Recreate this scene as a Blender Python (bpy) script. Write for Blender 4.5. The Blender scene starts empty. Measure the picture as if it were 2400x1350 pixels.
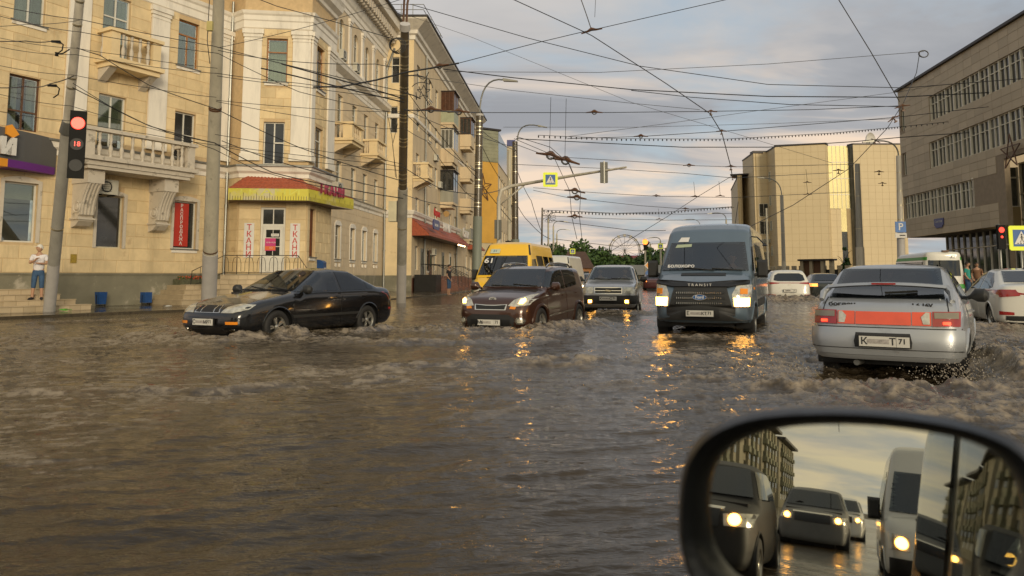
import bpy, bmesh, math, random
import numpy as np
from mathutils import Vector, Matrix
random.seed(7)
SC = bpy.context.scene
COL = SC.collection
R = math.radians
# ------------------------------------------------------------------ camera
FPX, PIT, H = 1750.0, R(5.5), 1.15
CYP = 647 - FPX * math.tan(PIT)
cam = bpy.data.cameras.new("camera"); camo = bpy.data.objects.new("camera", cam); COL.objects.link(camo)
camo.location = (0, 0, H); camo.rotation_euler = (R(90) + PIT, 0, 0)
cam.sensor_width = 36; cam.lens = FPX / 2400 * 36; cam.shift_y = -(675 - CYP) / 2400
cam.clip_start = 0.05; cam.clip_end = 4000
cam.dof.use_dof = True; cam.dof.focus_distance = 17.0; cam.dof.aperture_fstop = 7.0
SC.camera = camo
SC.view_settings.view_transform = 'Standard'; SC.view_settings.look = 'None'
SC.view_settings.exposure = 0.18; SC.view_settings.gamma = 1.0
SC.view_settings.use_curve_mapping = False
SC.render.engine = 'CYCLES'
SC.cycles.use_denoising = True
SC.cycles.max_bounces = 6; SC.cycles.transparent_max_bounces = 12
SC.cycles.glossy_bounces = 4; SC.cycles.sample_clamp_indirect = 6
# ------------------------------------------------------------------ world and sun
SUN_AZ = R(160)      # measured from +Y towards +X: low behind the camera, a little to the right
SUN_EL = R(13)
def NT(nt, kind, **kw):
    n = nt.nodes.new(kind)
    for k, v in kw.items():
        if k.startswith('i_'):
            key = k[2:]
            key = int(key) if key.isdigit() else key.replace('_', ' ')
            n.inputs[key].default_value = v
        else: setattr(n, k, v)
    return n
def ramp(nt, pts, src=None, interp='LINEAR'):
    n = nt.nodes.new('ShaderNodeValToRGB'); cr = n.color_ramp; cr.interpolation = interp
    while len(cr.elements) < len(pts): cr.elements.new(0.5)
    for e, (p, c) in zip(cr.elements, pts):
        e.position = p; e.color = (c, c, c, 1) if not hasattr(c, '__len__') else (*c[:3], 1)
    if src is not None: nt.links.new(src, n.inputs[0])
    return n
def mathn(nt, op, a, b=None, clamp=False):
    n = nt.nodes.new('ShaderNodeMath'); n.operation = op; n.use_clamp = clamp
    for i, v in enumerate((a, b)):
        if v is None: continue
        if isinstance(v, (int, float)): n.inputs[i].default_value = v
        else: nt.links.new(v, n.inputs[i])
    return n.outputs[0]
def mixc(nt, fac, a, b, blend='MIX'):
    n = nt.nodes.new('ShaderNodeMix'); n.data_type = 'RGBA'; n.blend_type = blend
    for i, v in ((0, fac), (6, a), (7, b)):
        if isinstance(v, (int, float)): n.inputs[i].default_value = v
        elif hasattr(v, '__len__'): n.inputs[i].default_value = (*v[:3], 1)
        else: nt.links.new(v, n.inputs[i])
    return n.outputs[2]
world = bpy.data.worlds.new("World"); SC.world = world; world.use_nodes = True
nt = world.node_tree; nt.nodes.clear()
out = nt.nodes.new('ShaderNodeOutputWorld'); bg = nt.nodes.new('ShaderNodeBackground')
bg.inputs[1].default_value = 0.1
sky = nt.nodes.new('ShaderNodeTexSky'); sky.sky_type = 'NISHITA'; sky.sun_disc = False
sky.sun_elevation = SUN_EL; sky.sun_rotation = SUN_AZ; sky.air_density = 1.2; sky.dust_density = 2.5
tc = nt.nodes.new('ShaderNodeTexCoord'); sep = nt.nodes.new('ShaderNodeSeparateXYZ')
nt.links.new(tc.outputs['Generated'], sep.inputs[0])
zc = mathn(nt, 'MAXIMUM', sep.outputs[2], 0.0)
zz = mathn(nt, 'ADD', zc, 0.13)
cx = mathn(nt, 'DIVIDE', sep.outputs[0], zz); cy_ = mathn(nt, 'DIVIDE', sep.outputs[1], zz)
comb = nt.nodes.new('ShaderNodeCombineXYZ'); nt.links.new(cx, comb.inputs[0]); nt.links.new(cy_, comb.inputs[1])
n1 = NT(nt, 'ShaderNodeTexNoise', i_Scale=1.0, i_Detail=8.0, i_Roughness=0.56, i_Distortion=0.35)
nt.links.new(comb.outputs[0], n1.inputs['Vector'])
mp = NT(nt, 'ShaderNodeMapping'); mp.inputs['Location'].default_value = (5.3, 2.2, 0); mp.inputs['Scale'].default_value = (0.55, 1.0, 1)
nt.links.new(comb.outputs[0], mp.inputs[0])
n2 = NT(nt, 'ShaderNodeTexNoise', i_Scale=0.9, i_Detail=6.0, i_Roughness=0.55, i_Distortion=0.6)
nt.links.new(mp.outputs[0], n2.inputs['Vector'])
cover = ramp(nt, [(0.36, 0.0), (0.50, 1.0)], n1.outputs[0])
warmf = ramp(nt, [(0.46, 0.0), (0.56, 1.0)], n2.outputs[0])
el_w = ramp(nt, [(0.02, 1.0), (0.20, 1.0), (0.30, 0.08), (0.6, 0.0)], zc)         # warm light only on the low far clouds
wf = mathn(nt, 'MULTIPLY', warmf.outputs[0], el_w.outputs[0])
greyc = ramp(nt, [(0.38, (2.7, 2.8, 3.05)), (0.48, (4.0, 4.05, 4.2)), (0.60, (5.8, 5.6, 5.4))], n2.outputs[0])
low = ramp(nt, [(0.0, (5.0, 4.3, 3.7)), (0.10, (4.1, 3.9, 3.8)), (0.24, (3.6, 3.7, 3.9)), (0.5, (4.3, 4.4, 4.6))], zc)
gl = mixc(nt, 0.38, greyc.outputs[0], low.outputs[0])
clouds = mixc(nt, wf, gl, (8.2, 6.5, 5.0))
blue = mixc(nt, 0.25, (4.3, 5.0, 5.7), sky.outputs[0])
front = mixc(nt, cover.outputs[0], blue, clouds)
# the half of the sky round the low sun (behind the camera) is brighter and yellower
dotn = nt.nodes.new('ShaderNodeVectorMath'); dotn.operation = 'DOT_PRODUCT'
nt.links.new(tc.outputs['Generated'], dotn.inputs[0])
dotn.inputs[1].default_value = (math.sin(SUN_AZ), math.cos(SUN_AZ), 0.15)
sunside = ramp(nt, [(0.0, 0.0), (0.75, 1.0)], dotn.outputs['Value'])
bright = mixc(nt, ramp(nt, [(0.42, 0.0), (0.60, 1.0)], n1.outputs[0]).outputs[0], (8.8, 7.6, 5.2), (4.6, 4.9, 4.9))
fin = mixc(nt, sunside.outputs[0], front, bright)
nt.links.new(fin, bg.inputs[0]); nt.links.new(bg.outputs[0], out.inputs[0])
sun = bpy.data.lights.new("sun", 'SUN'); sun.energy = 1.85; sun.angle = R(18); sun.color = (1.0, 0.84, 0.60)
suno = bpy.data.objects.new("sun", sun); COL.objects.link(suno)
sv = Vector((math.sin(SUN_AZ) * math.cos(SUN_EL), math.cos(SUN_AZ) * math.cos(SUN_EL), math.sin(SUN_EL)))
suno.rotation_euler = sv.to_track_quat('Z', 'Y').to_euler(); suno.location = sv * 100

# ------------------------------------------------------------------ pixel -> place helpers (plain numbers, used to lay out the street)
def ray(px, py):
    a = (px - 1200) / FPX; b = (CYP - py) / FPX
    return Vector((a, math.cos(PIT) - b * math.sin(PIT), math.sin(PIT) + b * math.cos(PIT)))
def Wp(px, py, Y):
    r = ray(px, py); return Vector((0, 0, H)) + r * (Y / r[1])
def Gp(px, py, z=0.0):
    r = ray(px, py); return Vector((0, 0, H)) + r * ((z - H) / r[2])
# ------------------------------------------------------------------ materials
MATS = {}
def mat(name, col, rough=0.6, metal=0.0, var=0.12, scale=3.0, bump=0.0, bscale=30.0, stain=None, coat=0.0, spec=0.5, obj=False, backdark=False, streak=False):
    if name in MATS: return MATS[name]
    m = bpy.data.materials.new(name); m.use_nodes = True; nt = m.node_tree
    b = nt.nodes['Principled BSDF']
    b.inputs['Roughness'].default_value = rough; b.inputs['Metallic'].default_value = metal
    b.inputs['Specular IOR Level'].default_value = spec
    if coat: b.inputs['Coat Weight'].default_value = coat; b.inputs['Coat Roughness'].default_value = 0.06
    tc = nt.nodes.new('ShaderNodeTexCoord'); src = tc.outputs['Object']
    if streak:
        mp = nt.nodes.new('ShaderNodeMapping'); mp.inputs['Scale'].default_value = (1, 1, 0.12); nt.links.new(src, mp.inputs[0]); src = mp.outputs[0]
    if obj: gp = nt.nodes.new('ShaderNodeNewGeometry'); src = gp.outputs['Position']
    c = None
    if var:
        n = NT(nt, 'ShaderNodeTexNoise', i_Scale=scale, i_Detail=5.0, i_Roughness=0.6); nt.links.new(src, n.inputs['Vector'])
        r = ramp(nt, [(0.3, tuple(x * (1 - var) for x in col)), (0.7, tuple(min(1, x * (1 + var)) for x in col))], n.outputs[0])
        c = r.outputs[0]
        if stain:
            n3 = NT(nt, 'ShaderNodeTexNoise', i_Scale=stain[2], i_Detail=8.0, i_Roughness=0.68); nt.links.new(src, n3.inputs['Vector'])
            r3 = ramp(nt, [(stain[1], 0.0), (stain[1] + 0.1, 1.0)], n3.outputs[0])
            c = mixc(nt, r3.outputs[0], c, stain[0])
            if obj or streak:
                mq = nt.nodes.new('ShaderNodeMapping'); mq.inputs['Scale'].default_value = (1.5, 1.5, .22); nt.links.new(tc.outputs['Object'] if not obj else src, mq.inputs[0])
                n4 = NT(nt, 'ShaderNodeTexNoise', i_Scale=1.0, i_Detail=9.0, i_Roughness=0.72); nt.links.new(mq.outputs[0], n4.inputs['Vector'])
                c = mixc(nt, ramp(nt, [(0.5, 0.0), (0.72, 0.75)], n4.outputs[0]).outputs[0], c, tuple(x * .62 for x in col))
    if obj:
        oi = nt.nodes.new('ShaderNodeObjectInfo')
        rr = ramp(nt, [(0.0, tuple(x * 0.82 for x in (1, 1, 1))), (1.0, (1.0, 1.0, 1.0))], oi.outputs['Random'])
        c = mixc(nt, 1.0, c if c is not None else col, rr.outputs[0], 'MULTIPLY')
    if backdark:
        g = nt.nodes.new('ShaderNodeNewGeometry')
        c = mixc(nt, g.outputs['Backfacing'], c if c is not None else col, (0.012, 0.012, 0.012))
    if c is not None: nt.links.new(c, b.inputs['Base Color'])
    else: b.inputs['Base Color'].default_value = (*col, 1)
    if bump:
        n2 = NT(nt, 'ShaderNodeTexNoise', i_Scale=bscale, i_Detail=4.0); nt.links.new(tc.outputs['Object'], n2.inputs['Vector'])
        bp = NT(nt, 'ShaderNodeBump', i_Strength=bump, i_Distance=0.02); nt.links.new(n2.outputs[0], bp.inputs['Height'])
        nt.links.new(bp.outputs[0], b.inputs['Normal'])
    MATS[name] = m
    return m
def emit(name, col, strength, base=None):
    if name in MATS: return MATS[name]
    m = bpy.data.materials.new(name); m.use_nodes = True; b = m.node_tree.nodes['Principled BSDF']
    b.inputs['Base Color'].default_value = (*(base or col), 1)
    b.inputs['Emission Color'].default_value = (*col, 1); b.inputs['Emission Strength'].default_value = strength
    b.inputs['Roughness'].default_value = 0.3
    MATS[name] = m; return m
def glass(name, tint=0.35, col=(1, 1, 1), rough=0.02, refl=0.12):
    if name in MATS: return MATS[name]
    m = bpy.data.materials.new(name); m.use_nodes = True; nt = m.node_tree; nt.nodes.clear()
    o = nt.nodes.new('ShaderNodeOutputMaterial'); t = nt.nodes.new('ShaderNodeBsdfTransparent'); g = nt.nodes.new('ShaderNodeBsdfGlossy')
    t.inputs[0].default_value = (*(tint * x for x in col), 1); g.inputs[0].default_value = (0.9, 0.93, 0.95, 1); g.inputs['Roughness'].default_value = rough
    lw = NT(nt, 'ShaderNodeLayerWeight', i_Blend=0.35)
    f = mathn(nt, 'MULTIPLY_ADD', lw.outputs['Fresnel'], 0.85)
    f.node.inputs[2].default_value = refl
    mx = nt.nodes.new('ShaderNodeMixShader'); nt.links.new(f, mx.inputs[0]); nt.links.new(t.outputs[0], mx.inputs[1]); nt.links.new(g.outputs[0], mx.inputs[2])
    nt.links.new(mx.outputs[0], o.inputs[0]); MATS[name] = m; return m
# ------------------------------------------------------------------ mesh building
class MB:
    def __init__(s): s.v = []; s.f = []; s.mi = []; s.m = 0; s.smooth = False; s.sm = []
    def add(s, vs, fs):
        o = len(s.v); s.v += [tuple(v) for v in vs]
        for f in fs: s.f.append([o + i for i in f]); s.mi.append(s.m); s.sm.append(s.smooth)
    def box(s, x0, x1, y0, y1, z0, z1):
        if x0 > x1: x0, x1 = x1, x0
        if y0 > y1: y0, y1 = y1, y0
        if z0 > z1: z0, z1 = z1, z0
        s.add([(x0,y0,z0),(x1,y0,z0),(x1,y1,z0),(x0,y1,z0),(x0,y0,z1),(x1,y0,z1),(x1,y1,z1),(x0,y1,z1)],
              [(0,3,2,1),(4,5,6,7),(0,1,5,4),(1,2,6,5),(2,3,7,6),(3,0,4,7)]); return s
    def quad(s, a, b, c, d): s.add([a, b, c, d], [(0, 1, 2, 3)]); return s
    def bar(s, a, b, w, h=None):
        a = Vector(a); b = Vector(b); d = (b - a); h = h or w
        if d.length < 1e-6: return s
        d.normalize(); up = Vector((0, 0, 1)) if abs(d.z) < .95 else Vector((0, 1, 0))
        r = d.cross(up).normalized() * w / 2; u = r.cross(d).normalized() * h / 2
        vs = [a - r - u, a + r - u, a + r + u, a - r + u, b - r - u, b + r - u, b + r + u, b - r + u]
        s.add(vs, [(0,1,2,3),(7,6,5,4),(0,4,5,1),(1,5,6,2),(2,6,7,3),(3,7,4,0)]); return s
    def tube(s, pts, r, n=8, cap=True):
        pts = [Vector(p) for p in pts]; rs = r if hasattr(r, '__len__') else [r] * len(pts)
        vs = []; prev = None
        for i, p in enumerate(pts):
            d = (pts[min(i + 1, len(pts) - 1)] - pts[max(i - 1, 0)]).normalized()
            if prev is None:
                up = Vector((0, 0, 1)) if abs(d.z) < .9 else Vector((1, 0, 0)); a = d.cross(up).normalized()
            else: a = (prev - d * prev.dot(d)).normalized()
            prev = a; b = d.cross(a)
            for k in range(n):
                t = 2 * math.pi * k / n; vs.append(p + (a * math.cos(t) + b * math.sin(t)) * rs[i])
        fs = [(i*n+k, i*n+(k+1)%n, (i+1)*n+(k+1)%n, (i+1)*n+k) for i in range(len(pts)-1) for k in range(n)]
        sm = s.smooth; s.smooth = n > 5
        s.add(vs, fs)
        s.smooth = False
        if cap:
            o = len(s.v) - len(vs)
            s.f.append([o + k for k in range(n)][::-1]); s.mi.append(s.m); s.sm.append(False)
            s.f.append([len(s.v) - n + k for k in range(n)]); s.mi.append(s.m); s.sm.append(False)
        s.smooth = sm; return s
    def lathe(s, prof, c=(0, 0, 0), axis='z', n=16, smooth=True):
        vs = []
        for r, h in prof:
            for k in range(n):
                t = 2 * math.pi * k / n; a, b = r * math.cos(t), r * math.sin(t)
                p = {'z': (a, b, h), 'y': (a, h, b), 'x': (h, a, b)}[axis]
                vs.append((p[0] + c[0], p[1] + c[1], p[2] + c[2]))
        fs = []
        for i in range(len(prof) - 1):
            for k in range(n):
                q = (i*n+k, i*n+(k+1)%n, (i+1)*n+(k+1)%n, (i+1)*n+k); fs.append(q if axis != 'y' else q[::-1])
        sm = s.smooth; s.smooth = smooth; s.add(vs, fs); s.smooth = sm; return s
    def prism(s, poly, y0, y1, plane='xz'):
        """poly in a plane, extruded along the third axis"""
        n = len(poly)
        mk = {'xz': lambda p, t: (p[0], t, p[1]), 'xy': lambda p, t: (p[0], p[1], t), 'yz': lambda p, t: (t, p[0], p[1])}[plane]
        vs = [mk(p, y0) for p in poly] + [mk(p, y1) for p in poly]
        s.add(vs, [tuple(range(n)), tuple(range(n, 2*n))[::-1]] + [(i, i + n, (i+1) % n + n, (i+1) % n) for i in range(n)]); return s
    def mesh(s, name, mats):
        me = bpy.data.meshes.new(name); me.from_pydata(s.v, [], s.f)
        for m in mats: me.materials.append(m)
        me.polygons.foreach_set('material_index', s.mi); me.polygons.foreach_set('use_smooth', s.sm)
        me.update(); return me
    def obj(s, name, mats, parent=None, mw=None, fix=True):
        if not isinstance(mats, (list, tuple)): mats = [mats]
        me = s.mesh(name, mats)
        if fix:
            bm = bmesh.new(); bm.from_mesh(me); bmesh.ops.remove_doubles(bm, verts=bm.verts, dist=1e-5) if len(s.v) < 3000 else None; bmesh.ops.recalc_face_normals(bm, faces=bm.faces)
            for e in bm.edges:
                if len(e.link_faces) == 2 and e.calc_face_angle(0) > .75: e.smooth = False
            bm.to_mesh(me); bm.free()
        return link(name, me, parent, mw)
def link(name, data, parent=None, mw=None):
    o = bpy.data.objects.new(name, data); COL.objects.link(o)
    if parent is not None: o.parent = parent
    if mw is not None: o.matrix_local = mw
    return o
def tag(o, label=None, cat=None, group=None, kind=None):
    if label: o['label'] = label
    if cat: o['category'] = cat
    if group: o['group'] = group
    if kind: o['kind'] = kind
    return o
def thing(name, label, cat, mw=None, group=None):
    o = bpy.data.objects.new(name, None); COL.objects.link(o); o.empty_display_size = .2
    if mw is not None: o.matrix_local = mw
    return tag(o, label, cat, group)
def at(x, y, z=0, rz=0): return Matrix.Translation((x, y, z)) @ Matrix.Rotation(rz, 4, 'Z')
def textobj(name, txt, size, m, parent, mw, ext=0.004, align='CENTER', sx=1.0, spacing=1.0, bold=0.0):
    cu = bpy.data.curves.new(name, 'FONT'); cu.body = txt; cu.size = size; cu.extrude = ext; cu.align_x = align; cu.align_y = 'CENTER'
    cu.space_character = spacing; cu.offset = bold; cu.resolution_u = 3
    t = bpy.data.objects.new(name, cu); COL.objects.link(t)
    dg = bpy.context.evaluated_depsgraph_get(); me = bpy.data.meshes.new_from_object(t.evaluated_get(dg))
    bpy.data.objects.remove(t); bpy.data.curves.remove(cu)
    me.materials.clear(); me.materials.append(m)
    return link(name, me, parent, mw @ Matrix.Diagonal((sx, 1, 1, 1)) if sx != 1 else mw)
STAND = Matrix.Rotation(R(90), 4, 'X')          # turns flat text upright, facing -Y
# ------------------------------------------------------------------ facades: local x along the wall, y into the wall, z up
class Facade:
    def __init__(s, x, y, dx, dy):
        l = math.hypot(dx, dy); s.o = Vector((x, y)); s.d = Vector((dx / l, dy / l)); s.n = Vector((s.d.y, -s.d.x))
        s.mw = Matrix(((s.d.x, -s.n.x, 0, x), (s.d.y, -s.n.y, 0, y), (0, 0, 1, 0), (0, 0, 0, 1)))
    def pt(s, u, z=0, out=0): p = s.o + s.d * u + s.n * out; return Vector((p.x, p.y, z))
    def uv(s, px, py, out=0):
        r = ray(px, py); o = s.o + s.n * out
        t = (o.dot(s.n)) / (r.x * s.n.x + r.y * s.n.y)
        return (Vector((r.x * t, r.y * t)) - o).dot(s.d), H + r.z * t
def wall(mb, s0, s1, z0, z1, holes, dep=0.2, y=0.0):
    ss = sorted({s0, s1} | {v for h in holes for v in h[:2] if s0 < v < s1}); zs = sorted({z0, z1} | {v for h in holes for v in h[2:4] if z0 < v < z1})
    for a, b in zip(ss, ss[1:]):
        for c, d in zip(zs, zs[1:]):
            m1, m2 = (a + b) / 2, (c + d) / 2
            if any(h[0] < m1 < h[1] and h[2] < m2 < h[3] for h in holes): continue
            mb.quad((a, y, c), (b, y, c), (b, y, d), (a, y, d))
    for h in holes:
        a, b, c, d = h[:4]
        mb.quad((a, y, c), (a, y + dep, c), (a, y + dep, d), (a, y, d)); mb.quad((b, y, c), (b, y, d), (b, y + dep, d), (b, y + dep, c))
        mb.quad((a, y, c), (b, y, c), (b, y + dep, c), (a, y + dep, c)); mb.quad((a, y, d), (a, y + dep, d), (b, y + dep, d), (b, y, d))
        if len(h) > 4:      # arched head: fill the spandrels
            r = (b - a) / 2; m = (a + b) / 2; N = 10
            for sg in (-1, 1):
                for k in range(N // 2):
                    t0 = math.pi / 2 * k / (N // 2); t1 = math.pi / 2 * (k + 1) / (N // 2)
                    p0 = (m + sg * r * math.sin(t0), d - r + r * math.cos(t0)); p1 = (m + sg * r * math.sin(t1), d - r + r * math.cos(t1))
                    mb.quad((p0[0], y, p0[1]), (p1[0], y, p1[1]), (p1[0], y, d), (p0[0], y, d))
                    mb.quad((p0[0], y, p0[1]), (p1[0], y, p1[1]), (p1[0], y + dep, p1[1]), (p0[0], y + dep, p0[1]))
_stone = {}
def blocks(parent, mw, F, s0, s1, z0, z1, ch, bw, holes, m, state, proud=0.013, gap=0.013):
    """rusticated render: one block per object up to the limit, then one joined mesh"""
    rest = state.setdefault('rest', {}); key = id(mw); mb = rest.setdefault(key, (MB(), mw))[0]
    row = 0; z = z0
    while z < z1 - 0.06:
        h = min(ch, z1 - z)
        cuts = [(s0, s1)]
        for q in holes:
            if q[3] > z + .02 and q[2] < z + h - .02:
                nc = []
                for a, b in cuts:
                    if q[1] <= a or q[0] >= b: nc.append((a, b)); continue
                    if q[0] > a + .05: nc.append((a, q[0]))
                    if q[1] < b - .05: nc.append((q[1], b))
                cuts = nc
        for a, b in cuts:
            n = max(1, round((b - a) / bw)); off = (row % 2) * .5
            edges = [a + (b - a) * k / n for k in range(n + 1)]
            if row % 2 and n > 1: edges = [a] + [a + (b - a) * (k + .5) / n for k in range(n)] + [b]
            for e0, e1 in zip(edges, edges[1:]):
                if e1 - e0 < .08: continue
                w = e1 - e0 - gap; hh = h - gap; pr = proud + random.uniform(-.006, .006)
                if state['n'] < state['max']:
                    state['n'] += 1; k = (round(w, 2), round(hh, 2))
                    if k not in _stone:
                        b_ = MB(); c = .012
                        b_.add([(0,0,0),(w,0,0),(w,0,hh),(0,0,hh),(c,-proud,c),(w-c,-proud,c),(w-c,-proud,hh-c),(c,-proud,hh-c)],
                               [(4,5,6,7),(0,1,5,4),(1,2,6,5),(2,3,7,6),(3,0,4,7)])
                        _stone[k] = b_.mesh('stone', [m])
                    o = link('stone', _stone[k], parent, mw @ Matrix.Translation((e0 + gap / 2, 0, z + gap / 2)))
                    if _stone[k].materials[0] != m:
                        o.material_slots[0].link = 'OBJECT'; o.material_slots[0].material = m
                else: mb.box(e0 + gap / 2, e1 - gap / 2, -pr, 0.0, z + gap / 2, z + h - gap / 2)
        z += h; row += 1
def blocks_rest(parent, state, m, name='stone_courses'):
    for mb, mw in state.get('rest', {}).values():
        if mb.f: tag(mb.obj(name, m, parent, mw), kind='stuff')
def sweep(mb, path, prof, closed=False):
    """profile [(out, z)] carried along a plan polyline with mitred corners; 'out' is to the right-hand (street) side"""
    P = [Vector(p) for p in path]; n = len(P); rings = []
    for i in range(n):
        d0 = (P[i] - P[i - 1]).normalized() if i > 0 else (P[1] - P[0]).normalized()
        d1 = (P[i + 1] - P[i]).normalized() if i < n - 1 else d0
        n0 = Vector((d0.y, -d0.x)); n1 = Vector((d1.y, -d1.x)); m = (n0 + n1).normalized(); k = 1 / max(.35, m.dot(n0))
        rings.append([(P[i].x + m.x * k * o, P[i].y + m.y * k * o, z) for o, z in prof])
    L = len(prof)
    for a, b in zip(rings, rings[1:]):
        for j in range(L - 1): mb.quad(a[j], b[j], b[j + 1], a[j + 1])
    for r in (rings[0], rings[-1]): mb.add(r, [tuple(range(L))])
def window(parent, mw, a, b, c, d, fm, pm, style='T', dep=0.15, sill=None, name='window', bar=.055, arch=False):
    mb = MB(); y0, y1 = dep - .03, dep + .03; w = b - a; h = d - c
    mb.box(a, a + bar, y0, y1, c, d); mb.box(b - bar, b, y0, y1, c, d); mb.box(a + bar, b - bar, y0, y1, c, c + bar); mb.box(a + bar, b - bar, y0, y1, d - bar, d)
    m = (a + b) / 2
    if 'T' in style: zt = c + h * .68; mb.box(a + bar, b - bar, y0 + .004, y1, zt, zt + bar)
    if 'I' in style: mb.box(m - bar / 2, m + bar / 2, y0 + .002, y1, c + bar, d - bar)
    if 'i' in style: mb.box(m - bar / 2, m + bar / 2, y0 + .002, y1, c + bar, c + h * .68)
    if 'R' in style: zt = c + h * .5; mb.box(m + bar/2, b - bar, y0 + .004, y1, zt, zt + bar)
    if 'B' in style: zt = c + h * .34; mb.box(a + bar, b - bar, y0 + .004, y1, zt, zt + bar)
    f = mb.obj(name, fm, parent, mw)
    kind = pm.name; see = kind in ('grey pane', 'netted pane', 'curtained pane')
    p = MB(); p.box(a + bar * .6, b - bar * .6, dep + .006, dep + .012, c + bar * .6, d - bar * .6); p.obj('pane', MATS['pane glass'] if see else pm, f)
    if see:
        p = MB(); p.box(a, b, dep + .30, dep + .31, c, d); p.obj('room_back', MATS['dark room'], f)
        def drape(x0, x1, zb):
            q = MB(); q.smooth = True; n = max(4, int((x1 - x0) / .05)); P_ = [(x0 + (x1 - x0) * k / n, dep + .10 + .025 * math.sin(k * 1.9 + x0 * 7)) for k in range(n + 1)]
            q.add([(x, y, zb) for x, y in P_] + [(x, y, d - .05) for x, y in P_], [(k, k + 1, n + 2 + k, n + 1 + k) for k in range(n)]); q.obj('curtain', MATS[random.choice(['curtain white', 'curtain cream', 'curtain white', 'curtain green'])], f)
        if kind == 'curtained pane': drape(a + .03, b - .03, c + .03)
        elif kind == 'netted pane': drape(a + .03, a + w * random.uniform(.25, .5), c + .03); drape(b - w * random.uniform(.2, .42), b - .03, c + .03)
        elif random.random() < .7: q = MB(); q.box(a + .03, b - .03, dep + .08, dep + .085, d - h * random.uniform(.2, .65), d - .05); q.obj('blind', MATS['curtain cream'], f)
    if sill:
        q = MB(); q.box(a - .1, b + .1, -.1, dep - .03, c - .04, c); q.m = 1; q.box(a - .06, b + .06, -.055, -.002, c - .16, c - .045); q.obj('sill', [MATS['zinc'], sill], f)
    return f
# ================================================================== noise
_rng = np.random.RandomState(11); _LAT = _rng.rand(8, 256, 256)
def vn(x, y, k=0):
    L = _LAT[k % 8]; xi = np.floor(x).astype(int); yi = np.floor(y).astype(int); fx = x - xi; fy = y - yi
    fx = fx * fx * fx * (fx * (fx * 6 - 15) + 10); fy = fy * fy * fy * (fy * (fy * 6 - 15) + 10)
    a = L[xi & 255, yi & 255]; b = L[(xi + 1) & 255, yi & 255]; c = L[xi & 255, (yi + 1) & 255]; d = L[(xi + 1) & 255, (yi + 1) & 255]
    return (a * (1 - fx) + b * fx) * (1 - fy) + (c * (1 - fx) + d * fx) * fy
def fbm(x, y, oct=4, k=0, g=.5):
    s = 0; a = 1; t = 0
    for i in range(oct): s = s + a * vn(x * 2 ** i + 17.3 * i, y * 2 ** i + 5.1 * i, k + i); t += a; a *= g
    return s / t
# ================================================================== ground, water, pavements
# wakes: (x, y, reach across, reach along, heading, strength)
WAKES = [(4.9, 9.6, 2.3, 3.6, R(33), 1.0), (6.6, 10.0, 2.0, 2.6, R(33), .9), (0.2, 17.4, 2.4, 2.6, R(24), .8), (-4.6, 15.0, 2.2, 3.2, R(27), .55),
         (3.2, 23.2, 1.6, 2.4, R(12), .5), (4.6, 16.6, 1.8, 3.2, R(22), .5), (12.2, 32.4, 2.4, 3.2, R(15), 1.0), (11.6, 17.4, 1.7, 2.4, R(20), .8),
         (9.0, 14.0, 2.0, 2.5, R(25), .6), (-1.8, 16.2, 1.6, .7, R(0), .7), (8.2, 7.2, 2.2, 1.4, R(10), .9), (5.5, 6.6, 2.6, 1.2, R(-8), .7)]
def wake_field(x, y):
    s = np.zeros_like(x)
    for cx, cy, a, b, h, st in WAKES:
        u = (x - cx) * math.sin(h) + (y - cy) * math.cos(h); v = (x - cx) * math.cos(h) - (y - cy) * math.sin(h)
        s = np.maximum(s, st * np.exp(-((u / b) ** 2 + (v / a) ** 2)))
    return s
CREST = [((-1.9, 15.4), (0.7, 14.9), .07), ((.5, 15.7), (2.1, 17.6), .10), ((-6.9, 13.7), (-4.9, 12.7), .08), ((-4.7, 13.2), (-3.9, 13.9), .10), ((-2.6, 15.9), (-3.2, 15.2), .06), ((2.5, 22.4), (4.4, 22.2), .08), ((2.7, 13.9), (4.9, 13.6), .05), ((2.6, 7.6), (6.6, 7.2), .07), ((5.5, 8.0), (6.6, 10.6), .12), ((6.4, 8.6), (8.4, 9.4), .08), ((10.2, 16.6), (12.5, 15.6), .08), ((3.1, 6.3), (6.8, 6.5), .05), ((10.6, 32.8), (14.6, 32.2), .22), ((-9, 17.6), (-3.2, 13.2), .05), ((-11.5, 14.3), (-5.0, 12.2), .05), ((-2.9, 12.9), (0.6, 13.4), .06), ((-1.5, 9.3), (0.9, 9.9), .06), ((-2.6, 8.9), (-1.6, 8.5), .04),
         ((-9.5, 20.3), (-11.6, 18.2), .05), ((-2.3, 7.7), (-4.6, 7.4), .04), ((0.3, 9.8), (3.0, 10.8), .04), ((-.4, 6.3), (1.0, 6.8), .03), ((1.1, 8.0), (2.9, 8.4), .03)]
def crest_field(x, y):
    s = np.zeros_like(x); wob = (fbm(x * .9, y * .9, 3, 2) - .5) * .7
    for (ax, ay), (bx, by), h in CREST:
        dx, dy = bx - ax, by - ay; L = math.hypot(dx, dy); t = ((x - ax) * dx + (y - ay) * dy) / L / L
        q = ((x - ax) * -dy + (y - ay) * dx) / L + wob; e = np.clip(1 - np.abs(np.clip(t, 0, 1) - t) * L / .5, 0, 1)
        pr = np.where(q > 0, np.exp(-(q / .12) ** 2), np.exp(-(q / .34) ** 2)); s = s + h * e * pr * np.where((t > -.2) & (t < 1.2), 1, 0)
    return s
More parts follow.
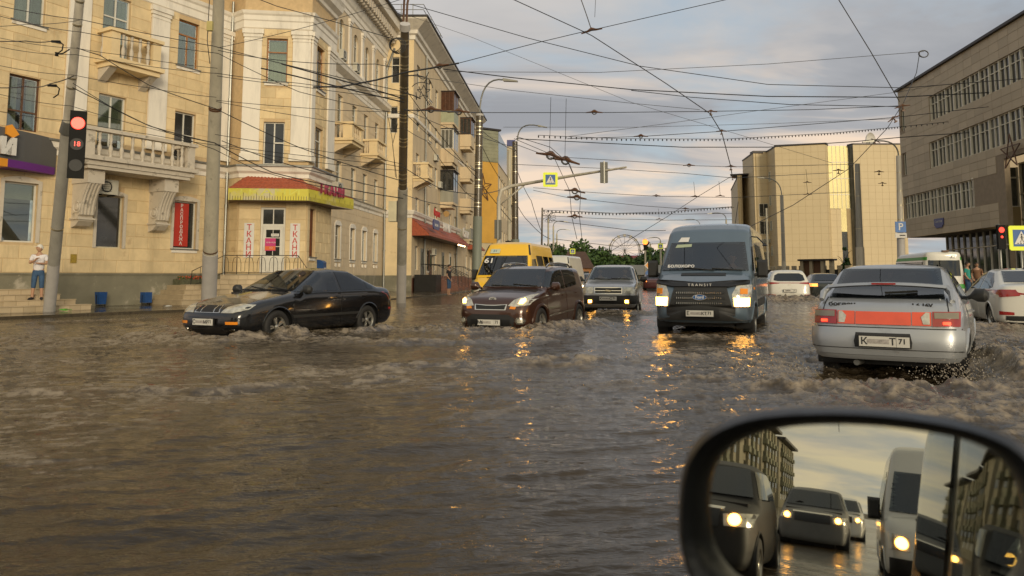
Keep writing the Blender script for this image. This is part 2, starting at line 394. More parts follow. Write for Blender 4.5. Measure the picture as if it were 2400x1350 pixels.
def waves(x, y):
    near = 1 / (1 + (np.hypot(x, y) / 26) ** 2)
    # rolling, crosswise swell (crests run roughly across the view), stretched chop and turbulence round the cars
    u = x * .96 + y * .26; v = -x * .26 + y * .96
    sw = (1 - np.abs(fbm(u * .32, v * 1.25, 3, 1) * 2 - 1)) ** 2 * .034
    ch = (1 - np.abs(fbm(u * 1.4 + 9, v * 4.4, 4, 3, .55) * 2 - 1)) ** 2 * .024
    fi = fbm(u * 6.0, v * 15, 3, 5, .6) * .010
    w = wake_field(x, y)
    tb = (1 - np.abs(fbm(x * 3.0, y * 3.0, 5, 6, .62) * 2 - 1)) ** 2
    tb2 = fbm(x * 1.1 + 30, y * 1.1, 3, 2)
    hol = np.exp(-(((x - 4.35) * .839 - (y - 8.75) * .545) / .95) ** 4 - (((x - 4.35) * .545 + (y - 8.75) * .839) / 1.0) ** 4)
    calm = np.clip((-9.3 - (x + (y - 18) * -.56)) / 1.5, 0, 1) * np.clip((y - 17) / 3, 0, 1)         # shallow, still margin along the pavement
    cr = crest_field(x, y); w = w * (1 - .75 * hol)
    z = (sw + ch + fi) * (.45 + .55 * near) * (1 - .9 * calm) + w * (tb * .11 + tb2 * .10 - .05) + cr * (1 + .5 * tb) - .11 * hol
    # foam: broken caps in the churned places, thin streaks elsewhere
    n1 = fbm(u * 2.2, v * 7.0, 4, 4, .6); n2 = fbm(x * .22, y * .35, 2, 7)
    st = np.clip((n1 - .56) * 10, 0, 1) * np.clip((n2 - .44) * 7, 0, 1)
    fo = np.clip(w * 1.5, 0, 1) * np.clip((tb - .50) * 2.6, 0, 1) + np.clip(cr * 16, 0, 1) * np.clip((tb - .25) * 2, 0, 1) * .9 + st * .8 * (1 - calm) + np.clip((fbm(u * 5.5, v * 17, 3, 2, .55) - .572) * 14, 0, 1) * np.clip((n2 - .40) * 6, 0, 1) * .9 * (1 - calm)
    return z - .03, np.clip(fo, 0, 1)
def water_mat():
    m = bpy.data.materials.new('muddy water'); m.use_nodes = True; nt = m.node_tree; b = nt.nodes['Principled BSDF']
    at_ = NT(nt, 'ShaderNodeAttribute', attribute_name='foam'); tc = nt.nodes.new('ShaderNodeTexCoord')
    mp = nt.nodes.new('ShaderNodeMapping'); mp.inputs['Scale'].default_value = (3.0, 8.5, 1); mp.inputs['Rotation'].default_value = (0, 0, R(-15)); nt.links.new(tc.outputs['Object'], mp.inputs[0])
    n = NT(nt, 'ShaderNodeTexNoise', i_Scale=1.0, i_Detail=5.0, i_Roughness=0.6); nt.links.new(mp.outputs[0], n.inputs['Vector'])
    n2 = NT(nt, 'ShaderNodeTexNoise', i_Scale=7.0, i_Detail=6.0, i_Roughness=0.7); nt.links.new(tc.outputs['Object'], n2.inputs['Vector'])
    fm = mathn(nt, 'MULTIPLY', at_.outputs['Fac'], ramp(nt, [(0.38, 0.1), (0.62, 1.0)], n2.outputs[0]).outputs[0])
    mud = ramp(nt, [(0.3, (0.034, 0.024, 0.012)), (0.7, (0.056, 0.040, 0.021))], n2.outputs[0])
    c = mixc(nt, fm, mud.outputs[0], (0.33, 0.265, 0.185)); nt.links.new(c, b.inputs['Base Color'])
    r = mathn(nt, 'MULTIPLY_ADD', fm, .5); r.node.inputs[2].default_value = 0.07; nt.links.new(r, b.inputs['Roughness'])
    b.inputs['IOR'].default_value = 1.33
    bp = NT(nt, 'ShaderNodeBump', i_Strength=0.55, i_Distance=0.04); nt.links.new(n.outputs[0], bp.inputs['Height']); nt.links.new(bp.outputs[0], b.inputs['Normal'])
    return m
WM = water_mat()
def grid_mesh(name, X, Y, Z, foam, m, wrap=False):
    nr, nc = X.shape; co = np.stack([X, Y, Z], -1).reshape(-1, 3).astype(np.float32)
    ids = np.arange(nr * nc).reshape(nr, nc)
    if wrap: ids = np.concatenate([ids, ids[:, :1]], 1)
    q = np.stack([ids[:-1, :-1], ids[:-1, 1:], ids[1:, 1:], ids[1:, :-1]], -1).reshape(-1, 4)[:, ::-1]
    me = bpy.data.meshes.new(name); me.vertices.add(len(co)); me.vertices.foreach_set('co', co.ravel())
    me.loops.add(q.size); me.loops.foreach_set('vertex_index', q.ravel().astype(np.int32))
    me.polygons.add(len(q)); me.polygons.foreach_set('loop_start', np.arange(0, q.size, 4, dtype=np.int32)); me.polygons.foreach_set('loop_total', np.full(len(q), 4, np.int32))
    me.polygons.foreach_set('use_smooth', np.ones(len(q), bool)); me.update(); me.validate()
    if foam is not None:
        a = me.attributes.new('foam', 'FLOAT', 'POINT'); a.data.foreach_set('value', foam.ravel().astype(np.float32))
    me.materials.append(m); return me
th = np.concatenate([np.linspace(R(-40), R(40), 760), np.linspace(R(40), R(320), 160)[1:-1]])
rr = np.concatenate([[.02], 1.0 * np.exp(np.arange(0, 820) * .0062)])
TH, RR = np.meshgrid(th, rr); X = RR * np.sin(TH); Y = RR * np.cos(TH)
Z, FO = waves(X, Y)
me = grid_mesh('water', X, Y, Z, FO, WM, True)
o = link('flood_water', me); tag(o, kind='structure', label='muddy brown flood water covering the whole road')
asph = mat('asphalt', (.05, .048, .045), .35, var=.2, scale=2)
soil = mat('ground soil', (.09, .075, .05), .8, var=.3, scale=.4)
g = MB(); g.quad((-1500, -1500, -.42), (1500, -1500, -.42), (1500, 1500, -.42), (-1500, 1500, -.42)); tag(g.obj('ground', soil), kind='structure', label='ground under and beyond the flooded street')
g = MB(); g.quad((-60, -60, -.41), (70, -60, -.41), (70, 190, -.41), (-60, 190, -.41)); tag(g.obj('road', asph), kind='structure', label='asphalt road drowned under the flood water')
def wet_mat(name, c1, c2):
    m = bpy.data.materials.new(name); m.use_nodes = True; nt = m.node_tree; b = nt.nodes['Principled BSDF']; tc = nt.nodes.new('ShaderNodeTexCoord')
    n = NT(nt, 'ShaderNodeTexNoise', i_Scale=0.7, i_Detail=7.0, i_Roughness=0.65); nt.links.new(tc.outputs['Object'], n.inputs['Vector'])
    n2 = NT(nt, 'ShaderNodeTexNoise', i_Scale=9.0, i_Detail=7.0, i_Roughness=0.7); nt.links.new(tc.outputs['Object'], n2.inputs['Vector'])
    nt.links.new(ramp(nt, [(.3, c1), (.7, c2)], n2.outputs[0]).outputs[0], b.inputs['Base Color'])
    nt.links.new(ramp(nt, [(.42, .06), (.62, .3)], n.outputs[0]).outputs[0], b.inputs['Roughness'])
    bp = NT(nt, 'ShaderNodeBump', i_Strength=0.10, i_Distance=0.02); nt.links.new(n2.outputs[0], bp.inputs['Height']); nt.links.new(bp.outputs[0], b.inputs['Normal'])
    return m
wetp = wet_mat('wet paving', (.035, .028, .018), (.085, .066, .04))
FA = Facade(-15.3, 28.2, .56, 1); AE = FA.pt(5.45)
P0 = Vector((AE.x, AE.y)); P1 = Vector((-11.92, 32.4)); P2 = Vector((-9.03, 32.8)); P3 = Vector((-8.74, 36.0)); P4 = Vector((-10.75, 39.3))
FB = Facade(-10.44, 43, .083, 1)
FBF = Facade(P1.x, P1.y, *(P2 - P1)); FBS = Facade(P2.x, P2.y, *(P3 - P2)); FBL = Facade(P0.x, P0.y, *(P1 - P0))
FC = Facade(-7.4, 55, .083, 1)
BE = FB.pt(11.75)
# pavement in front of the left-hand houses: a wet sheet just above the water line, with a granite kerb
def poly_slab(name, pts, z, m, label, th=.3):
    g = MB(); n = len(pts); g.add([(p[0], p[1], z) for p in pts] + [(p[0], p[1], z - th) for p in pts], [tuple(range(n))] + [(i, (i + 1) % n, (i + 1) % n + n, i + n) for i in range(n)])
    return tag(g.obj(name, m), kind='structure', label=label)
pl = [(-19.2, 15.5), (-14.6, 19.6), (-12.4, 23.0), (-8.6, 28.4), (-6.2, 36), (-4.4, 46), (-2.6, 62), (0.0, 95), (-12, 95), (-16, 50), (-26, 30), (-26, 14)]
poly_slab('pavement', pl, .045, wetp, 'wet brown pavement along the cream houses')
pr = [(19, 31), (23, 47), (26.5, 66), (24, 84), (22, 100), (60, 110), (70, 60), (60, 30)]
poly_slab('pavement', pr, .06, wetp, 'wet pavement in front of the office building')

# ================================================================== building materials
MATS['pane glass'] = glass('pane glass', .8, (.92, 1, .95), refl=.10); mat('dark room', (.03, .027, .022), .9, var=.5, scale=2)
mat('curtain white', (.55, .53, .48), .9, var=.12, scale=4); mat('curtain cream', (.48, .42, .30), .9, var=.12, scale=4); mat('curtain green', (.22, .25, .17), .9, var=.15, scale=4)
stucco = mat('cream stucco', (.74, .585, .345), .85, var=.10, scale=1.3, bump=.15, bscale=40, stain=((.50, .37, .2), .60, .9))
stone_y = mat('stucco block', (.745, .585, .34), .85, var=.09, scale=2.5, bump=.25, bscale=30, stain=((.58, .42, .24), .60, 1.4), obj=True)
stucco_p = mat('pale stucco', (.62, .50, .33), .85, var=.08, scale=1.0, bump=.12, bscale=40, stain=((.45, .34, .22), .60, .7), streak=True)
stone_p = mat('pale stucco block', (.63, .51, .345), .85, var=.08, scale=1.0, bump=.12, bscale=40, stain=((.47, .36, .22), .62, .9))
white = mat('white plaster', (.78, .73, .64), .8, var=.06, scale=1.6, bump=.12, bscale=25, stain=((.47, .40, .30), .61, 1.5), streak=True)
oldwhite = mat('weathered white stone', (.56, .50, .41), .85, var=.10, scale=3, bump=.3, bscale=20, stain=((.26, .23, .18), .56, 3.0))
joint = mat('stucco joint', (.56, .41, .23), .9, var=.12, scale=5)
plinth = mat('grey green plinth', (.20, .185, .13), .8, var=.2, scale=1.0, bump=.15, stain=((.40, .36, .28), .56, .9))
zinc = mat('zinc', (.24, .24, .22), .42, .7, var=.2, scale=4, streak=True); MATS['zinc'] = zinc
roofm = mat('dark roof metal', (.035, .03, .03), .5, .3, var=.2, scale=2)
framew = mat('white window frame', (.62, .60, .53), .5, var=.05)
framey = mat('cream window frame', (.55, .50, .36), .6, var=.1)
frameb = mat('varnished brown frame', (.30, .12, .025), .45, var=.2, scale=6, coat=.3)
framed = mat('dark brown frame', (.10, .045, .02), .5, var=.2)
pane_d = mat('dark pane', (.025, .026, .024), .06, var=.5, scale=1.5, spec=.9)
pane_g = mat('grey pane', (.10, .10, .085), .08, var=.35, scale=.9, spec=.9)
pane_b = mat('netted pane', (.16, .155, .13), .2, var=.3, scale=2.0, spec=.8)
pane_c = mat('curtained pane', (.30, .29, .27), .12, var=.35, scale=3.0, spec=.8, streak=True)
tile_r = mat('red roof tile', (.34, .075, .03), .5, var=.25, scale=8, bump=.2)
black = mat('black iron', (.018, .017, .016), .45, .3, var=.2)
tilec = mat('beige wall tile', (.50, .40, .26), .35, var=.08, scale=2, obj=True)
grout = mat('tile grout', (.10, .075, .05), .9)
brownst = mat('brown stone', (.17, .075, .05), .45, var=.3, scale=14, spec=.5)
PAN = [pane_d, pane_g, pane_b, pane_c]
def rp(): return random.choices(PAN, (4, 4, 2, 2))[0]
def part(name, mb, m, parent, mw=None, kind=None, label=None):
    o = mb.obj(name, m, parent, mw)
    if kind: o['kind'] = kind
    if label: o['label'] = label
    return o
BAL = [(.045, 0), (.045, .05), (.03, .07), (.05, .16), (.062, .26), (.05, .36), (.026, .47), (.04, .5), (.026, .53), (.048, .64), (.035, .76), (.05, .8), (.05, .85)]
_bm = {}
def baluster(parent, mw, x, y, z, h, m):
    k = (round(h, 2), m.name)
    if k not in _bm: b = MB(); b.lathe([(r * 1.35, t / .85 * h) for r, t in BAL], n=8); _bm[k] = b.mesh('baluster', [m])
    link('baluster', _bm[k], parent, mw @ Matrix.Translation((x, y, z)))
def balcony(parent, F, s0, s1, zt, zb, out, m1, m2, nb=6, nside=2, brackets=False):
    """zt = top of the rail, zb = top of the slab"""
    mb = MB(); mb.box(s0 - .12, s1 + .12, -out - .12, -.002, zb - .16, zb); mb.box(s0, s1, -out, -.004, zb - .34, zb - .163)
    if not brackets:
        mb.m = 1
        for sx in (s0 + .05, s1 - .35): mb.add([(sx, -out + .1, zb - .345), (sx + .3, -out + .1, zb - .345), (sx + .3, -.006, zb - .345), (sx, -.006, zb - .345), (sx, -.006, zb - .85), (sx + .3, -.006, zb - .85)], [(0, 1, 2, 3), (0, 4, 5, 1), (0, 3, 4), (1, 5, 2), (3, 2, 5, 4)])
    b = part('balcony', mb, [m1, m2], parent, F.mw); I = Matrix.Identity(4)
    r = MB(); pw = .34
    r.box(s0 - .08, s1 + .08, -out - .08, -out + .22, zt - .13, zt); r.box(s0 - .08, s0 + .2, -out + .22, -.006, zt - .13, zt); r.box(s1 - .2, s1 + .08, -out + .22, -.006, zt - .13, zt)
    for a in (s0, s1 - pw): r.box(a, a + pw, -out, -out + .16, zb + .002, zt - .132)
    for a in (s0, s1 - .16): r.box(a + .003, a + .157, -out + .163, -out + .55, zb + .002, zt - .134)
    part('railing', r, m1, b, I)
    hb = zt - zb - .13; L = s1 - s0 - 2 * pw
    for k in range(nb): baluster(b, I, s0 + pw + L * (k + .5) / nb, -out + .08, zb, hb, m2)
    for a in (s0 + .08, s1 - .08):
        for k in range(nside): baluster(b, I, a, -out + .65 + (out - .8) * (k + .3) / nside, zb, hb, m2)
    return b
def drainpipe(parent, pts, r=.055):
    mb = MB(); mb.tube(pts, r, 8)
    for p in pts[1:-1]: mb.lathe([(r * 1.25, -.05), (r * 1.25, .05)], p, n=8)
    for k in range(3):
        p = Vector(pts[-2]).lerp(Vector(pts[1]), k / 3.0 + .1); mb.lathe([(r * 1.3, -.04), (r * 1.3, .04)], p, n=8)
    return part('drainpipe', mb, zinc, parent)
# ================================================================== house on the corner (left facade, bay, street facade)
HA = thing('apartment_house', 'cream corner apartment house with white pilasters and a bay over the fabric shop', 'apartment building')
hA = [(-3.75, -2.72, 9.95, 11.95), (-.6, .5, 9.3, 11.95), (2.67, 3.67, 9.95, 11.95), (-3.75, -2.72, 6.15, 8.05), (-.6, .5, 5.3, 8.05), (2.67, 3.67, 6.05, 8.0),
      (-3.7, -2.6, 2.3, 4.35), (-.45, .6, 2.2, 4.2), (2.8, 3.9, 2.27, 4.27), (-7.0, -6.0, 9.95, 11.95), (-7, -6, 6.15, 8.05), (-7, -5.9, 2.3, 4.35)]
for s in (-7, -3.75, -.6, 2.67): hA.append((s, s + 1.03, 14.0, 16.0)); hA.append((s, s + 1.03, 17.2, 18.9))
mb = MB(); wall(mb, -9, 5.45, 1.26, 20, hA); part('wall', mb, joint, HA, FA.mw)
mb = MB(); mb.box(-9, 5.46, -.05, .3, -.3, 1.2); mb.box(-9, 5.46, -.09, .3, 1.2, 1.262); part('plinth', mb, plinth, HA, FA.mw)
st = dict(n=0, max=300)
pilz = (6.2, 12.1)
blocks(HA, FA.mw, FA, -4.6, 5.45, 1.27, 5.5, .47, .98, hA, stone_y, st)
blocks(HA, FA.mw, FA, -4.6, -1.92, 6.2, 12.3, .47, .98, hA, stone_y, st); blocks(HA, FA.mw, FA, -1.1, 1.38, 6.2, 12.3, .47, .98, hA, stone_y, st); blocks(HA, FA.mw, FA, 2.2, 5.0, 6.2, 12.3, .47, .98, hA, stone_y, st)
hBF = [(.95, 2.0, 1.28, 4.15), (.95, 1.85, 6.05, 7.95), (.98, 1.88, 9.75, 11.75)]
hBS = [(.35, 1.05, 2.0, 4.15), (.75, 1.75, 6.05, 7.95), (.75, 1.75, 9.75, 11.75)]
LBF = (P2 - P1).length; LBS = (P3 - P2).length; LBL = (P1 - P0).length
for F_, L_, h_ in ((FBF, LBF, hBF), (FBS, LBS, hBS), (FBL, LBL, [])):
    mb = MB(); wall(mb, 0, L_, 1.2, 14.6, h_); part('wall', mb, joint, HA, F_.mw)
    blocks(HA, F_.mw, F_, .03, L_ - .03, 1.27, 5.5, .47, .75, h_, stone_y, st)
    if F_ is not FBL: blocks(HA, F_.mw, F_, .75 if F_ is FBF else .45, 2.1 if F_ is FBF else 2.2, 6.2, 12.3, .47, .68, h_, stone_y, st)
mb = MB(); wall(mb, 0, (P4 - P3).length, 0, 14.6, [], 0); part('wall', mb, stucco, HA, Facade(P3.x, P3.y, *(P4 - P3)).mw)
mb = MB(); sweep(mb, [P0, P1, P2, P3], [(.0, -.3), (.07, -.3), (.07, 1.2), (.0, 1.26)]); part('plinth', mb, plinth, HA)
mb = MB(); mb.add([(p.x, p.y, 14.75) for p in (P0, P1, P2, P3, P4)] + [(-16, 36, 15.6)], [(0, 1, 5), (1, 2, 5), (2, 3, 5), (3, 4, 5), (4, 0, 5)]); part('roof', mb, roofm, HA, label='low dark roof of the bay')
# street facade
cB = [1.2, 4.15, 6.8, 9.6]; hB = []
for c in cB:
    hB += [(c - .5, c + .5, 2.15, 4.15), (c - .5, c + .5, 6.0, 7.95), (c - .5, c + .5, 9.95 if c != cB[0] and c != cB[2] else 9.2, 12.0), (c - .52, c + .52, 14.3, 16.7, 1)]
mb = MB(); wall(mb, -6, 11.75, 1.2, 20.3, hB); part('wall', mb, stone_p, HA, FB.mw)
stB = dict(n=0, max=0)
blocks(HA, FB.mw, FB, 0, 11.7, 1.27, 5.5, .47, .9, hB, stone_p, stB, .018, .025); blocks(HA, FB.mw, FB, 0, 11.7, 6.25, 12.6, .47, .9, hB, stone_p, stB, .012, .022)
mb = MB(); mb.box(-6, 11.76, -.06, .3, -.3, 1.2); part('plinth', mb, plinth, HA, FB.mw)
# mouldings round the whole house
band = [(0, 5.42), (.05, 5.45), (.05, 5.62), (.16, 5.72), (.2, 5.86), (.22, 5.9)]
mb = MB(); pth = [FA.pt(-9).xy, P0, P1, P2, P3]; sweep(mb, pth, band + [(.22, 5.98), (0, 6.02)])
fb = [FB.pt(-1).xy, BE.xy]; sweep(mb, fb, band + [(.22, 5.98), (0, 6.02)]); part('string_course', mb, white, HA)
mb = MB(); sweep(mb, pth, [(.222, 5.90), (.27, 5.93), (.27, 5.99), (.0, 6.05)]); sweep(mb, fb, [(.222, 5.90), (.27, 5.93), (.27, 5.99), (.0, 6.05)]); part('flashing', mb, zinc, HA)
ent = [(0, 12.15), (.06, 12.2), (.06, 12.5), (.1, 12.55), (.1, 12.75), (.16, 12.82), (.2, 12.95), (0.02, 13.0)]
mb = MB(); sweep(mb, pth, ent); sweep(mb, pth, [(0, 13.75), (.1, 13.8), (.14, 13.95), (.35, 14.1), (.42, 14.35), (.5, 14.5), (.5, 14.6), (0, 14.75)]); part('cornice', mb, white, HA)
mb = MB(); sweep(mb, fb, [(0, 12.65), (.04, 12.7), (.04, 12.9), (.08, 12.95), (.08, 13.2), (.2, 13.28), (.42, 13.45), (.46, 13.65), (.5, 13.7), (.5, 13.78), (0, 13.95)]); part('cornice', mb, white, HA)
mb = MB(); sweep(mb, [FB.pt(-3).xy, FB.pt(11.9).xy], [(0, 17.3), (.06, 17.35), (.06, 17.6), (.12, 17.65), (.12, 17.95), (.2, 18.05), (.28, 18.3), (.3, 18.4), (.3, 19.25), (.45, 19.3), (1.1, 19.45), (1.15, 19.8), (1.25, 20.05), (0, 20.1)]); part('cornice', mb, white, HA)
mb = MB(); sweep(mb, [FB.pt(-3).xy, FB.pt(11.95).xy], [(1.252, 19.95), (1.36, 20.0), (1.36, 20.14), (-.6, 20.7), (-7, 22.5)]); part('roof', mb, roofm, HA, label='dark sheet metal eave above the street facade')
for k in range(26): mb = MB(); s = -1 + k * .5; mb.box(s, s + .22, -.85, -.302, 18.7, 19.28); mb.box(s + .03, s + .19, -.7, -.302, 18.5, 18.69); part('bracket', mb, oldwhite, HA, FB.mw)
def pilaster(F, a, b, z0, z1, out=.09, m=white):
    mb = MB(); mb.box(a, b, -out, -.002, z0 + .3, z1 - .35); mb.box(a - .05, b + .05, -out - .05, -.002, z0, z0 + .3); mb.box(a - .04, b + .04, -out - .04, -.002, z1 - .349, z1 - .2); mb.box(a - .08, b + .08, -out - .09, -.002, z1 - .2, z1); mb.box(a - .02, b + .02, -out - .02, -.002, z1 - .50, z1 - .45)
    part('pilaster', mb, m, HA, F.mw)
for a, b in ((-1.9, -1.1), (1.4, 2.2), (-5.5, -4.7), (4.85, 5.4)): pilaster(FA, a, b, *pilz)
pilaster(FBF, .02, .78, 6.2, 12.1); pilaster(FBF, 2.12, LBF - .01, 6.2, 12.1); pilaster(FBS, .01, .42, 6.2, 12.1); pilaster(FBS, 2.2, LBS - .05, 6.2, 12.1)
for c in (-.2, 2.68, 5.48, 8.2, 11.3): pilaster(FB, c - .2, c + .2, 14.0, 17.2, .1)
W_ = lambda F, h, fm, pm, stl, **k: window(HA, F.mw, *h[:4], fm, pm, stl, **k)
W_(FA, hA[0], framew, pane_b, 'I', sill=white); W_(FA, hA[1], framew, pane_b, 'TI'); W_(FA, hA[2], frameb, pane_c, 'Ti', sill=white)
W_(FA, hA[3], framed, pane_b, 'BI'); W_(FA, hA[4], framew, pane_g, 'RI'); W_(FA, hA[5], framew, pane_d, 'RI', sill=white)
W_(FA, hA[6], framew, pane_g, ''); W_(FA, hA[7], framey, pane_d, '', sill=None); W_(FA, hA[8], framew, pane_d, '', sill=white)
for h in hA[9:]: W_(FA, h, framew, rp(), 'TI')
W_(FBF, hBF[1], framew, pane_d, 'RI', sill=white); W_(FBF, hBF[2], frameb, pane_c, 'T', sill=white)
W_(FBS, hBS[0], framed, mat('display board', (.16, .04, .01), .5, var=.4, scale=4), '', sill=white); W_(FBS, hBS[1], framew, pane_d, 'T', sill=white); W_(FBS, hBS[2], frameb, pane_g, 'T', sill=white)
for i, h in enumerate(hB): W_(FB, h, framew, rp(), 'TI' if i % 4 == 3 else 'T', sill=white if i % 4 != 2 or i // 4 not in (0, 2) else None)
# raised surrounds of the ground-floor windows
for F_, h in ((FA, hA[6]), (FA, hA[7]), (FA, hA[8])):
    mb = MB(); a, b, c, d = h; o = .12
    mb.box(a - o, a, -.05, -.001, c, d); mb.box(b, b + o, -.05, -.001, c, d)
    N = 8; P = [(a - o + (b - a + 2 * o) * k / N) for k in range(N + 1)]; arc = lambda x: d + .13 - .13 * (2 * (x - (a + b) / 2) / (b - a + 2 * o)) ** 2
    for x0, x1 in zip(P, P[1:]): mb.prism([(x0, d), (x1, d), (x1, arc(x1) + .08), (x0, arc(x0) + .08)], -.05, -.001)
    part('window_surround', mb, oldwhite, HA, F_.mw)
for c in cB:
    mb = MB(); mb.prism([(c - .62, 4.15), (c + .62, 4.15), (c + .62, 4.25), (c + .3, 4.42), (c - .3, 4.42), (c - .62, 4.25)], -.07, -.001); mb.box(c - .62, c - .501, -.05, -.001, 2.15, 4.149); mb.box(c + .501, c + .62, -.05, -.001, 2.15, 4.149)
    for t in (-.42, .28): mb.box(c + t, c + t + .14, -.1, -.001, 1.7, 1.9)
    part('window_surround', mb, white, HA, FB.mw)
# the big balcony with scrolled consoles, the small ones
bb = balcony(HA, FA, -1.75, 2.75, 6.47, 5.45, 1.25, oldwhite, oldwhite, 9, 2, True)
mb = MB(); mb.box(-1.6, 2.6, -1.2, -.02, 4.98, 5.1); part('slab', mb, oldwhite, bb, Matrix.Identity(4))
def console(F, x, z1, w=.62, out=1.0):
    mb = MB(); mb.box(x, x + w, -out, -.004, z1 - .5, z1)
    pr = [(-.004, z1 - .51), (-out + .04, z1 - .51)]
    for k in range(13): t = k / 12; pr.append((-out + .06 + .25 * math.sin(t * math.pi) * .35 + t * .42, z1 - .52 - t * 1.1))
    pr += [(-.42, z1 - 1.68), (-.52, z1 - 1.75), (-.5, z1 - 1.85), (-.3, z1 - 2.02), (-.004, z1 - 2.1)]
    mb.prism(pr, x + .04, x + w - .04, 'yz')
    for k in range(4): # raised ribs down the scroll
        xx = x + .09 + k * (w - .24) / 3
        mb.tube([(xx + .03, y - .012, z) for y, z in pr[1:15]], .035, 6)
    for sx in (x + .03, x + w - .03):
        mb.lathe([(.001, sx - (.05 if sx < x + .3 else -.05)), (.10, sx - (.05 if sx < x + .3 else -.05)), (.13, sx), ], (0, -.36, z1 - 1.35), 'x', 14); 
        mb.lathe([(.16, sx), (.2, sx - (.03 if sx < x + .3 else -.03)), (.24, sx)], (0, -.36, z1 - 1.35), 'x', 14)
    mb.box(x - .02, x + w + .02, -.56, -.004, z1 - 1.80, z1 - 1.74)
    part('console', mb, oldwhite, HA, F.mw)
console(FA, -1.45, 4.98); console(FA, 1.62, 4.98)
balcony(HA, FA, -.75, 1.3, 10.42, 9.3, .85, stucco, oldwhite, 4, 1)
balcony(HA, FB, .1, 2.3, 10.15, 9.2, 1.1, stucco, stucco_p, 4, 1); balcony(HA, FB, 5.7, 7.9, 10.15, 9.2, 1.1, stucco, stucco_p, 4, 2)
dp = FA.pt(5.3, 0, .12)
drainpipe(HA, [(dp.x, dp.y, z) for z in (.3, 2.2, 4.2, 5.5, 7, 9, 11, 13.5)], .06)
dq = FB.pt(11.55, 0, .15)
drainpipe(HA, [(dq.x, dq.y, .3)] + [(dq.x, dq.y, z) for z in (3, 5.5, 7, 10, 13, 16.5)] + [FB.pt(11.2, 18.0, .8)[:]], .09)
blocks_rest(HA, st, stone_y); blocks_rest(HA, stB, stone_p)
I4 = Matrix.Identity(4)
# ---------------------------------------------------------------- fabric shop: door, awning, lettering, steps
red = mat('red lettering', (.50, .03, .02), .5, var=.08); signw = mat('sign white', (.66, .64, .60), .5, var=.05)
dr = MB(); a, b, c, d = hBF[0]
dr.box(a, a + .09, .08, .16, c, d); dr.box(b - .09, b, .08, .16, c, d); dr.box(a + .09, b - .09, .08, .16, d - .09, d); dr.box(a + .09, b - .09, .08, .16, 3.3, 3.42); dr.box((a + b) / 2 - .02, (a + b) / 2 + .02, .085, .155, 3.42, d - .09)
df = part('door_frame', dr, framew, HA, FBF.mw)
tp = MB(); tp.box(a + .09, b - .09, .12, .13, 3.42, d - .09); part('pane', tp, pane_d, df)
dl = MB(); a2, b2 = a + .1, b - .1; dl.box(a2, a2 + .13, .09, .15, c, 3.3); dl.box(b2 - .13, b2, .09, .15, c, 3.3); dl.box(a2 + .13, b2 - .13, .09, .15, 3.17, 3.3); dl.box(a2 + .13, b2 - .13, .09, .15, c, 2.05); dl.box(a2 + .13, b2 - .13, .1, .14, 2.42, 2.45); dl.box(a2 + .13, b2 - .13, .1, .14, 2.8, 2.83); dl.box((a + b) / 2 - .012, (a + b) / 2 + .012, .1, .14, 2.05, 3.17)
dd = part('door', dl, framew, HA, FBF.mw)
tp = MB(); tp.box(a2 + .13, b2 - .13, .125, .132, 2.05, 3.17); part('pane', tp, pane_d, dd)
tp = MB(); tp.tube([(a2 + .07, .09, 2.1), (a2 + .07, .03, 2.13), (a2 + .07, .03, 2.4), (a2 + .07, .09, 2.43)], .015, 6); part('handle', tp, framew, dd)
def notice(F, x, z, w, h, col, label, y=-.03, txt=None, tcol=None, tsz=.1, cat='notice', name='notice', bands=()):
    mb = MB(); mb.box(x, x + w, y - .012, y, z, z + h)
    t = thing(name, label, cat, F.mw); part('panel', mb, col, t)
    for z0, z1, cm in bands: q = MB(); q.box(x + .004, x + w - .004, y - .016, y - .0125, z + z0, z + z1); part('band', q, cm, t)
    for i, (s, px_, pz_, sz, cm) in enumerate(txt or []): textobj('lettering', s, sz, cm, t, Matrix.Translation((x + px_, y - .019, z + pz_)) @ STAND, .002)
    return t
mag = mat('magenta print', (.50, .02, .16), .5, var=.05); orng = mat('orange print', (.65, .12, .02), .5, var=.05)
notice(FBF, a2 + .1, 2.25, .45, .55, mag, 'magenta and orange opening hours sheet taped to the fabric shop door', .085, [('10.00-19.00', .24, .36, .085, signw), ('2 2', .26, .13, .1, signw)], bands=[(.03, .2, orng)])
notice(FBF, b2 - .5, 2.88, .33, .12, signw, 'small grey card in the upper pane of the fabric shop door', .085, [('ТКАНИ', .16, .06, .07, plinth)])
for x, wh in ((.28, 'left'), (2.22, 'right')):
    t = thing('shop_banner', 'white vertical banner with red letters ТКАНИ hanging %s of the shop door' % wh, 'banner', FBF.mw, 'red letter banners beside the shop door')
    mb = MB(); mb.box(x, x + .42, -.05, -.035, 1.95, 3.45); part('panel', mb, signw, t)
    for k, ch in enumerate('ТКАНИ'): textobj('letter', ch, .33, red, t, Matrix.Translation((x + .21, -.055, 3.25 - k * .29)) @ STAND, .002, bold=.006)
AW = thing('shop_awning', 'red tiled shop awning with a yellow measuring-tape fascia over the fabric shop door', 'awning')
aw0 = [P0 + Vector((.25, -.35)), P1 + Vector((-.15, -.75)), P2 + Vector((.25, -.85)), P3 + Vector((1.0, .2)), ]
ylw = mat('yellow fascia', (.62, .55, .06), .5, var=.12, scale=1.0, stain=((.55, .50, .30), .5, .6))
mb = MB(); sweep(mb, [p for p in aw0], [(.0, 4.38), (.03, 4.38), (.03, 4.88), (0, 4.88)]); part('fascia', mb, ylw, AW)
mb = MB()
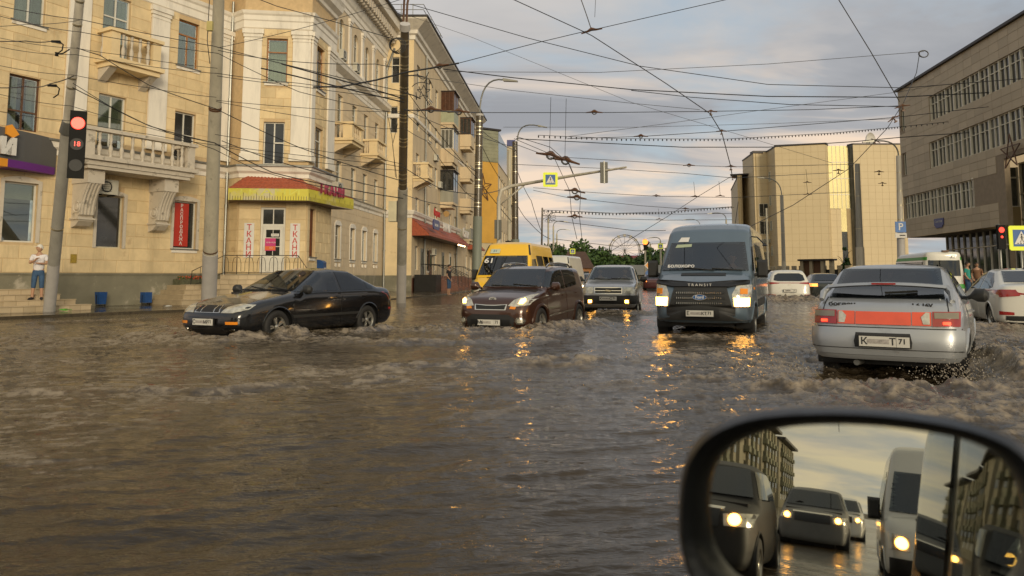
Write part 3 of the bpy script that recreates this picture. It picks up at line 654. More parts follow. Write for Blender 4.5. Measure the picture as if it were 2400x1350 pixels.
for p, q in zip(aw0, aw0[1:]):
    L = (q - p).length; n = int(L / .11); nn = Vector(((q - p).y, -(q - p).x)).normalized() * .032
    for k in range(n):
        w = p.lerp(q, (k + .5) / n) + nn; hh = .32 if k % 5 == 0 else .17; dv = (q - p).normalized() * .009; e = nn * .15
        mb.add([(w - dv).to_3d() + Vector((0, 0, 4.385)), (w + dv).to_3d() + Vector((0, 0, 4.385)), (w + dv).to_3d() + Vector((0, 0, 4.385 + hh)), (w - dv).to_3d() + Vector((0, 0, 4.385 + hh)),
                (w - dv + e).to_3d() + Vector((0, 0, 4.385)), (w + dv + e).to_3d() + Vector((0, 0, 4.385)), (w + dv + e).to_3d() + Vector((0, 0, 4.385 + hh)), (w - dv + e).to_3d() + Vector((0, 0, 4.385 + hh))], [(4, 5, 6, 7), (0, 4, 7, 3), (1, 2, 6, 5), (3, 7, 6, 2)])
tag(part('tape_marks', mb, framed, AW), kind='stuff')
top = [P0 + Vector((.1, .1)), P1 + Vector((.35, .05)), P2 + Vector((-.35, .02)), P3 + Vector((-.25, -.4))]
ztop = [5.15, 5.52, 5.48, 4.95]
roofpan = []
for i in range(3):
    a0, a1, b0, b1 = aw0[i], aw0[i + 1], top[i], top[i + 1]; n = max(2, int((a1 - a0).length / .2))
    for k in range(n):
        for j in range(4):
            def pt(u, v):
                lo = a0.lerp(a1, u).to_3d() + Vector((0, 0, 4.89)); hi = b0.lerp(b1, u).to_3d() + Vector((0, 0, ztop[i] + (ztop[i + 1] - ztop[i]) * u)); return lo.lerp(hi, v)
            u0, u1, v0, v1 = k / n, (k + 1) / n, j / 4, (j + 1) / 4
            mb = MB(); mb.smooth = True; q0, q1, q2, q3 = pt(u0, v0), pt(u1, v0), pt(u1, v1), pt(u0, v1)
            up = Vector((0, 0, .035)); md0 = (q0 + q1) / 2 + up * 1.8; md1 = (q2 + q3) / 2 + up * .8
            mb.add([q0 + up * .6, md0, q1 + up * .6, q2, md1, q3, q0, q1], [(0, 1, 4, 5), (1, 2, 3, 4), (0, 6, 7, 2, 1)])
            part('tile', mb, tile_r, AW)
mb = MB(); mb.add([p.to_3d() + Vector((0, 0, 4.36)) for p in aw0] + [p.to_3d() + Vector((0, 0, 4.36)) for p in (P3, P2, P1, P0)], [(0, 1, 6, 7), (1, 2, 5, 6), (2, 3, 4, 5)]); part('soffit', mb, framed, AW)
t = thing('shop_sign', 'red ТКАНИ letters standing on the right end of the tape-measure awning', 'sign')
fs = Facade(aw0[2].x, aw0[2].y, *(aw0[3] - aw0[2]))
for k, ch in enumerate('ТКАНИ'): textobj('letter', ch, .62, mat('red purple letter', (.36, .05, .10), .5, var=.1), t, fs.mw @ Matrix.Translation((.95 + k * .50, -.12, 4.98 - .0 * k)) @ STAND, .04)
lt = mat('yellow print', (.62, .60, .10), .5, var=.1)
t = thing('shop_lettering', 'faded yellow word ТКАНИ on the front of the tape-measure awning', 'sign')
ff = Facade(aw0[1].x, aw0[1].y, *(aw0[2] - aw0[1])); textobj('lettering', 'ТКАНИ', .36, lt, t, ff.mw @ Matrix.Translation((1.65, -.034, 4.72)) @ STAND, .001, sx=2.2)
# steps tiled in beige, going down from the shop door; iron railing
def tiled_steps(name, label, mw, w, n, rise, tread, z0, side=True):
    t = thing(name, label, 'steps', mw); mb = MB()
    for k in range(n): mb.box(-w / 2 - (n - 1 - k) * (.28 if side else 0), w / 2 + (n - 1 - k) * (.28 if side else 0), -tread * (n - k) - .9, .0, z0 + k * rise - .25, z0 + (k + 1) * rise)
    part('step_core', mb, mat('step render', (.34, .27, .17), .7, var=.15, scale=4), t); tl = {}
    for k in range(n):
        y = -tread * (n - k) - .9; W2 = w / 2 + (n - 1 - k) * (.28 if side else 0); nn = int(2 * W2 / .34); tw = 2 * W2 / nn
        key = round(tw, 3)
        if key not in tl: q = MB(); q.box(.008, tw - .008, -.012, 0, .01, rise - .012); tl[key] = q.mesh('tile', [tilec])
        for j in range(nn):
            if random.random() < .06: continue
            link('tile', tl[key], t, Matrix.Translation((-W2 + j * tw, y, z0 + k * rise)))
        q = MB(); q.box(-W2 - .01, W2 + .01, y - .03, y + tread, z0 + (k + 1) * rise + .001, z0 + (k + 1) * rise + .02); part('tread', q, tilec, t)
    return t
tiled_steps('entrance_steps', 'wide beige tiled steps with splayed sides leading up to the fabric shop door', FBF.mw @ at(1.1, -.08), 2.9, 6, .19, .3, .05)
rl = thing('shop_railing', 'thin black iron railing with looped bars around the fabric shop landing', 'railing', FBF.mw)
mb = MB()
for x in np.arange(-.3, 2.72, .5): mb.tube([(x, -.85, 1.18), (x, -.85, 2.02)], .014, 5)
mb.tube([(-.3, -.85, 2.02), (2.7, -.85, 2.02)], .016, 5); mb.tube([(-.3, -.85, 1.3), (2.7, -.85, 1.3)], .012, 5)
for x in np.arange(-.3, 2.6, .5):
    mb.tube([(x + .03, -.85, 1.95), (x + .12, -.85, 1.9), (x + .17, -.85, 1.7), (x + .17, -.85, 1.35), (x + .33, -.85, 1.35), (x + .33, -.85, 1.7), (x + .38, -.85, 1.9), (x + .47, -.85, 1.95)], .010, 5)
part('panel', mb, black, rl)
for sx, ex in ((-.3, -1.3), (2.7, 3.3)):
    mb = MB(); mb.tube([(sx, -.85, 2.02), (ex, -1.9, 1.35), (ex, -2.1, .5)], .016, 5); mb.tube([(sx, -.85, 1.3), (ex, -1.9, .75)], .012, 5)
    for q in (.25, .5, .75): x = sx + (ex - sx) * q; y = -.85 - 1.05 * q; mb.tube([(x, y, 1.3 - .55 * q), (x, y, 2.02 - .67 * q)], .010, 5)
    part('handrail', mb, black, rl)
# planter of red flowers on the steps, under the sale window
FLW = thing('planter', 'stone planter of small red and yellow flowers under the red sale window', 'planter', FA.mw)
mb = MB(); mb.box(2.75, 4.25, -.75, -.2, .75, 1.02); part('trough', mb, mat('mossy stone', (.09, .09, .05), .9, var=.3, scale=8), FLW)
fl = [mat('orange petals', (.55, .12, .02), .7), mat('red petals', (.5, .04, .03), .7), mat('flower leaves', (.06, .10, .03), .7)]
mb = MB()
for k in range(420):
    x = random.uniform(2.8, 4.2); y = random.uniform(-.7, -.25); z = 1.02 + random.random() * .13; s = random.uniform(.012, .028); mb.m = random.choice([0, 1, 2, 2, 2]); r = Vector((random.uniform(-1, 1), random.uniform(-1, 1), random.uniform(0, 1))).normalized(); u = r.orthogonal().normalized(); v = r.cross(u)
    p = Vector((x, y, z)); mb.quad(p - u * s - v * s, p + u * s - v * s, p + u * s + v * s, p - u * s + v * s)
tag(mb.obj('flowers', fl, FLW, fix=False), kind='stuff')
tiled_steps('entrance_steps', 'low beige tiled steps beside the grey plinth left of the shop landing', FA.mw @ at(3.6, .0), 2.0, 4, .19, .3, .03)
tiled_steps('entrance_steps', 'broken beige tiled steps where the man in the white shirt stands', FA.mw @ at(-4.2, .0), 2.6, 4, .17, .42, .03)
# left-hand tiled porch with iron railing
PO = thing('entrance_porch', 'beige tiled porch block at the left edge of the picture', 'porch', FA.mw)
mb = MB(); mb.box(-9, -6.0, -2.4, -.06, -.3, 1.42); part('block', mb, grout, PO)
pt_ = MB(); pt_.box(.008, .392, -.012, 0, .008, .332); ptm = pt_.mesh('tile', [tilec])
for i in range(7):
    for j in range(4): link('tile', ptm, PO, Matrix.Translation((-8.8 + i * .4, -2.4, .06 + j * .34)))
for i in range(5):
    for j in range(4): link('tile', ptm, PO, Matrix.Translation((-6.0, -2.38 + i * .4, .06 + j * .34)) @ Matrix.Rotation(R(90), 4, 'Z'))
rl = thing('porch_railing', 'black iron railing with a sloped end on the beige tiled porch', 'railing', FA.mw); mb = MB()
for x in np.arange(-8.9, -6.2, .16): mb.tube([(x, -2.2, 1.42), (x, -2.2, 2.3)], .012, 5)
mb.tube([(-9, -2.2, 2.42), (-6.25, -2.2, 2.42), (-6.0, -2.2, 1.95), (-6.0, -2.2, 1.1)], .025, 6); mb.tube([(-9, -2.2, 2.25), (-6.3, -2.2, 2.25)], .014, 5); mb.tube([(-9, -2.2, 1.5), (-6.2, -2.2, 1.5)], .014, 5)
part('bars', mb, black, rl)
# grey bank sign with white letters
SG = thing('bank_sign', 'curved grey sign panel with white letters ой and an orange and purple stripe', 'sign', FA.mw)
grp = mat('grey sign panel', (.10, .10, .10), .4, var=.06, scale=1); orp = mat('sign orange', (.75, .30, .02), .4, var=.04); pup = mat('sign purple', (.13, .02, .20), .4, var=.04)
N = 10; xs = [-9 + 6.9 * k / N for k in range(N + 1)]; yo = lambda x: -1.1 + .75 * max(0, (x + 6.2) / 3.55) ** 2
mb = MB(); mb.smooth = False
for x0, x1 in zip(xs, xs[1:]): mb.add([(x0, yo(x0), 4.75), (x1, yo(x1), 4.75), (x1, yo(x1), 6.0), (x0, yo(x0), 6.0), (x0, 0, 4.75), (x1, 0, 4.75), (x1, 0, 6.0), (x0, 0, 6.0)], [(0, 1, 2, 3), (3, 2, 6, 7), (0, 4, 5, 1)])
mb.add([(xs[-1], yo(xs[-1]), 4.75), (xs[-1], 0, 4.75), (xs[-1], 0, 6.0), (xs[-1], yo(xs[-1]), 6.0)], [(0, 1, 2, 3)]); part('panel', mb, grp, SG)
for x0, x1, m in ((-9, -4.05, orp), (-4.05, -2.15, pup)):
    mb = MB(); n = 6
    for k in range(n):
        a_ = x0 + (x1 - x0) * k / n; b_ = x0 + (x1 - x0) * (k + 1) / n; mb.quad((a_, yo(a_) - .02, 4.72), (b_, yo(b_) - .02, 4.72), (b_, yo(b_) - .02, 4.98), (a_, yo(a_) - .02, 4.98)); mb.quad((a_, yo(a_) - .02, 4.72), (b_, yo(b_) - .02, 4.72), (b_, 0, 4.72), (a_, 0, 4.72))
    part('stripe', mb, m, SG)
for ch, x, w in (('о', -4.95, 1.3), ('й', -4.12, 1.05)):
    textobj('letter', ch if ch == 'о' else 'и', .95, signw, SG, Matrix.Translation((x, yo(x) - .10, 5.42)) @ Matrix.Rotation(R(9), 4, 'Z') @ STAND, .05, sx=w, bold=.035)
mb = MB(); mb.prism([(-4.2, 5.78), (-4.2, 6.05), (-4.04, 6.12), (-3.8, 5.82), (-3.98, 5.68)], -.95, -.85); part('letter_mark', mb, orp, SG)
# sale poster in the window, blue litter bins, letter box, yellow plate, air conditioners
po = notice(FA, 2.9, 2.38, .68, 1.8, mat('sale red', (.44, .035, .02), .3, var=.06), 'red poster with white vertical word РАСПРОДАЖА filling a ground floor window', .1, cat='poster', name='sale_poster')
for k, ch in enumerate('РАСПРОДАЖА'): textobj('letter', ch, .19, signw, po, Matrix.Translation((3.24, .08, 4.07 - k * .175)) @ STAND, .002, bold=.004)
bluep = mat('blue painted steel', (.012, .06, .20), .4, var=.15, scale=4)
for px, h_, w_, lb in ((-.40, .52, .30, 'tapered blue litter bin against the grey plinth, nearer the tall lamp pole'), (1.42, .48, .30, 'squat blue litter bin on short legs beside the beige steps')):
    t = thing('litter_bin', lb, 'litter bin', FA.mw @ at(px, -.45, .045), 'blue litter bins along the plinth')
    mb = MB(); q = .82 if px < 0 else 1; w2 = w_ / 2; mb.add([(-w2*q,-w2*q,.08),(w2*q,-w2*q,.08),(w2*q,w2*q,.08),(-w2*q,w2*q,.08),(-w2,-w2,h_),(w2,-w2,h_),(w2,w2,h_),(-w2,w2,h_),(-w2+.03,-w2+.03,h_),(w2-.03,-w2+.03,h_),(w2-.03,w2-.03,h_),(-w2+.03,w2-.03,h_),(-w2+.03,-w2+.03,.2),(w2-.03,-w2+.03,.2),(w2-.03,w2-.03,.2),(-w2+.03,w2-.03,.2)],
       [(0,1,5,4),(1,2,6,5),(2,3,7,6),(3,0,4,7),(0,3,2,1),(4,5,9,8),(5,6,10,9),(6,7,11,10),(7,4,8,11),(8,9,13,12),(9,10,14,13),(10,11,15,14),(11,8,12,15),(12,13,14,15)]); part('bucket', mb, bluep, t)
    mb = MB()
    for sx in (-w2 - .02, w2 + .02): mb.tube([(sx, 0, -.1), (sx, 0, h_ * .8)], .012, 5)
    mb.tube([(-w2 - .02, 0, .03), (w2 + .02, 0, .03)], .012, 5); part('stand', mb, black, t)
t = thing('letter_box', 'blue wall letter box below the brown bay window', 'letter box', FBS.mw)
mb = MB(); mb.box(1.35, 1.75, -.32, -.01, 1.2, 1.75); mb.prism([(-.34, 1.752), (-.01, 1.752), (-.01, 1.9), (-.25, 1.84)], 1.33, 1.77, 'yz'); part('case', mb, bluep, t)
mb = MB(); mb.box(1.45, 1.65, -.333, -.321, 1.45, 1.53); part('label_plate', mb, signw, t)
notice(FA, -1.35, 1.62, .22, .32, mat('yellow plate', (.32, .22, .03), .6, var=.3, scale=20), 'small yellow gas plate on the wall right of the leaning lamp pole')
def aircon(F, x, y, z, label, w=.75, h=.55, group='air conditioners on the house walls'):
    t = thing('air_conditioner', label, 'air conditioner', F.mw @ at(x, y, z), group)
    mb = MB(); mb.box(0, w, -.3, 0, 0, h); part('case', mb, mat('aircon cream', (.50, .48, .40), .5, var=.1), t)
    mb = MB(); mb.lathe([(.21, -.302), (.21, -.315), (.17, -.318)], (w * .38, 0, h / 2), 'y', 14)
    for k in range(5): mb.box(w * .38 - .19, w * .38 + .19, -.325, -.319, h / 2 - .16 + k * .08, h / 2 - .15 + k * .08)
    part('fan_grille', mb, black, t)
    mb = MB(); mb.box(.1, .14, -.28, .2, -.05, -.004); mb.box(w - .14, w - .1, -.28, .2, -.05, -.004); part('bracket', mb, black, t)
aircon(FB, .5, -.05, 14.1, 'air conditioner under the first arched attic window beside the bay'); aircon(FB, 3.3, -.05, 14.1, 'air conditioner under the second arched attic window')
aircon(FA, -.62, -.05, 4.2, 'air conditioner tucked under the big balcony above the dark window')
aircon(FBS, 2.35, -.3, 5.05, 'air conditioner standing behind the red ТКАНИ letters')
# ---------------------------------------------------------------- second house along the street
HC = thing('apartment_house', 'plain beige five storey house with stacked glazed balconies and red shop canopies', 'apartment building')
LC = 36.5; hC = []
for z0, z1 in ((1.6, 3.4), (5.4, 7.1), (8.7, 10.5), (12.3, 14.0), (15.8, 17.4)):
    for s in (1.2, 5.8, 8.9, 16.6, 19.6, 27.6, 31.0, 34.2): hC.append((s, s + 1.25, z0, z1))
mb = MB(); wall(mb, 0, LC, 1.0, 20.3, hC); part('wall', mb, stucco_p, HC, FC.mw)
for i, h in enumerate(hC): window(HC, FC.mw, *h, framew, rp(), 'TI' if i % 3 else 'I', sill=white if i % 2 else None)
mb = MB(); mb.box(0, LC, -.06, .3, -.3, 1.0); part('plinth', mb, brownst, HC, FC.mw)
c0 = FC.o; w0 = BE
FCF = Facade(w0.x - .6, c0.y, 1, 0); LF = c0.x - w0.x + .6
mb = MB(); wall(mb, 0, LF, -.3, 20.3, [(1.0, 1.6, 15.6, 17.6), (.95, 1.5, 11.8, 13.8)]); part('wall', mb, stucco, HC, FCF.mw)
for h in ((1.0, 1.6, 15.6, 17.6), (.95, 1.5, 11.8, 13.8)): window(HC, FCF.mw, *h, framew, pane_d, 'T')
mb = MB(); mb.box(0, LF + .05, -.05, -.001, -.3, 1.2); part('plinth', mb, plinth, HC, FCF.mw)
cp = [FCF.pt(0).xy, c0.copy(), FC.pt(LC).xy]
mb = MB(); sweep(mb, cp, band + [(.22, 5.98), (0, 6.02)]); sweep(mb, cp, [(0, 12.9), (.08, 12.95), (.1, 13.15), (0, 13.25)]); part('string_course', mb, white, HC)
mb = MB(); sweep(mb, cp, [(0, 18.9), (.1, 18.95), (.12, 19.25), (.3, 19.35), (.35, 19.6), (1.15, 20.2), (1.2, 20.35), (0, 20.4)]); part('cornice', mb, white, HC)
mb = MB(); sweep(mb, cp, [(1.205, 20.3), (1.28, 20.32), (1.28, 20.45), (-1, 21.2), (-6, 23.4)]); part('roof', mb, roofm, HC)
mb = MB(); 
for s in np.arange(0, 6, .9): p = FCF.pt(min(s, LF), 20.5, .9); mb.tube([p, p + Vector((0, 0, .9))], .03, 5)
mb.tube([FCF.pt(0, 21.35, .9), c0.to_3d() + Vector((.8, -.9, 21.35)), FC.pt(7, 21.35, .9)], .03, 5); mb.tube([FCF.pt(0, 20.95, .9), c0.to_3d() + Vector((.8, -.9, 20.95)), FC.pt(7, 20.95, .9)], .03, 5)
for s in (2, 4, 6): p = FC.pt(s, 20.5, .9); mb.tube([p, p + Vector((0, 0, .9))], .03, 5)
part('roof_railing', mb, zinc, HC)
corr = mat('corrugated steel', (.32, .31, .25), .5, .3, var=.15, scale=3, streak=True); grn = mat('pale green panel', (.34, .36, .24), .5, var=.12)
def loggia(s0, s1, z, pan, fm, pm, roof=True, out=1.2, open_=False):
    mb = MB(); mb.box(s0, s1, -out, -.003, z - .2, z); mb.box(s0 + .1, s1 - .1, -out + .15, -.004, z - .5, z - .203); b = part('balcony', mb, stucco_p, HC, FC.mw)
    mb = MB(); mb.box(s0, s1, -out, -out + .05, z + .002, z + 1.05); mb.box(s0, s0 + .05, -out + .052, -.004, z + .002, z + 1.05); mb.box(s1 - .05, s1, -out + .052, -.004, z + .002, z + 1.05)
    if pan is corr:
        for k in range(14): mb.box(s0 - .012, s0 - .001, -out + .04 + k * .082, -out + .07 + k * .082, z + .01, z + 1.04)
    part('balcony_panel', mb, pan, b, I4)
    if not open_:
        mb = MB(); t = z + 2.75
        for x in (s0, (s0 + s1) / 2, s1 - .06): mb.box(x, x + .06, -out, -out + .06, z + 1.052, t)
        for k in range(4): mb.box(s0, s0 + .06, -out + .07 + k * (out - .13) / 3, -out + .12 + k * (out - .13) / 3, z + 1.052, t)
        mb.box(s0, s1, -out - .01, -out + .07, t + .001, t + .08); mb.box(s0, s0 + .065, -out + .071, -.004, t + .001, t + .08); mb.box(s0, s0 + .062, -out + .071, -.004, z + 1.055, z + 1.11)
        part('balcony_frame', mb, fm, b, I4)
        mb = MB(); mb.box(s0 + .02, s1 - .02, -out + .025, -out + .03, z + 1.06, t); mb.box(s0 + .025, s0 + .03, -out + .031, -.01, z + 1.06, t); part('pane', mb, pm, b, I4)
        mb = MB(); mb.box(s0 - .1, s1 + .1, -out - .15, -.005, t + .085, t + .15); part('balcony_roof', mb, roofm, b, I4)
    else:
        mb = MB()
        for k in range(8): mb.box(s0 + .0, s0 + .02, -out + .05 + k * .14, -out + .07 + k * .14, z + 1.05, z + 1.06)
        mb.box(s0 - .04, s1 + .04, -out - .04, -out + .08, z + 1.052, z + 1.12); part('railing', mb, zinc, b, I4)
S1, S2 = 11.6, 14.2
loggia(S1, S2, 15.0, grn, framed, mat('brown loggia dark', (.07, .025, .01), .3, var=.4)); loggia(S1, S2, 11.55, stucco_p, framew, pane_g); loggia(S1, S2, 7.75, corr, black, pane_d)
loggia(23, 25.6, 15.0, stucco_p, framed, pane_d); loggia(23, 25.6, 11.55, stucco_p, framew, pane_g, open_=True); loggia(23, 25.6, 8.2, stucco_p, framew, pane_b, open_=True); loggia(23, 25.6, 5.0, corr, framew, pane_g, open_=True)
balcony(HC, FC, .25, 2.2, 9.6, 8.55, 1.1, stucco, stucco_p, 3, 2)
for s, z in ((3.2, 9.6), (8.2, 11.0), (10.3, 8.9), (7.6, 2.9)): aircon(FC, s, -.03, z, {3.2: 'air conditioner beside the first stone balcony of the farther house', 8.2: 'air conditioner high on the farther house before the white glazed balcony', 10.3: 'air conditioner beside the corrugated balcony of the farther house', 7.6: 'air conditioner above a shop door under the red tiled canopy'}[s])
for s in (4.3, 20.5): dq = FC.pt(s, 0, .12); drainpipe(HC, [(dq.x, dq.y, z) for z in (.3, 4, 8, 12, 16, 19)], .07)
for h in ((3.2, 1.05), (6.6, 1.1), (12.6, 1.0), (16.6, 1.0)):
    mb = MB(); mb.box(h[0], h[0] + h[1], -.06, -.002, 1.05, 3.3); d_ = part('door', mb, random.choice([framew, framed, zinc]), HC, FC.mw); mb = MB(); mb.box(h[0] + .2, h[0] + h[1] - .2, -.07, -.0605, 1.9, 3.0); part('pane', mb, pane_g, d_)
def tile_canopy(name, label, F, s0, s1, zlo, zhi, out):
    t = thing(name, label, 'canopy', F.mw); n = int((s1 - s0) / .5)
    q = MB(); w = (s1 - s0) / n; L = math.hypot(out, zhi - zlo); 
    for r_ in range(4):
        y0, y1 = -out * (1 - r_ / 4), -out * (1 - (r_ + 1) / 4); za = zlo + (zhi - zlo) * r_ / 4; zb = zlo + (zhi - zlo) * (r_ + 1) / 4
        q.add([(0, y0, za + .05), (w / 2, y0, za + .09), (w, y0, za + .05), (w, y1, zb + .01), (w / 2, y1, zb + .04), (0, y1, zb + .01), (0, y0, za), (w, y0, za)], [(0, 1, 4, 5), (1, 2, 3, 4), (0, 6, 7, 2, 1)])
    me = q.mesh('tile', [tile_r])
    for k in range(n): link('tile', me, t, Matrix.Translation((s0 + k * w, 0, 0)))
    mb = MB(); mb.box(s0, s1, -out, -out + .06, zlo - .12, zlo - .001); mb.box(s0, s0 + .05, -out + .061, -.01, zlo - .12, zlo - .001); mb.add([(s0, -out, zlo), (s0, -.01, zlo), (s0, -.01, zhi)], [(0, 1, 2)]); part('edge_board', mb, tile_r, t)
    mb = MB(); mb.box(s0 + .06, s1, -out + .065, -.012, zlo - .1, zlo - .06); part('soffit', mb, framed, t)
    return t
tile_canopy('shop_canopy', 'long dark red tiled canopy with shop signs along the farther house', FC, .1, 21.5, 4.25, 5.4, 1.3)
tile_canopy('shop_canopy', 'short dark red tiled canopy at the far end of the farther house', FC, 29, 35.5, 4.25, 5.5, 1.2)
bls = mat('sign blue', (.04, .05, .18), .4, var=.1)
t = thing('shop_sign', 'red script sign above a blue oval board on the red canopy', 'sign', FC.mw @ at(2.2, -1.3)); textobj('lettering', 'Фарина', .75, red, t, Matrix.Translation((.4, -.1, 5.95)) @ STAND, .03, sx=.9)
mb = MB(); mb.prism([(-.9, 4.85), (-.6, 4.7), (1.4, 4.7), (1.7, 4.85), (1.7, 5.3), (1.4, 5.45), (-.6, 5.45), (-.9, 5.3)], -.08, .0); part('board', mb, bls, t); textobj('lettering', 'магазин', .35, signw, t, Matrix.Translation((.4, -.085, 5.05)) @ STAND, .004)
t = thing('shop_sign', 'white block letters on posts in the middle of the red canopy', 'sign', FC.mw @ at(7.4, -1.2)); textobj('lettering', 'РИК ШТ', .95, signw, t, Matrix.Translation((1.2, 0, 5.15)) @ STAND, .05)
t = thing('shop_sign', 'white script letters on a frame at the end of the red canopy', 'sign', FC.mw @ at(19.0, -1.2)); textobj('lettering', 'Салон', 1.3, signw, t, Matrix.Translation((.6, 0, 5.3)) @ STAND, .05)
t = thing('shop_sign', 'round tan bracket sign on the farther house between balconies', 'sign', FC.mw @ at(10.6, -.75, 6.6)); mb = MB(); mb.lathe([(.001, 0), (.27, 0), (.27, .08), (.001, .08)], (0, 0, 0), 'x', 18); part('disc', mb, mat('tan sign face', (.40, .24, .08), .5), t); mb = MB(); mb.tube([(.04, .7, 0), (.04, .4, 0)], .03, 5); part('bracket', mb, black, t)
warm = emit('warm lamp', (1, .68, .35), 6)
for k in range(4):
    t = thing('canopy_lamp', 'small warm lamp, %s of four under the far end of the red canopy' % ['first', 'second', 'third', 'last'][k], 'lamp', FC.mw @ at(15.2 + k * 1.25, -1.15, 4.05), 'warm lamps under the red canopy'); mb = MB(); mb.lathe([(.001, -.06), (.06, -.05), (.09, 0), (.08, .05), (.03, .07)], n=8); part('bulb', mb, warm, t)
def entrance(s, w, label, n=6):
    t = thing('entrance_steps', label, 'steps', FC.mw @ at(s, -.08)); mb = MB()
    for k in range(n): mb.box(0, w, -1.2 - .3 * (n - k), 0 if k == n - 1 else -1.2, -.1 if k == 0 else .05 + .165 * k - .02, .05 + .165 * (k + 1))
    part('flight', mb, brownst, t)
    for x in (-.25, w): mb = MB(); mb.prism([(-3.0, -.1), (-3.0, .35), (-1.2, 1.15), (0, 1.15), (0, -.1)], x, x + .25, 'yz'); part('side_wall', mb, brownst, t)
    for x in (-.12, w + .12):
        mb = MB(); mb.tube([(x, -3.0, .3), (x, -3.0, 1.2), (x, -1.2, 2.05), (x, -.05, 2.05)], .025, 6)
        for k in range(6): y = -2.9 + k * .5; mb.tube([(x, y, .4 + max(0, min(1, (y + 3) / 1.8)) * .7), (x, y, 1.2 + max(0, min(1, (y + 3) / 1.8)) * .8)], .014, 5)
        part('railing', mb, black, t)
entrance(3.0, 1.5, 'brown stone steps with black rails at the first shop door of the farther house'); entrance(6.4, 1.6, 'brown stone steps with sloping side walls at the second shop door'); entrance(16.2, 1.6, 'brown stone steps under the lamps at the end of the red canopy')
t = thing('air_raid_cover', 'low dark slatted box against the wall beside the tall lamp pole', 'cover', FC.mw @ at(.2, -1.2)); mb = MB(); mb.box(0, 2.2, -.6, 1.0, -.1, 1.25)
for k in range(7): mb.box(0, 2.2, -.62, -.601, .1 + k * .16, .2 + k * .16)
part('case', mb, black, t)
# ---------------------------------------------------------------- mustard block with the star
HD = thing('office_block', 'mustard yellow block with a wire star on its end wall and a mirrored top floor', 'office building')
must = mat('mustard plaster', (.55, .31, .055), .8, var=.1, scale=.8); mustp = mat('pale tiled wall', (.50, .42, .27), .7, var=.08, scale=.8)
D0 = Wp(1108, 500, 93).xy; D1 = Wp(1166, 500, 95).xy; FD = Facade(D0.x, D0.y, *(D1 - D0)); LD = (D1 - D0).length; FD2 = Facade(D1.x, D1.y, .086, 1)
mb = MB(); mb.box(-1, LD, 0, .4, -.3, 5.3); part('wall', mb, mustp, HD, FD.mw)
for k in range(6): mb = MB(); mb.box(-1, LD + .01, -.03, -.001, .4 + k * .8, .43 + k * .8); part('joint_strip', mb, grout, HD, FD.mw)
mb = MB(); mb.box(-1, LD, -.1, .4, 5.302, 15.6); part('wall', mb, must, HD, FD.mw)
mirg = mat('mirrored glazing', (.35, .33, .22), .12, .9, var=.2, scale=.6)
mb = MB(); mb.box(-1, LD, -.15, .4, 15.62, 19.7); 
for k in range(9): mb.box(-1, LD + .02, -.2, -.152, 15.7 + k * .45, 15.78 + k * .45)
part('glazed_storey', mb, mirg, HD, FD.mw)
mb = MB()
st5 = [(1.4 * (1 if k % 2 == 0 else .42) * math.sin(k * math.pi / 5), 1.9 * (1 if k % 2 == 0 else .42) * math.cos(k * math.pi / 5)) for k in range(10)]
for k in range(10): a_, b_ = st5[k], st5[(k + 1) % 10]; mb.bar((1.3 + a_[0], -.2, 12.2 + a_[1]), (1.3 + b_[0], -.2, 12.2 + b_[1]), .07); mb.bar((1.3, -.2, 12.2), (1.3 + a_[0], -.2, 12.2 + a_[1]), .05)
part('wire_star', mb, framed, HD, FD.mw)
hD = [(s, s + 1.6, z, z + 1.6) for s in (2, 5.5, 9, 12.5, 16, 19.5, 23) for z in (2, 5.6, 9.2, 12.6)]
mb = MB(); wall(mb, 0, 27, -.3, 15.6, hD); part('wall', mb, stucco_p, HD, FD2.mw)
for h in hD: window(HD, FD2.mw, *h, framew, pane_g, 'I')
mb = MB(); mb.box(0, 17, -.1, .3, 15.6, 19.7); part('glazed_storey', mb, pane_g, HD, FD2.mw)
mb = MB(); mb.box(-1.2, LD + .3, -.4, 12, 19.72, 19.95); part('roof', mb, roofm, HD, FD.mw)
mb = MB(); p = FD2.pt(20); mb.box(-.6, .6, -1.5, 1.5, 12, 21.0); part('stair_tower', mb, mustp, HD, Matrix.Translation((p.x, p.y, 0)))
mb = MB(); mb.box(-.65, .65, -1.55, 1.55, 21.0, 22.0); part('tower_cap', mb, bls, HD, Matrix.Translation((p.x, p.y, 0)))
# ---------------------------------------------------------------- right: grey office building with ribbon windows
HE = thing('office_building', 'brown grey office building with three rows of ribbon windows at the right', 'office building')
FE = Facade(34.1, 61, -.111, -1)
cladb = mat('brown grey cladding', (.50, .41, .28), .6, var=.05, scale=.5, obj=True); clad_sunlit = mat('sunlit cladding tint', (.52, .38, .18), .5, var=.05, scale=.5, obj=True); seam = mat('cladding seam', (.28, .22, .15), .8)  # facet gets the same cladding with warm sunlight put into its colour
rows = [(6.1, 8.1, -4.9, 7.55), (9.85, 11.95, .9, 30), (13.65, 15.65, 1.3, 30)]
hE = [(-4.4, -3.6, 13.9, 15.8), (-4.4, -3.6, 10.0, 11.9), (.9, 30, 9.85, 11.95), (1.3, 30, 13.65, 15.65), (-4.7, 7.5, 6.1, 8.1), (11.8, 30, 1, 8.95)]
mb = MB(); wall(mb, -4.8, 30, 4.5, 17.6, hE, .35); part('wall', mb, seam, HE, FE.mw)
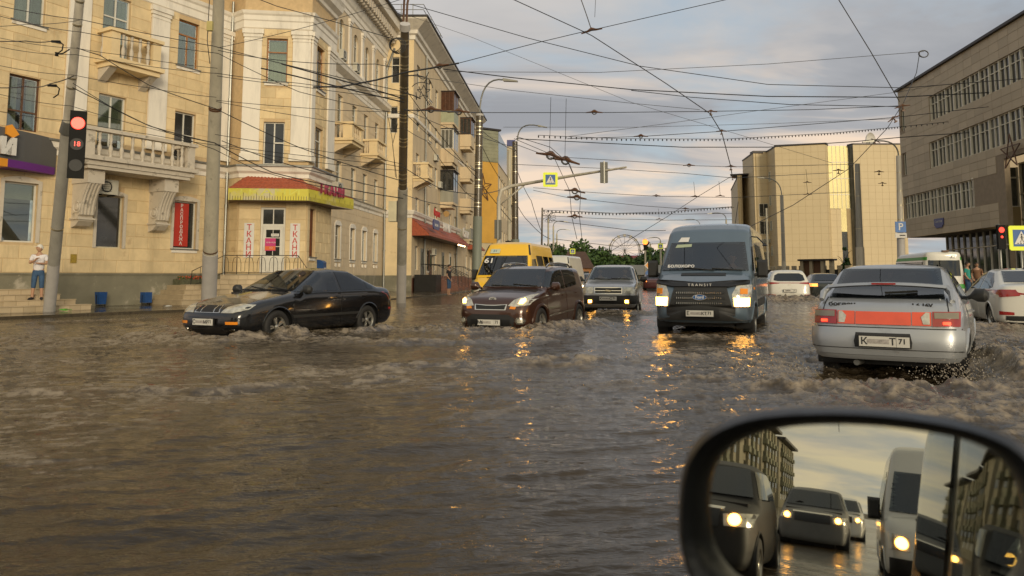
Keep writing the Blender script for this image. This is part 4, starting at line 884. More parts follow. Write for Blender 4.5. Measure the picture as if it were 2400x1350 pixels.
def panels(parent, F, s0, s1, z0, z1, holes, m, pw, ph, state, y=-.02):
    mbr = MB(); z = z0
    while z < z1 - .1:
        h_ = min(ph, z1 - z); s = s0
        while s < s1 - .1:
            w_ = min(pw, s1 - s)
            if not any(h[0] < s + w_ - .05 and h[1] > s + .05 and h[2] < z + h_ - .05 and h[3] > z + .05 for h in holes):
                if state['n'] < state['max']:
                    state['n'] += 1; k = ('p', round(w_, 2), round(h_, 2), m.name)
                    if k not in _stone: q = MB(); q.box(.012, w_ - .012, y, 0, .012, h_ - .012); _stone[k] = q.mesh('panel', [m])
                    link('panel', _stone[k], parent, F.mw @ Matrix.Translation((s, 0, z)))
                else: mbr.box(s + .012, s + w_ - .012, y, 0, z + .012, z + h_ - .012)
            s += w_
        z += h_
    if mbr.f: tag(part('panel_courses', mbr, m, parent, F.mw), kind='stuff')
sE = dict(n=0, max=300)
for z0, z1 in ((4.5, 6.1), (8.1, 9.85), (11.95, 13.65), (15.65, 17.6)): panels(HE, FE, -4.8, 30, z0, z1, hE, cladb, 1.2, (z1 - z0) / 3, sE)
for z0, z1, s1 in ((9.85, 11.95, .9), (13.65, 15.65, 1.3)): panels(HE, FE, -3.6, s1, z0, z1, [], cladb, 1.2, (z1 - z0) / 3, sE)
fE = mat('pale window mullion', (.74, .69, .55), .5, var=.05)
for z0, z1, s0, s1 in rows:
    s = s0; n = 0; s1 = min(s1, 24)
    while s < s1 - .3:
        e = min(s + 1.3, s1); mb = MB(); mb.box(s, s + .09, .05, .3, z0, z1); mb.box(s + .65, s + .70, .1, .3, z0, z1); mb.box(s + .09, e, .11, .29, z0 + (z1 - z0) * .66, z0 + (z1 - z0) * .66 + .05); mb.box(s + .09, e, .11, .29, z0, z0 + .06); mb.box(s + .09, e, .11, .29, z1 - .06, z1)
        w_ = part('window', mb, fE, HE, FE.mw); q = MB(); q.box(s + .09, e, .2, .21, z0 + .06, z1 - .06); part('pane', q, pane_d if random.random() < .75 else pane_g, w_); s = e; n += 1
for h in hE[:2]: window(HE, FE.mw, *h, fE, pane_c, 'I')
mb = MB(); mb.box(-5.0, 30, -.25, 12, 17.602, 17.78); part('roof', mb, roofm, HE, FE.mw)
mb = MB(); mb.box(-4.8, -4.6, .02, 14, 4.5, 17.6); part('end_wall', mb, cladb, HE, FE.mw)
# the lower box turns a corner: facet facing the camera side coloured golden as if sunlit, glazing behind
q0 = FE.pt(7.6).xy; q1 = q0 + Vector((2.9, -.55)); FEF = Facade(q0.x, q0.y, *(q1 - q0))
mb = MB(); mb.box(.0, 2.95, -.05, .3, 4.5, 6.05); part('facet', mb, clad_sunlit, HE, FEF.mw)
for k in range(4): mb = MB(); mb.box(k * .74 + .01, k * .74 + .73, -.07, -.0505, 4.55, 6.0); part('panel', mb, clad_sunlit, HE, FEF.mw)
for k in range(4): mb = MB(); mb.box(k * .95, k * .95 + .1, -.05, .2, 6.055, 8.9); part('mullion', mb, fE, HE, FEF.mw)
mb = MB(); mb.box(0, 2.95, .1, .12, 6.06, 8.9); part('pane', mb, pane_g, HE, FEF.mw)
mb = MB(); mb.box(-.05, 2.97, -.08, .2, 8.1, 8.2); mb.box(-.05, 2.97, -.08, .2, 6.051, 6.12); part('rail', mb, fE, HE, FEF.mw)
mb = MB(); mb.add([FE.pt(-4.8, 4.49).to_tuple(), FE.pt(7.6, 4.49).to_tuple(), (q1.x, q1.y, 4.49), FE.pt(30, 4.49, -3).to_tuple(), FE.pt(30, 4.49, -9).to_tuple(), FE.pt(-4.8, 4.49, -9).to_tuple()], [tuple(range(6))]); part('soffit', mb, seam, HE)
sfg = Facade(*(FE.pt(-3.0, 0, -2.6).xy), *(FE.pt(12, 0, -1.2).xy - FE.pt(-3.0, 0, -2.6).xy)); LS = 15.2
mb = MB(); mb.box(0, LS, .1, .12, .06, 4.48); part('pane', mb, pane_d, HE, sfg.mw)
for k in range(13): x = k * LS / 12; mb = MB(); mb.box(x - .05, x + .05, 0, .18, .06, 4.48); part('mullion', mb, fE, HE, sfg.mw)
for z in (1.0, 3.3): mb = MB(); mb.box(0, LS, .0, .17, z, z + .08); part('rail', mb, fE, HE, sfg.mw)
fg = Facade(*q1, *(Vector((-.111, -1)))); 
mb = MB(); mb.box(0, 16, .2, .24, .06, 9.2); part('pane', mb, pane_g, HE, fg.mw)
for k in range(14): x = k * 1.2; mb = MB(); mb.box(x, x + .1, .05, .3, .06, 9.2); part('mullion', mb, fE, HE, fg.mw)
for z in (1.0, 2.9, 5.1, 6.9, 9.1): mb = MB(); mb.box(0, 16, .02, .19, z, z + .1); part('rail', mb, fE, HE, fg.mw)
for f_, zz_ in ((.55, 2.0),): mb = MB(); mb.box(2, 3, -.02, .05, .1, 2.5)
t = thing('house_number_plate', 'dark blue street plate on the fascia of the grey office building', 'sign', FE.mw @ at(2.0, -.03)); mb = MB(); mb.prism([(-.8, 5.15), (.8, 5.15), (.8, 5.7), (-.8, 5.7)], -.06, 0); mb.prism([(-.5, 4.95), (.5, 4.95), (.7, 5.149), (-.7, 5.149)], -.06, 0); part('plate', mb, bls, t); textobj('lettering', 'Советская', .25, signw, t, Matrix.Translation((0, -.065, 5.45)) @ STAND, .003)
t = thing('wire_star', 'thin metal star figure on the right edge of the grey office building', 'decoration', FE.mw @ at(13.0, -.2, 9.2)); mb = MB()
for k in range(5): a_ = k * math.pi * 2 / 5; b_ = a_ + math.pi * 4 / 5; mb.bar((1.2 * math.sin(a_), 0, 1.2 * math.cos(a_)), (1.2 * math.sin(b_), 0, 1.2 * math.cos(b_)), .06)
part('wire', mb, framed, t)
# ---------------------------------------------------------------- tan office block behind
HF = thing('office_block', 'tan panelled office block with a tall golden glass strip across the street', 'office building')
tan = mat('tan facade panel', (.66, .53, .32), .6, var=.04, scale=.3, obj=True); tanj = mat('tan joint', (.42, .32, .17), .8); gold = mat('golden mirror glass', (.20, .175, .09), .38, .85, var=.12, scale=.15)
def wp(px, Y): return Wp(px, 600, Y).xy
pts = [(1718, 140), (1738, 118), (1739.5, 118), (1747, 122), (1773, 114), (1806, 114), (1824, 110), (1947, 108), (1950, 109), (1998, 109), (2010, 108), (2130, 108)]
sF = dict(n=0, max=240)
def seg(i, z1, m, z0=.0, dx=0):
    a_, b_ = wp(*pts[i]), wp(*pts[i + 1]); F = Facade(a_.x, a_.y, *(b_ - a_)); L = (b_ - a_).length
    mb = MB(); mb.box(0, L, 0, .4, z0, z1); part('wall', mb, tanj if m is tan else m, HF, F.mw); return F, L
tops = {0: 17.2, 1: 17.2, 2: 17.2, 3: 20.0, 4: 20.2, 5: 20.2, 6: 20.4, 7: 20.3, 8: 20.3, 9: 20.3, 10: 20.3}
for i in range(11):
    m = tan if i not in (8,) else gold
    if i == 9: m = pane_g
    if i == 8:
        F, L = seg(i, 20.3, gold, 11.0)
        for k in range(1, 5): mb = MB(); mb.box(k * L / 5 - .03, k * L / 5 + .03, -.04, -.001, 11, 20.3); part('mullion', mb, fE, HF, F.mw)
        for k in range(3): mb = MB(); mb.box(0, L, -.045, -.002, 13 + k * 2.4, 13.1 + k * 2.4); part('rail', mb, fE, HF, F.mw)
        mb = MB(); mb.box(L * .52, L * .8, -.02, .3, 7.6, 11); part('glass_strip', mb, gold, HF, F.mw); mb = MB(); mb.box(L * .48, L * .98, .02, .3, .0, 7.6); part('glass_strip', mb, pane_d, HF, F.mw)
        mb = MB(); mb.box(-.1, L * .52, -.05, .35, 0, 10.95); part('wall', mb, tanj, HF, F.mw); panels(HF, Facade(*(F.pt(0, 0, .05).xy), *F.d), 0, L * .52, .2, 10.9, [], tan, .9, .9, sF)
        mb = MB(); mb.box(L * .8, L + .1, -.05, .35, 0, 10.95); part('wall', mb, tanj, HF, F.mw)
        continue
    F, L = seg(i, tops[i], m)
    if m is tan: panels(HF, F, 0, L, .3, tops[i], [], tan, 1.0, 1.0, sF)
    mb = MB(); mb.box(-.05, L + .05, -.1, 1.5, tops[i] + .002, tops[i] + .2); part('coping', mb, roofm, HF, F.mw)
a_, b_ = wp(*pts[4]), wp(*pts[5]); F = Facade(a_.x, a_.y, *(b_ - a_))
for k, z in enumerate((7.5, 2.8, 10.2)): window(HF, Matrix(F.mw) @ Matrix.Translation((0, -.25, 0)), 0.6, 2.0, z, z + 2.0, fE, pane_d, 'I')
for k in range(3): aircon(F, .0 + k * .9, -.1, 6.2, ['first', 'second', 'third'][k] + ' air conditioner of the row on the tan office block', group='air conditioners on the tan block')
a_, b_ = wp(*pts[5]), wp(*pts[6]); F = Facade(a_.x, a_.y, *(b_ - a_))
for z in (4.2, 8, 11.8, 15.5): window(HF, Matrix(F.mw) @ Matrix.Translation((0, -.2, 0)), .6, 1.6, z, z + 1.5, fE, pane_g, 'I')
t = thing('satellite_dish', 'white satellite dish on the roof of the tan block beside the lamp', 'satellite dish', at(*wp(2050, 111), 20.5, R(30))); mb = MB(); mb.lathe([(.001, .3), (.6, .2), (1.0, -.05), (1.15, -.3)], (0, 0, 1.0), 'y', 16); part('dish', mb, signw, t); mb = MB(); mb.tube([(0, 0, -.3), (0, 0, 1)], .08, 6); part('mast', mb, zinc, t)
# fence with square lamp-topped posts in front of the tan block
FN = thing('fence', 'dark metal fence with pale capped posts in front of the tan block', 'fence'); f0, f1 = wp(1778, 92), wp(2125, 80); FF = Facade(f0.x, f0.y, *(f1 - f0)); LN = (f1 - f0).length
dk = mat('dark fence sheet', (.03, .028, .025), .5, var=.2); pst = mat('pale post', (.34, .29, .2), .7, var=.1)
n = 19
for k in range(n):
    x = k * LN / n; mb = MB(); mb.box(x + .15, x + LN / n - .15, -.03, .03, -.2, 1.9); part('fence_panel', mb, dk, FN, FF.mw); mb = MB(); mb.box(x - .14, x + .14, -.14, .14, -.2, 1.9); mb.box(x - .22, x + .22, -.22, .22, 1.9, 2.35); part('post', mb, pst, FN, FF.mw)
t = thing('gatehouse', 'small brown gate pavilion with flat roof set in the dark fence', 'gatehouse', FF.mw @ at(LN * .33, -.6)); mb = MB()
for x in (0, 1.1, 2.4, 3.4): mb.box(x, x + .35, -.3, .3, -.2, 2.9)
part('pillars', mb, pst, t); mb = MB(); mb.box(-.2, 4.0, -.5, .5, 2.9, 3.1); part('roof', mb, roofm, t); mb = MB(); mb.box(.36, 1.09, 0, .05, -.2, 2.9); mb.box(1.46, 2.39, 0, .05, -.2, 2.9); part('door', mb, framed, t)
# ================================================================== poles
conc = mat('grey concrete', (.50, .46, .36), .85, var=.12, scale=2, bump=.2, stain=((.10, .09, .07), .62, 2.2), streak=True)
wpaint = mat('pale grey paint', (.47, .45, .43), .7, var=.08, scale=3, bump=.2, bscale=18)
gpaint = mat('grey paint', (.34, .325, .285), .55, var=.15, scale=2, stain=((.30, .28, .24), .6, 1.8), streak=True)
gal = mat('galvanised steel', (.52, .48, .40), .6, .1, var=.25, scale=3, streak=True)
bpaint = mat('dark brown pole paint', (.085, .066, .042), .4, var=.2, scale=3, coat=.3)
greenp = mat('green grey paint', (.20, .22, .18), .6, var=.3, scale=2, streak=True)
steelb = mat('bright steel band', (.55, .48, .33), .3, .8, var=.1)
lampw = mat('lamp housing', (.36, .35, .30), .4, .4, var=.1)
wirem = mat('cable black', (.016, .015, .014), .5, var=0); wireg = mat('cable grey', (.05, .048, .045), .5, var=0)
def pole(name, label, base, top, segs, bands=(), group='street poles', cat='pole', bm_=None, cap=None):
    """segs: (t0, t1, r0, r1, material) along base->top"""
    t = thing(name, label, cat, Matrix.Translation(base), group); v = Vector(top) - Vector(base)
    for a, b, r0, r1, m in segs: mb = MB(); mb.tube([v * a, v * b], [r0, r1], 20); part('shaft', mb, m, t)
    for b in bands:
        r = [s for s in segs if s[0] <= b <= s[1]][-1]; rr_ = r[2] + (r[3] - r[2]) * (b - r[0]) / (r[1] - r[0]); mb = MB(); mb.tube([v * b - v.normalized() * .025, v * b + v.normalized() * .025], rr_ + .008, 16); part('band', mb, bm_ or steelb, t)
    if cap: mb = MB(); mb.tube([v * .999, v * (1 + cap / v.length)], segs[-1][3] + .03, 16); part('cap', mb, wpaint, t)
    return t, v
def lampo(t, pts, label=None, w=1.0, r=.04):
    mb = MB(); mb.tube(pts, r, 8); part('arm', mb, zinc, t)
    a, b = Vector(pts[-2]), Vector(pts[-1]); d = (b - a).normalized(); mb = MB(); n = Vector((-d.y, d.x, 0)).normalized() * .12
    p0 = b - d * .05; p1 = b + d * .7 * w; u = Vector((0, 0, .07)); mb.add([p0 - n - u, p0 + n - u, p0 + n + u, p0 - n + u, p1 - n * .7 - u * .7, p1 + n * .7 - u * .7, p1 + n * .7 + u * .2, p1 - n * .7 + u * .2], [(0,1,2,3),(7,6,5,4),(0,4,5,1),(1,5,6,2),(2,6,7,3),(3,7,4,0)]); part('lamp_head', mb, lampw, t)
def arcpts(p0, p1, up, n=8):
    p0, p1 = Vector(p0), Vector(p1); c = Vector((p0.x, p0.y, p0.z + up)); return [p0.lerp(c, t / n).lerp(c.lerp(p1, t / n), t / n) for t in range(n + 1)]
b1 = Gp(112, 762, -.4); t1 = Wp(193, -60, 17.9)
pole('lamp_pole', 'leaning pale lower lamp pole carrying the red traffic light with counter', b1, t1, [(0, .215, .17, .165, wpaint), (.215, .61, .165, .15, gpaint), (.61, .64, .19, .14, zinc), (.64, 1, .115, .10, gal)], (.33, .73, .755, .885, .94))
b2 = Gp(488, 748, -.4); t2 = Wp(515, -70, 20.3)
T2, v2 = pole('concrete_pole', 'stout grey concrete pole with pale painted base in front of the cream house', b2, t2, [(0, .232, .255, .25, wpaint), (.232, 1, .235, .145, conc)], (.66, .665, .24), bm_=framed)
mb = MB(); p = v2 * .93; mb.box(p.x - .22, p.x - .06, p.y - .24, p.y - .14, p.z - .95, p.z - .68); part('control_box', mb, mat('yellowed box', (.45, .38, .14), .6), T2)
mb = MB(); mb.tube([p + Vector((.0, -.18, .9)), p + Vector((-.22, -.1, .2)), p + Vector((-.24, -.1, -1.2)), p + Vector((-.1, -.2, -1.9))], .012, 5); part('cable', mb, wirem, T2)
mb = MB()
for k in range(26): x = random.uniform(-.16, .2); zz_ = random.uniform(1.78, 2.15); mb.box(x, x + random.uniform(.02, .06), -.262, -.256, zz_, zz_ + random.uniform(.02, .06))
tag(part('torn_paper', mb, signw, T2, Matrix.Translation(v2 * .0 + Vector((.06, 0, 0)))), kind='stuff')
b3 = Gp(940, 730, -.4); t3 = Wp(949, 70, 24.4)
T3, v3 = pole('lamp_pole', 'tall brown banded pole with grey lower half beside the street facade', b3, t3, [(0, .215, .205, .20, wpaint), (.215, .505, .20, .19, gpaint), (.505, 1, .165, .145, bpaint)], (.36, .525, .545, .56, .655, .67, .68, .735, .748, .757, .82, .83, .84, .895, .905, .93, .965, .975), cap=.22)
for dx in (-.06, .05): mb = MB(); mb.tube([v3 + Vector((dx, 0, .1)), v3 + Vector((dx + .02, 0, .9)), v3 + Vector((dx * 2 + .12, 0, 1.7))], .04, 6); part('riser_pipe', mb, framed, T3)
mb = MB(); mb.box(-.58, -.22, -.3, .12, 3.95, 4.85); part('advert_box', mb, mat('cream advert face', (.60, .54, .36), .5, var=.1), T3); mb = MB(); mb.box(-.22, -.06, -.28, .1, 3.93, 4.87); part('advert_box_side', mb, black, T3)  # advert box face in one plain cream colour
b4 = Gp(1116, 690, -.4); b4 = Vector((Wp(1116, 600, 37).x, 37, -.4)); t4 = Wp(1124, 272, 37)
T4, v4 = pole('lamp_pole', 'banded brown pole with green base behind the yellow minibus', b4, t4, [(0, .47, .24, .225, greenp), (.47, 1, .20, .175, bpaint)], (.52, .54, .62, .63, .66, .72, .74, .75, .84, .90, .92, .94, .97), cap=.1)
lampo(T4, arcpts(v4, v4 + Vector((1.25, -.4, 1.75)), 2.1))
b5 = Vector((Wp(1208, 600, 60).x, 60, -.4)); t5 = Wp(1207, 332, 60)
T5, v5 = pole('lamp_pole', 'dark brown pole with grey green base at the far corner of the mustard block', b5, t5, [(0, .36, .34, .33, greenp), (.36, 1, .27, .22, bpaint)], (.5, .6, .7, .8, .9))
lampo(T5, arcpts(v5 + Vector((.2, -.5, 0)), v5 + Vector((1.9, -1, 1.1)), 1.6), r=.05)
b = Vector((Wp(1193, 600, 52).x, 52, -.4)); pole('concrete_pole', 'thin tan pole wrapped in cables just left of the far dark brown pole', b, Wp(1194, 352, 52), [(0, 1, .16, .11, conc)], (.7, .8))
b6 = Vector((Wp(2015, 600, 62).x, 62, -.4)); t6 = Wp(2009, 384, 62)
pole('concrete_pole', 'thick dark pole with pale lower part before the golden glass strip', b6, t6, [(0, .36, .34, .32, gal), (.36, 1, .27, .20, gpaint)], (.5, .75, .93))
b7 = Vector((Wp(1836, 600, 84).x, 84, -.4)); t7 = Wp(1832, 458, 84)
T7, v7 = pole('lamp_pole', 'slim dark lamp pole with a curved arm before the tan block', b7, t7, [(0, .3, .24, .23, gal), (.3, 1, .21, .18, gpaint)], (.6, .8)); lampo(T7, arcpts(v7, v7 + Vector((-2.0, 0, 2.0)), 2.0), r=.06)
b8 = Vector((Wp(2110, 600, 50).x, 50, -.4)); t8 = Wp(2106, 365, 50)
T8, v8 = pole('lamp_pole', 'grey lamp pole carrying the blue parking sign', b8, t8, [(0, .46, .27, .24, wpaint), (.46, 1, .19, .16, gal)], (.55, .65, .75, .88)); lampo(T8, arcpts(v8, v8 + Vector((-1.7, 0, 1.0)), 1.2), r=.05)
b9 = Vector((Wp(1799, 600, 100).x, 100, -.4)); pole('lamp_pole', 'thin tan pole by the windows of the tan block', b9, Wp(1796, 488, 100), [(0, 1, .16, .12, conc)])
for px, py, D, lb, arm in ((1268, 487, 95, 'black leaning pole left of the round wire decoration', 0), (1285, 512, 110, 'tan pole under the round wire decoration', 30), (1297, 530, 125, 'second tan pole of the receding left row', 25), (1305, 548, 145, 'farthest tan pole of the receding left row', 22),
                          (1702, 515, 120, 'grey lamp pole rising over the blue van roof', -34), (1641, 530, 160, 'pole hidden behind the blue van with its lamp arm above', -34), (1548, 566, 110, 'grey pole carrying the far yellow framed crossing sign', -20), (1512, 575, 92, 'slim pole carrying the orange red far signal', 0), (1524, 572, 130, 'pale street pole right of the far signal', -12), (1432, 597, 140, 'short pale pole in front of the dark trees', -14), (1347, 598, 120, 'pale pole behind the white van', 0)):
    b = Vector((Wp(px, 600, D).x, D, -.4)); tp_ = Wp(px + (3 if px < 1270 else 0), py, D); T, v = pole('street_pole', lb, b, tp_, [(0, 1, .15 * D / 95, .1 * D / 95, bpaint if px == 1268 else conc)])
    if arm: lampo(T, arcpts(v, v + Vector((arm * D / FPX, 0, abs(arm) * .45 * D / FPX)), abs(arm) * .6 * D / FPX), r=.06, w=D / 120)
# ================================================================== signs and signals
yel = mat('fluorescent yellow', (.72, .80, .02), .4, var=.03); sblue = mat('sign blue face', (.01, .09, .30), .4, var=.05); sgrey = mat('signal back', (.09, .088, .07), .5, var=.12, scale=5)
yel.node_tree.nodes['Principled BSDF'].inputs['Emission Color'].default_value = (.72, .8, .02, 1); yel.node_tree.nodes['Principled BSDF'].inputs['Emission Strength'].default_value = .12  # weak glow added to the sign yellow, though it is no lamp
def crossing(label, P, s, yaw=0, pole_h=None, fl=1, post=True):
    t = thing('crossing_sign', label, 'road sign', at(P.x, P.y, P.z, yaw), 'yellow framed pedestrian crossing signs')
    mb = MB(); c = .06 * s; mb.prism([(-s/2 + c, -s/2), (s/2 - c, -s/2), (s/2, -s/2 + c), (s/2, s/2 - c), (s/2 - c, s/2), (-s/2 + c, s/2), (-s/2, s/2 - c), (-s/2, -s/2 + c)], 0, .03); part('backing', mb, yel, t)
    q = s * .34; mb = MB(); mb.box(-q, q, -.006, -.001, -q, q); part('blue_square', mb, sblue, t)
    mb = MB(); mb.prism([(-q * .88, -q * .72), (q * .88, -q * .72), (0, q * .85)], -.012, -.0065); part('white_triangle', mb, signw, t)
    k = q * fl; mb = MB(); y = -.017
    mb.lathe([(.001, y), (.1 * q, y), (.1 * q, y + .004), (.001, y + .004)], (0, 0, q * .42), 'y', 8)
    for a, b_, w in (((0, .3), (.02 * fl, -.12), .14), ((.02, -.1), (.25, -.5), .1), ((0, -.1), (-.22, -.52), .1), ((.0, .25), (.24, -.02), .07), ((.0, .25), (-.2, 0), .07)):
        mb.bar((a[0] * k, y + .003, a[1] * q), (b_[0] * k, y + .003, b_[1] * q), w * q, .004)
    for a in (-.55, -.2, .15, .5): mb.box(a * q, (a + .16) * q, y, y + .004, -.68 * q, -.58 * q)
    part('walker', mb, black, t)
    if post: mb = MB(); mb.tube([(0, .06, -P.z - .3), (0, .06, .4 * s)], .035, 8); part('post', mb, zinc, t)
    return t
ledr = emit('red signal led', (1.0, .03, .012), 2.2, (.08, .01, .01)); ledo = emit('orange signal led', (1.0, .16, .02), 3.5); lens = mat('dark lens', (.02, .02, .019), .6, var=.2, scale=8); sigb = mat('signal black', (.012, .012, .011), .75, var=.1, spec=.2)
# near signal on the leaning pole
P = Wp(180, 338, 17.3); t = thing('traffic_light', 'traffic light showing red with counter 18 on the leaning pole', 'traffic light', at(P.x, P.y, P.z, R(22)))
hs = .80; mb = MB(); mb.box(-.17, .17, 0, .09, -hs, hs); part('housing', mb, sigb, t)
for z, m in ((.5, ledr), (0, lens), (-.5, lens)): mb = MB(); mb.lathe([(.001, -.012), (.14, -.012), (.15, .002)], (0, 0, z), 'y', 20); part('lens', mb, m, t)
textobj('counter', '18', .16, ledr, t, Matrix.Translation((0, -.02, 0)) @ STAND, .003)
mb = MB(); mb.box(-.03, .03, .09, .22, -.62, -.55); mb.box(-.03, .03, .09, .22, .55, .62); part('bracket', mb, zinc, t)
# mast arm across the street with a signal seen from behind and a crossing sign
MA = thing('signal_mast', 'galvanised mast with a long arm over the carriageway', 'signal mast'); m0 = Vector((Wp(1169, 600, 40).x, 40, -.4)); m1 = Wp(1169, 465, 40); m2 = Wp(1200, 436, 40); m3 = Wp(1340, 412, 37.5); m4 = Wp(1468, 392, 35.5)
mb = MB(); mb.tube([m0, m1, m1.lerp(m2, .35) + Vector((-.1, 0, .22)), m2, m3, m4], [.12, .11, .1, .09, .075, .05], 12); part('post_and_arm', mb, gal, MA); mb = MB(); mb.tube([m1 + Vector((0, 0, -.4)), Wp(1235, 429, 39.5)], .04, 8); part('stay', mb, gal, MA)
def sigback(label, P, h, w, yaw=0):
    t = thing('traffic_light', label, 'traffic light', at(P.x, P.y, P.z, yaw)); mb = MB(); n = 3
    for k in range(n): z0 = -h / 2 + k * h / n; mb.box(-w / 2, w / 2, -.0, .16, z0 + .006, z0 + h / n - .006)
    mb.box(-w / 2 + .03, w / 2 - .03, .002, .155, -h / 2, h / 2); part('housing', mb, sgrey, t)
    mb = MB(); mb.box(-.03, .03, -.05, -.001, -h / 2 - .05, h / 2 + .05); part('bracket', mb, zinc, t)
    for k in range(n): mb = MB(); mb.lathe([(w * .42, .161), (w * .42, .3), (w * .38, .3), (w * .38, .161)], (0, 0, -h / 2 + (k + .5) * h / n), 'y', 12); part('visor', mb, sgrey, t)
    return t
P = Wp(1416, 404, 36.2); sigback('grey traffic light seen from behind, hung on the long mast arm', P, 1.02, .36)
P = Wp(1167, 537, 39.6); sigback('grey traffic light seen from behind, on the mast post', P, 1.0, .38)
P = Wp(1290, 421, 37.6); crossing('yellow framed crossing sign hung on the long mast arm', P, .74, post=False)
P = Wp(1342, 589, 96); crossing('far crossing sign right above the white van', P, .68)
P = Wp(1548, 577, 104); crossing('far crossing sign between the far signal and the blue van', P, .72)
P = Wp(2394, 558, 26); crossing('large crossing sign cut by the right edge of the picture', P, .86)
P = Wp(1512, 567, 91.8); t = thing('traffic_light', 'small far traffic light glowing orange red above the trees', 'traffic light', at(*P)); mb = MB(); mb.box(-.18, .18, 0, .15, -1.0, .36); part('housing', mb, sigb, t); mb = MB(); mb.lathe([(.001, -.03), (.34, -.03), (.34, 0)], (0, 0, 0), 'y', 16); part('lens', mb, ledo, t)
for px, py, D, lb in ((1191, 578, 45, 'red signal just above the yellow minibus roof'), (2348, 545, 34, 'tall black signal with two red lights near the right edge')):
    P = Wp(px, py, D); t = thing('traffic_light', lb, 'traffic light', at(P.x, P.y, P.z)); mb = MB(); mb.box(-.17, .17, 0, .15, -.75, .35); part('housing', mb, sigb, t)
    mb = MB(); mb.lathe([(.001, -.012), (.12, -.012), (.13, .002)], (0, 0, .12), 'y', 16); part('lens', mb, ledr, t)
    mb = MB(); mb.lathe([(.001, -.012), (.05, -.012), (.06, .002)], (0, 0, -.2), 'y', 16); part('lens', mb, ledr, t); mb = MB(); mb.tube([(0, .2, -P.z - .3), (0, .2, .4)], .06, 8); part('post', mb, zinc, t)
P = Wp(2111, 532, 49.6); t = thing('parking_sign', 'blue square parking sign with white P and a white plate under it', 'road sign', at(*P)); mb = MB(); mb.box(-.36, .36, 0, .03, -.36, .36); part('panel', mb, mat('parking blue', (.01, .13, .42), .4), t); textobj('letter', 'P', .66, signw, t, Matrix.Translation((0, -.008, 0)) @ STAND, .003, bold=.01)
mb = MB(); mb.box(-.38, .38, 0, .03, -.72, -.40); part('plate', mb, signw, t); mb = MB(); mb.box(-.1, .28, -.006, -.001, -.60, -.52); part('plate_mark', mb, black, t)
P = Wp(1519, 622, 70); t = thing('road_sign', 'small yellow diamond priority sign beside the silver off-roader', 'road sign', at(*P)); mb = MB(); mb.prism([(-.36, 0), (0, -.36), (.36, 0), (0, .36)], 0, .03); part('diamond', mb, signw, t); mb = MB(); mb.prism([(-.26, 0), (0, -.26), (.26, 0), (0, .26)], -.006, -.001); part('diamond_face', mb, orp, t); mb = MB(); mb.lathe([(.001, -.004), (.28, -.004), (.28, .02)], (0, 0, -.75), 'y', 14); part('blue_disc', mb, sblue, t); mb = MB(); mb.tube([(0, .06, -P.z), (0, .06, .3)], .035, 6); part('post', mb, zinc, t)
# ================================================================== overhead cables
def cable(label, pts, w=2.2, sag=0.0, m=None, n=10, group='overhead cables', name='overhead_cable', garland=False, cat='cable'):
    P = [Wp(*p) for p in pts]; out_ = []
    for i, (a, b) in enumerate(zip(P, P[1:])):
        sg = sag * (b - a).length / max(1e-6, sum((y - x).length for x, y in zip(P, P[1:])))
        for k in range(n + (i == len(P) - 2)): t = k / n; q = a.lerp(b, t); q.z -= sg * 4 * t * (1 - t); out_.append(q)
    D = sum(p[2] for p in pts) / len(pts)
    mb = MB(); mb.tube([p - P[0] for p in out_], [w * .7 * max(q.y, 2) / FPX / 2 for q in out_], 5); t = mb.obj(name, m or wirem, None, Matrix.Translation(P[0]), fix=False)
    if garland:
        th_ = thing(name, label, cat, Matrix.Translation(P[0]), group); t.name = 'cord'; t.parent = th_; t.matrix_local = I4; dq_ = 13 * D / FPX; acc = 0
        q = MB(); s = 2.6 * D / FPX; q.lathe([(.001, 0), (s * .5, -s * .3), (s * .5, -s * 1.5), (.001, -s * 2)], n=5); me = q.mesh('pendant', [wirem]); cnt = 0
        for a, b in zip(out_, out_[1:]):
            L = (b - a).length; x = acc
            while x < L and cnt < 300: link('pendant', me, th_, Matrix.Translation(a.lerp(b, x / L) - P[0])); x += dq_; cnt += 1
            acc = x - L
        return th_
    tag(t, label, cat, group); return t
P3 = lambda y: (942 + (700 - y) * .012, y, 24.4)
P2_ = lambda y: (490 + (700 - y) * .036, y, 20.3)
P1_ = lambda y: (118 + (700 - y) * .105, y, 17.8)
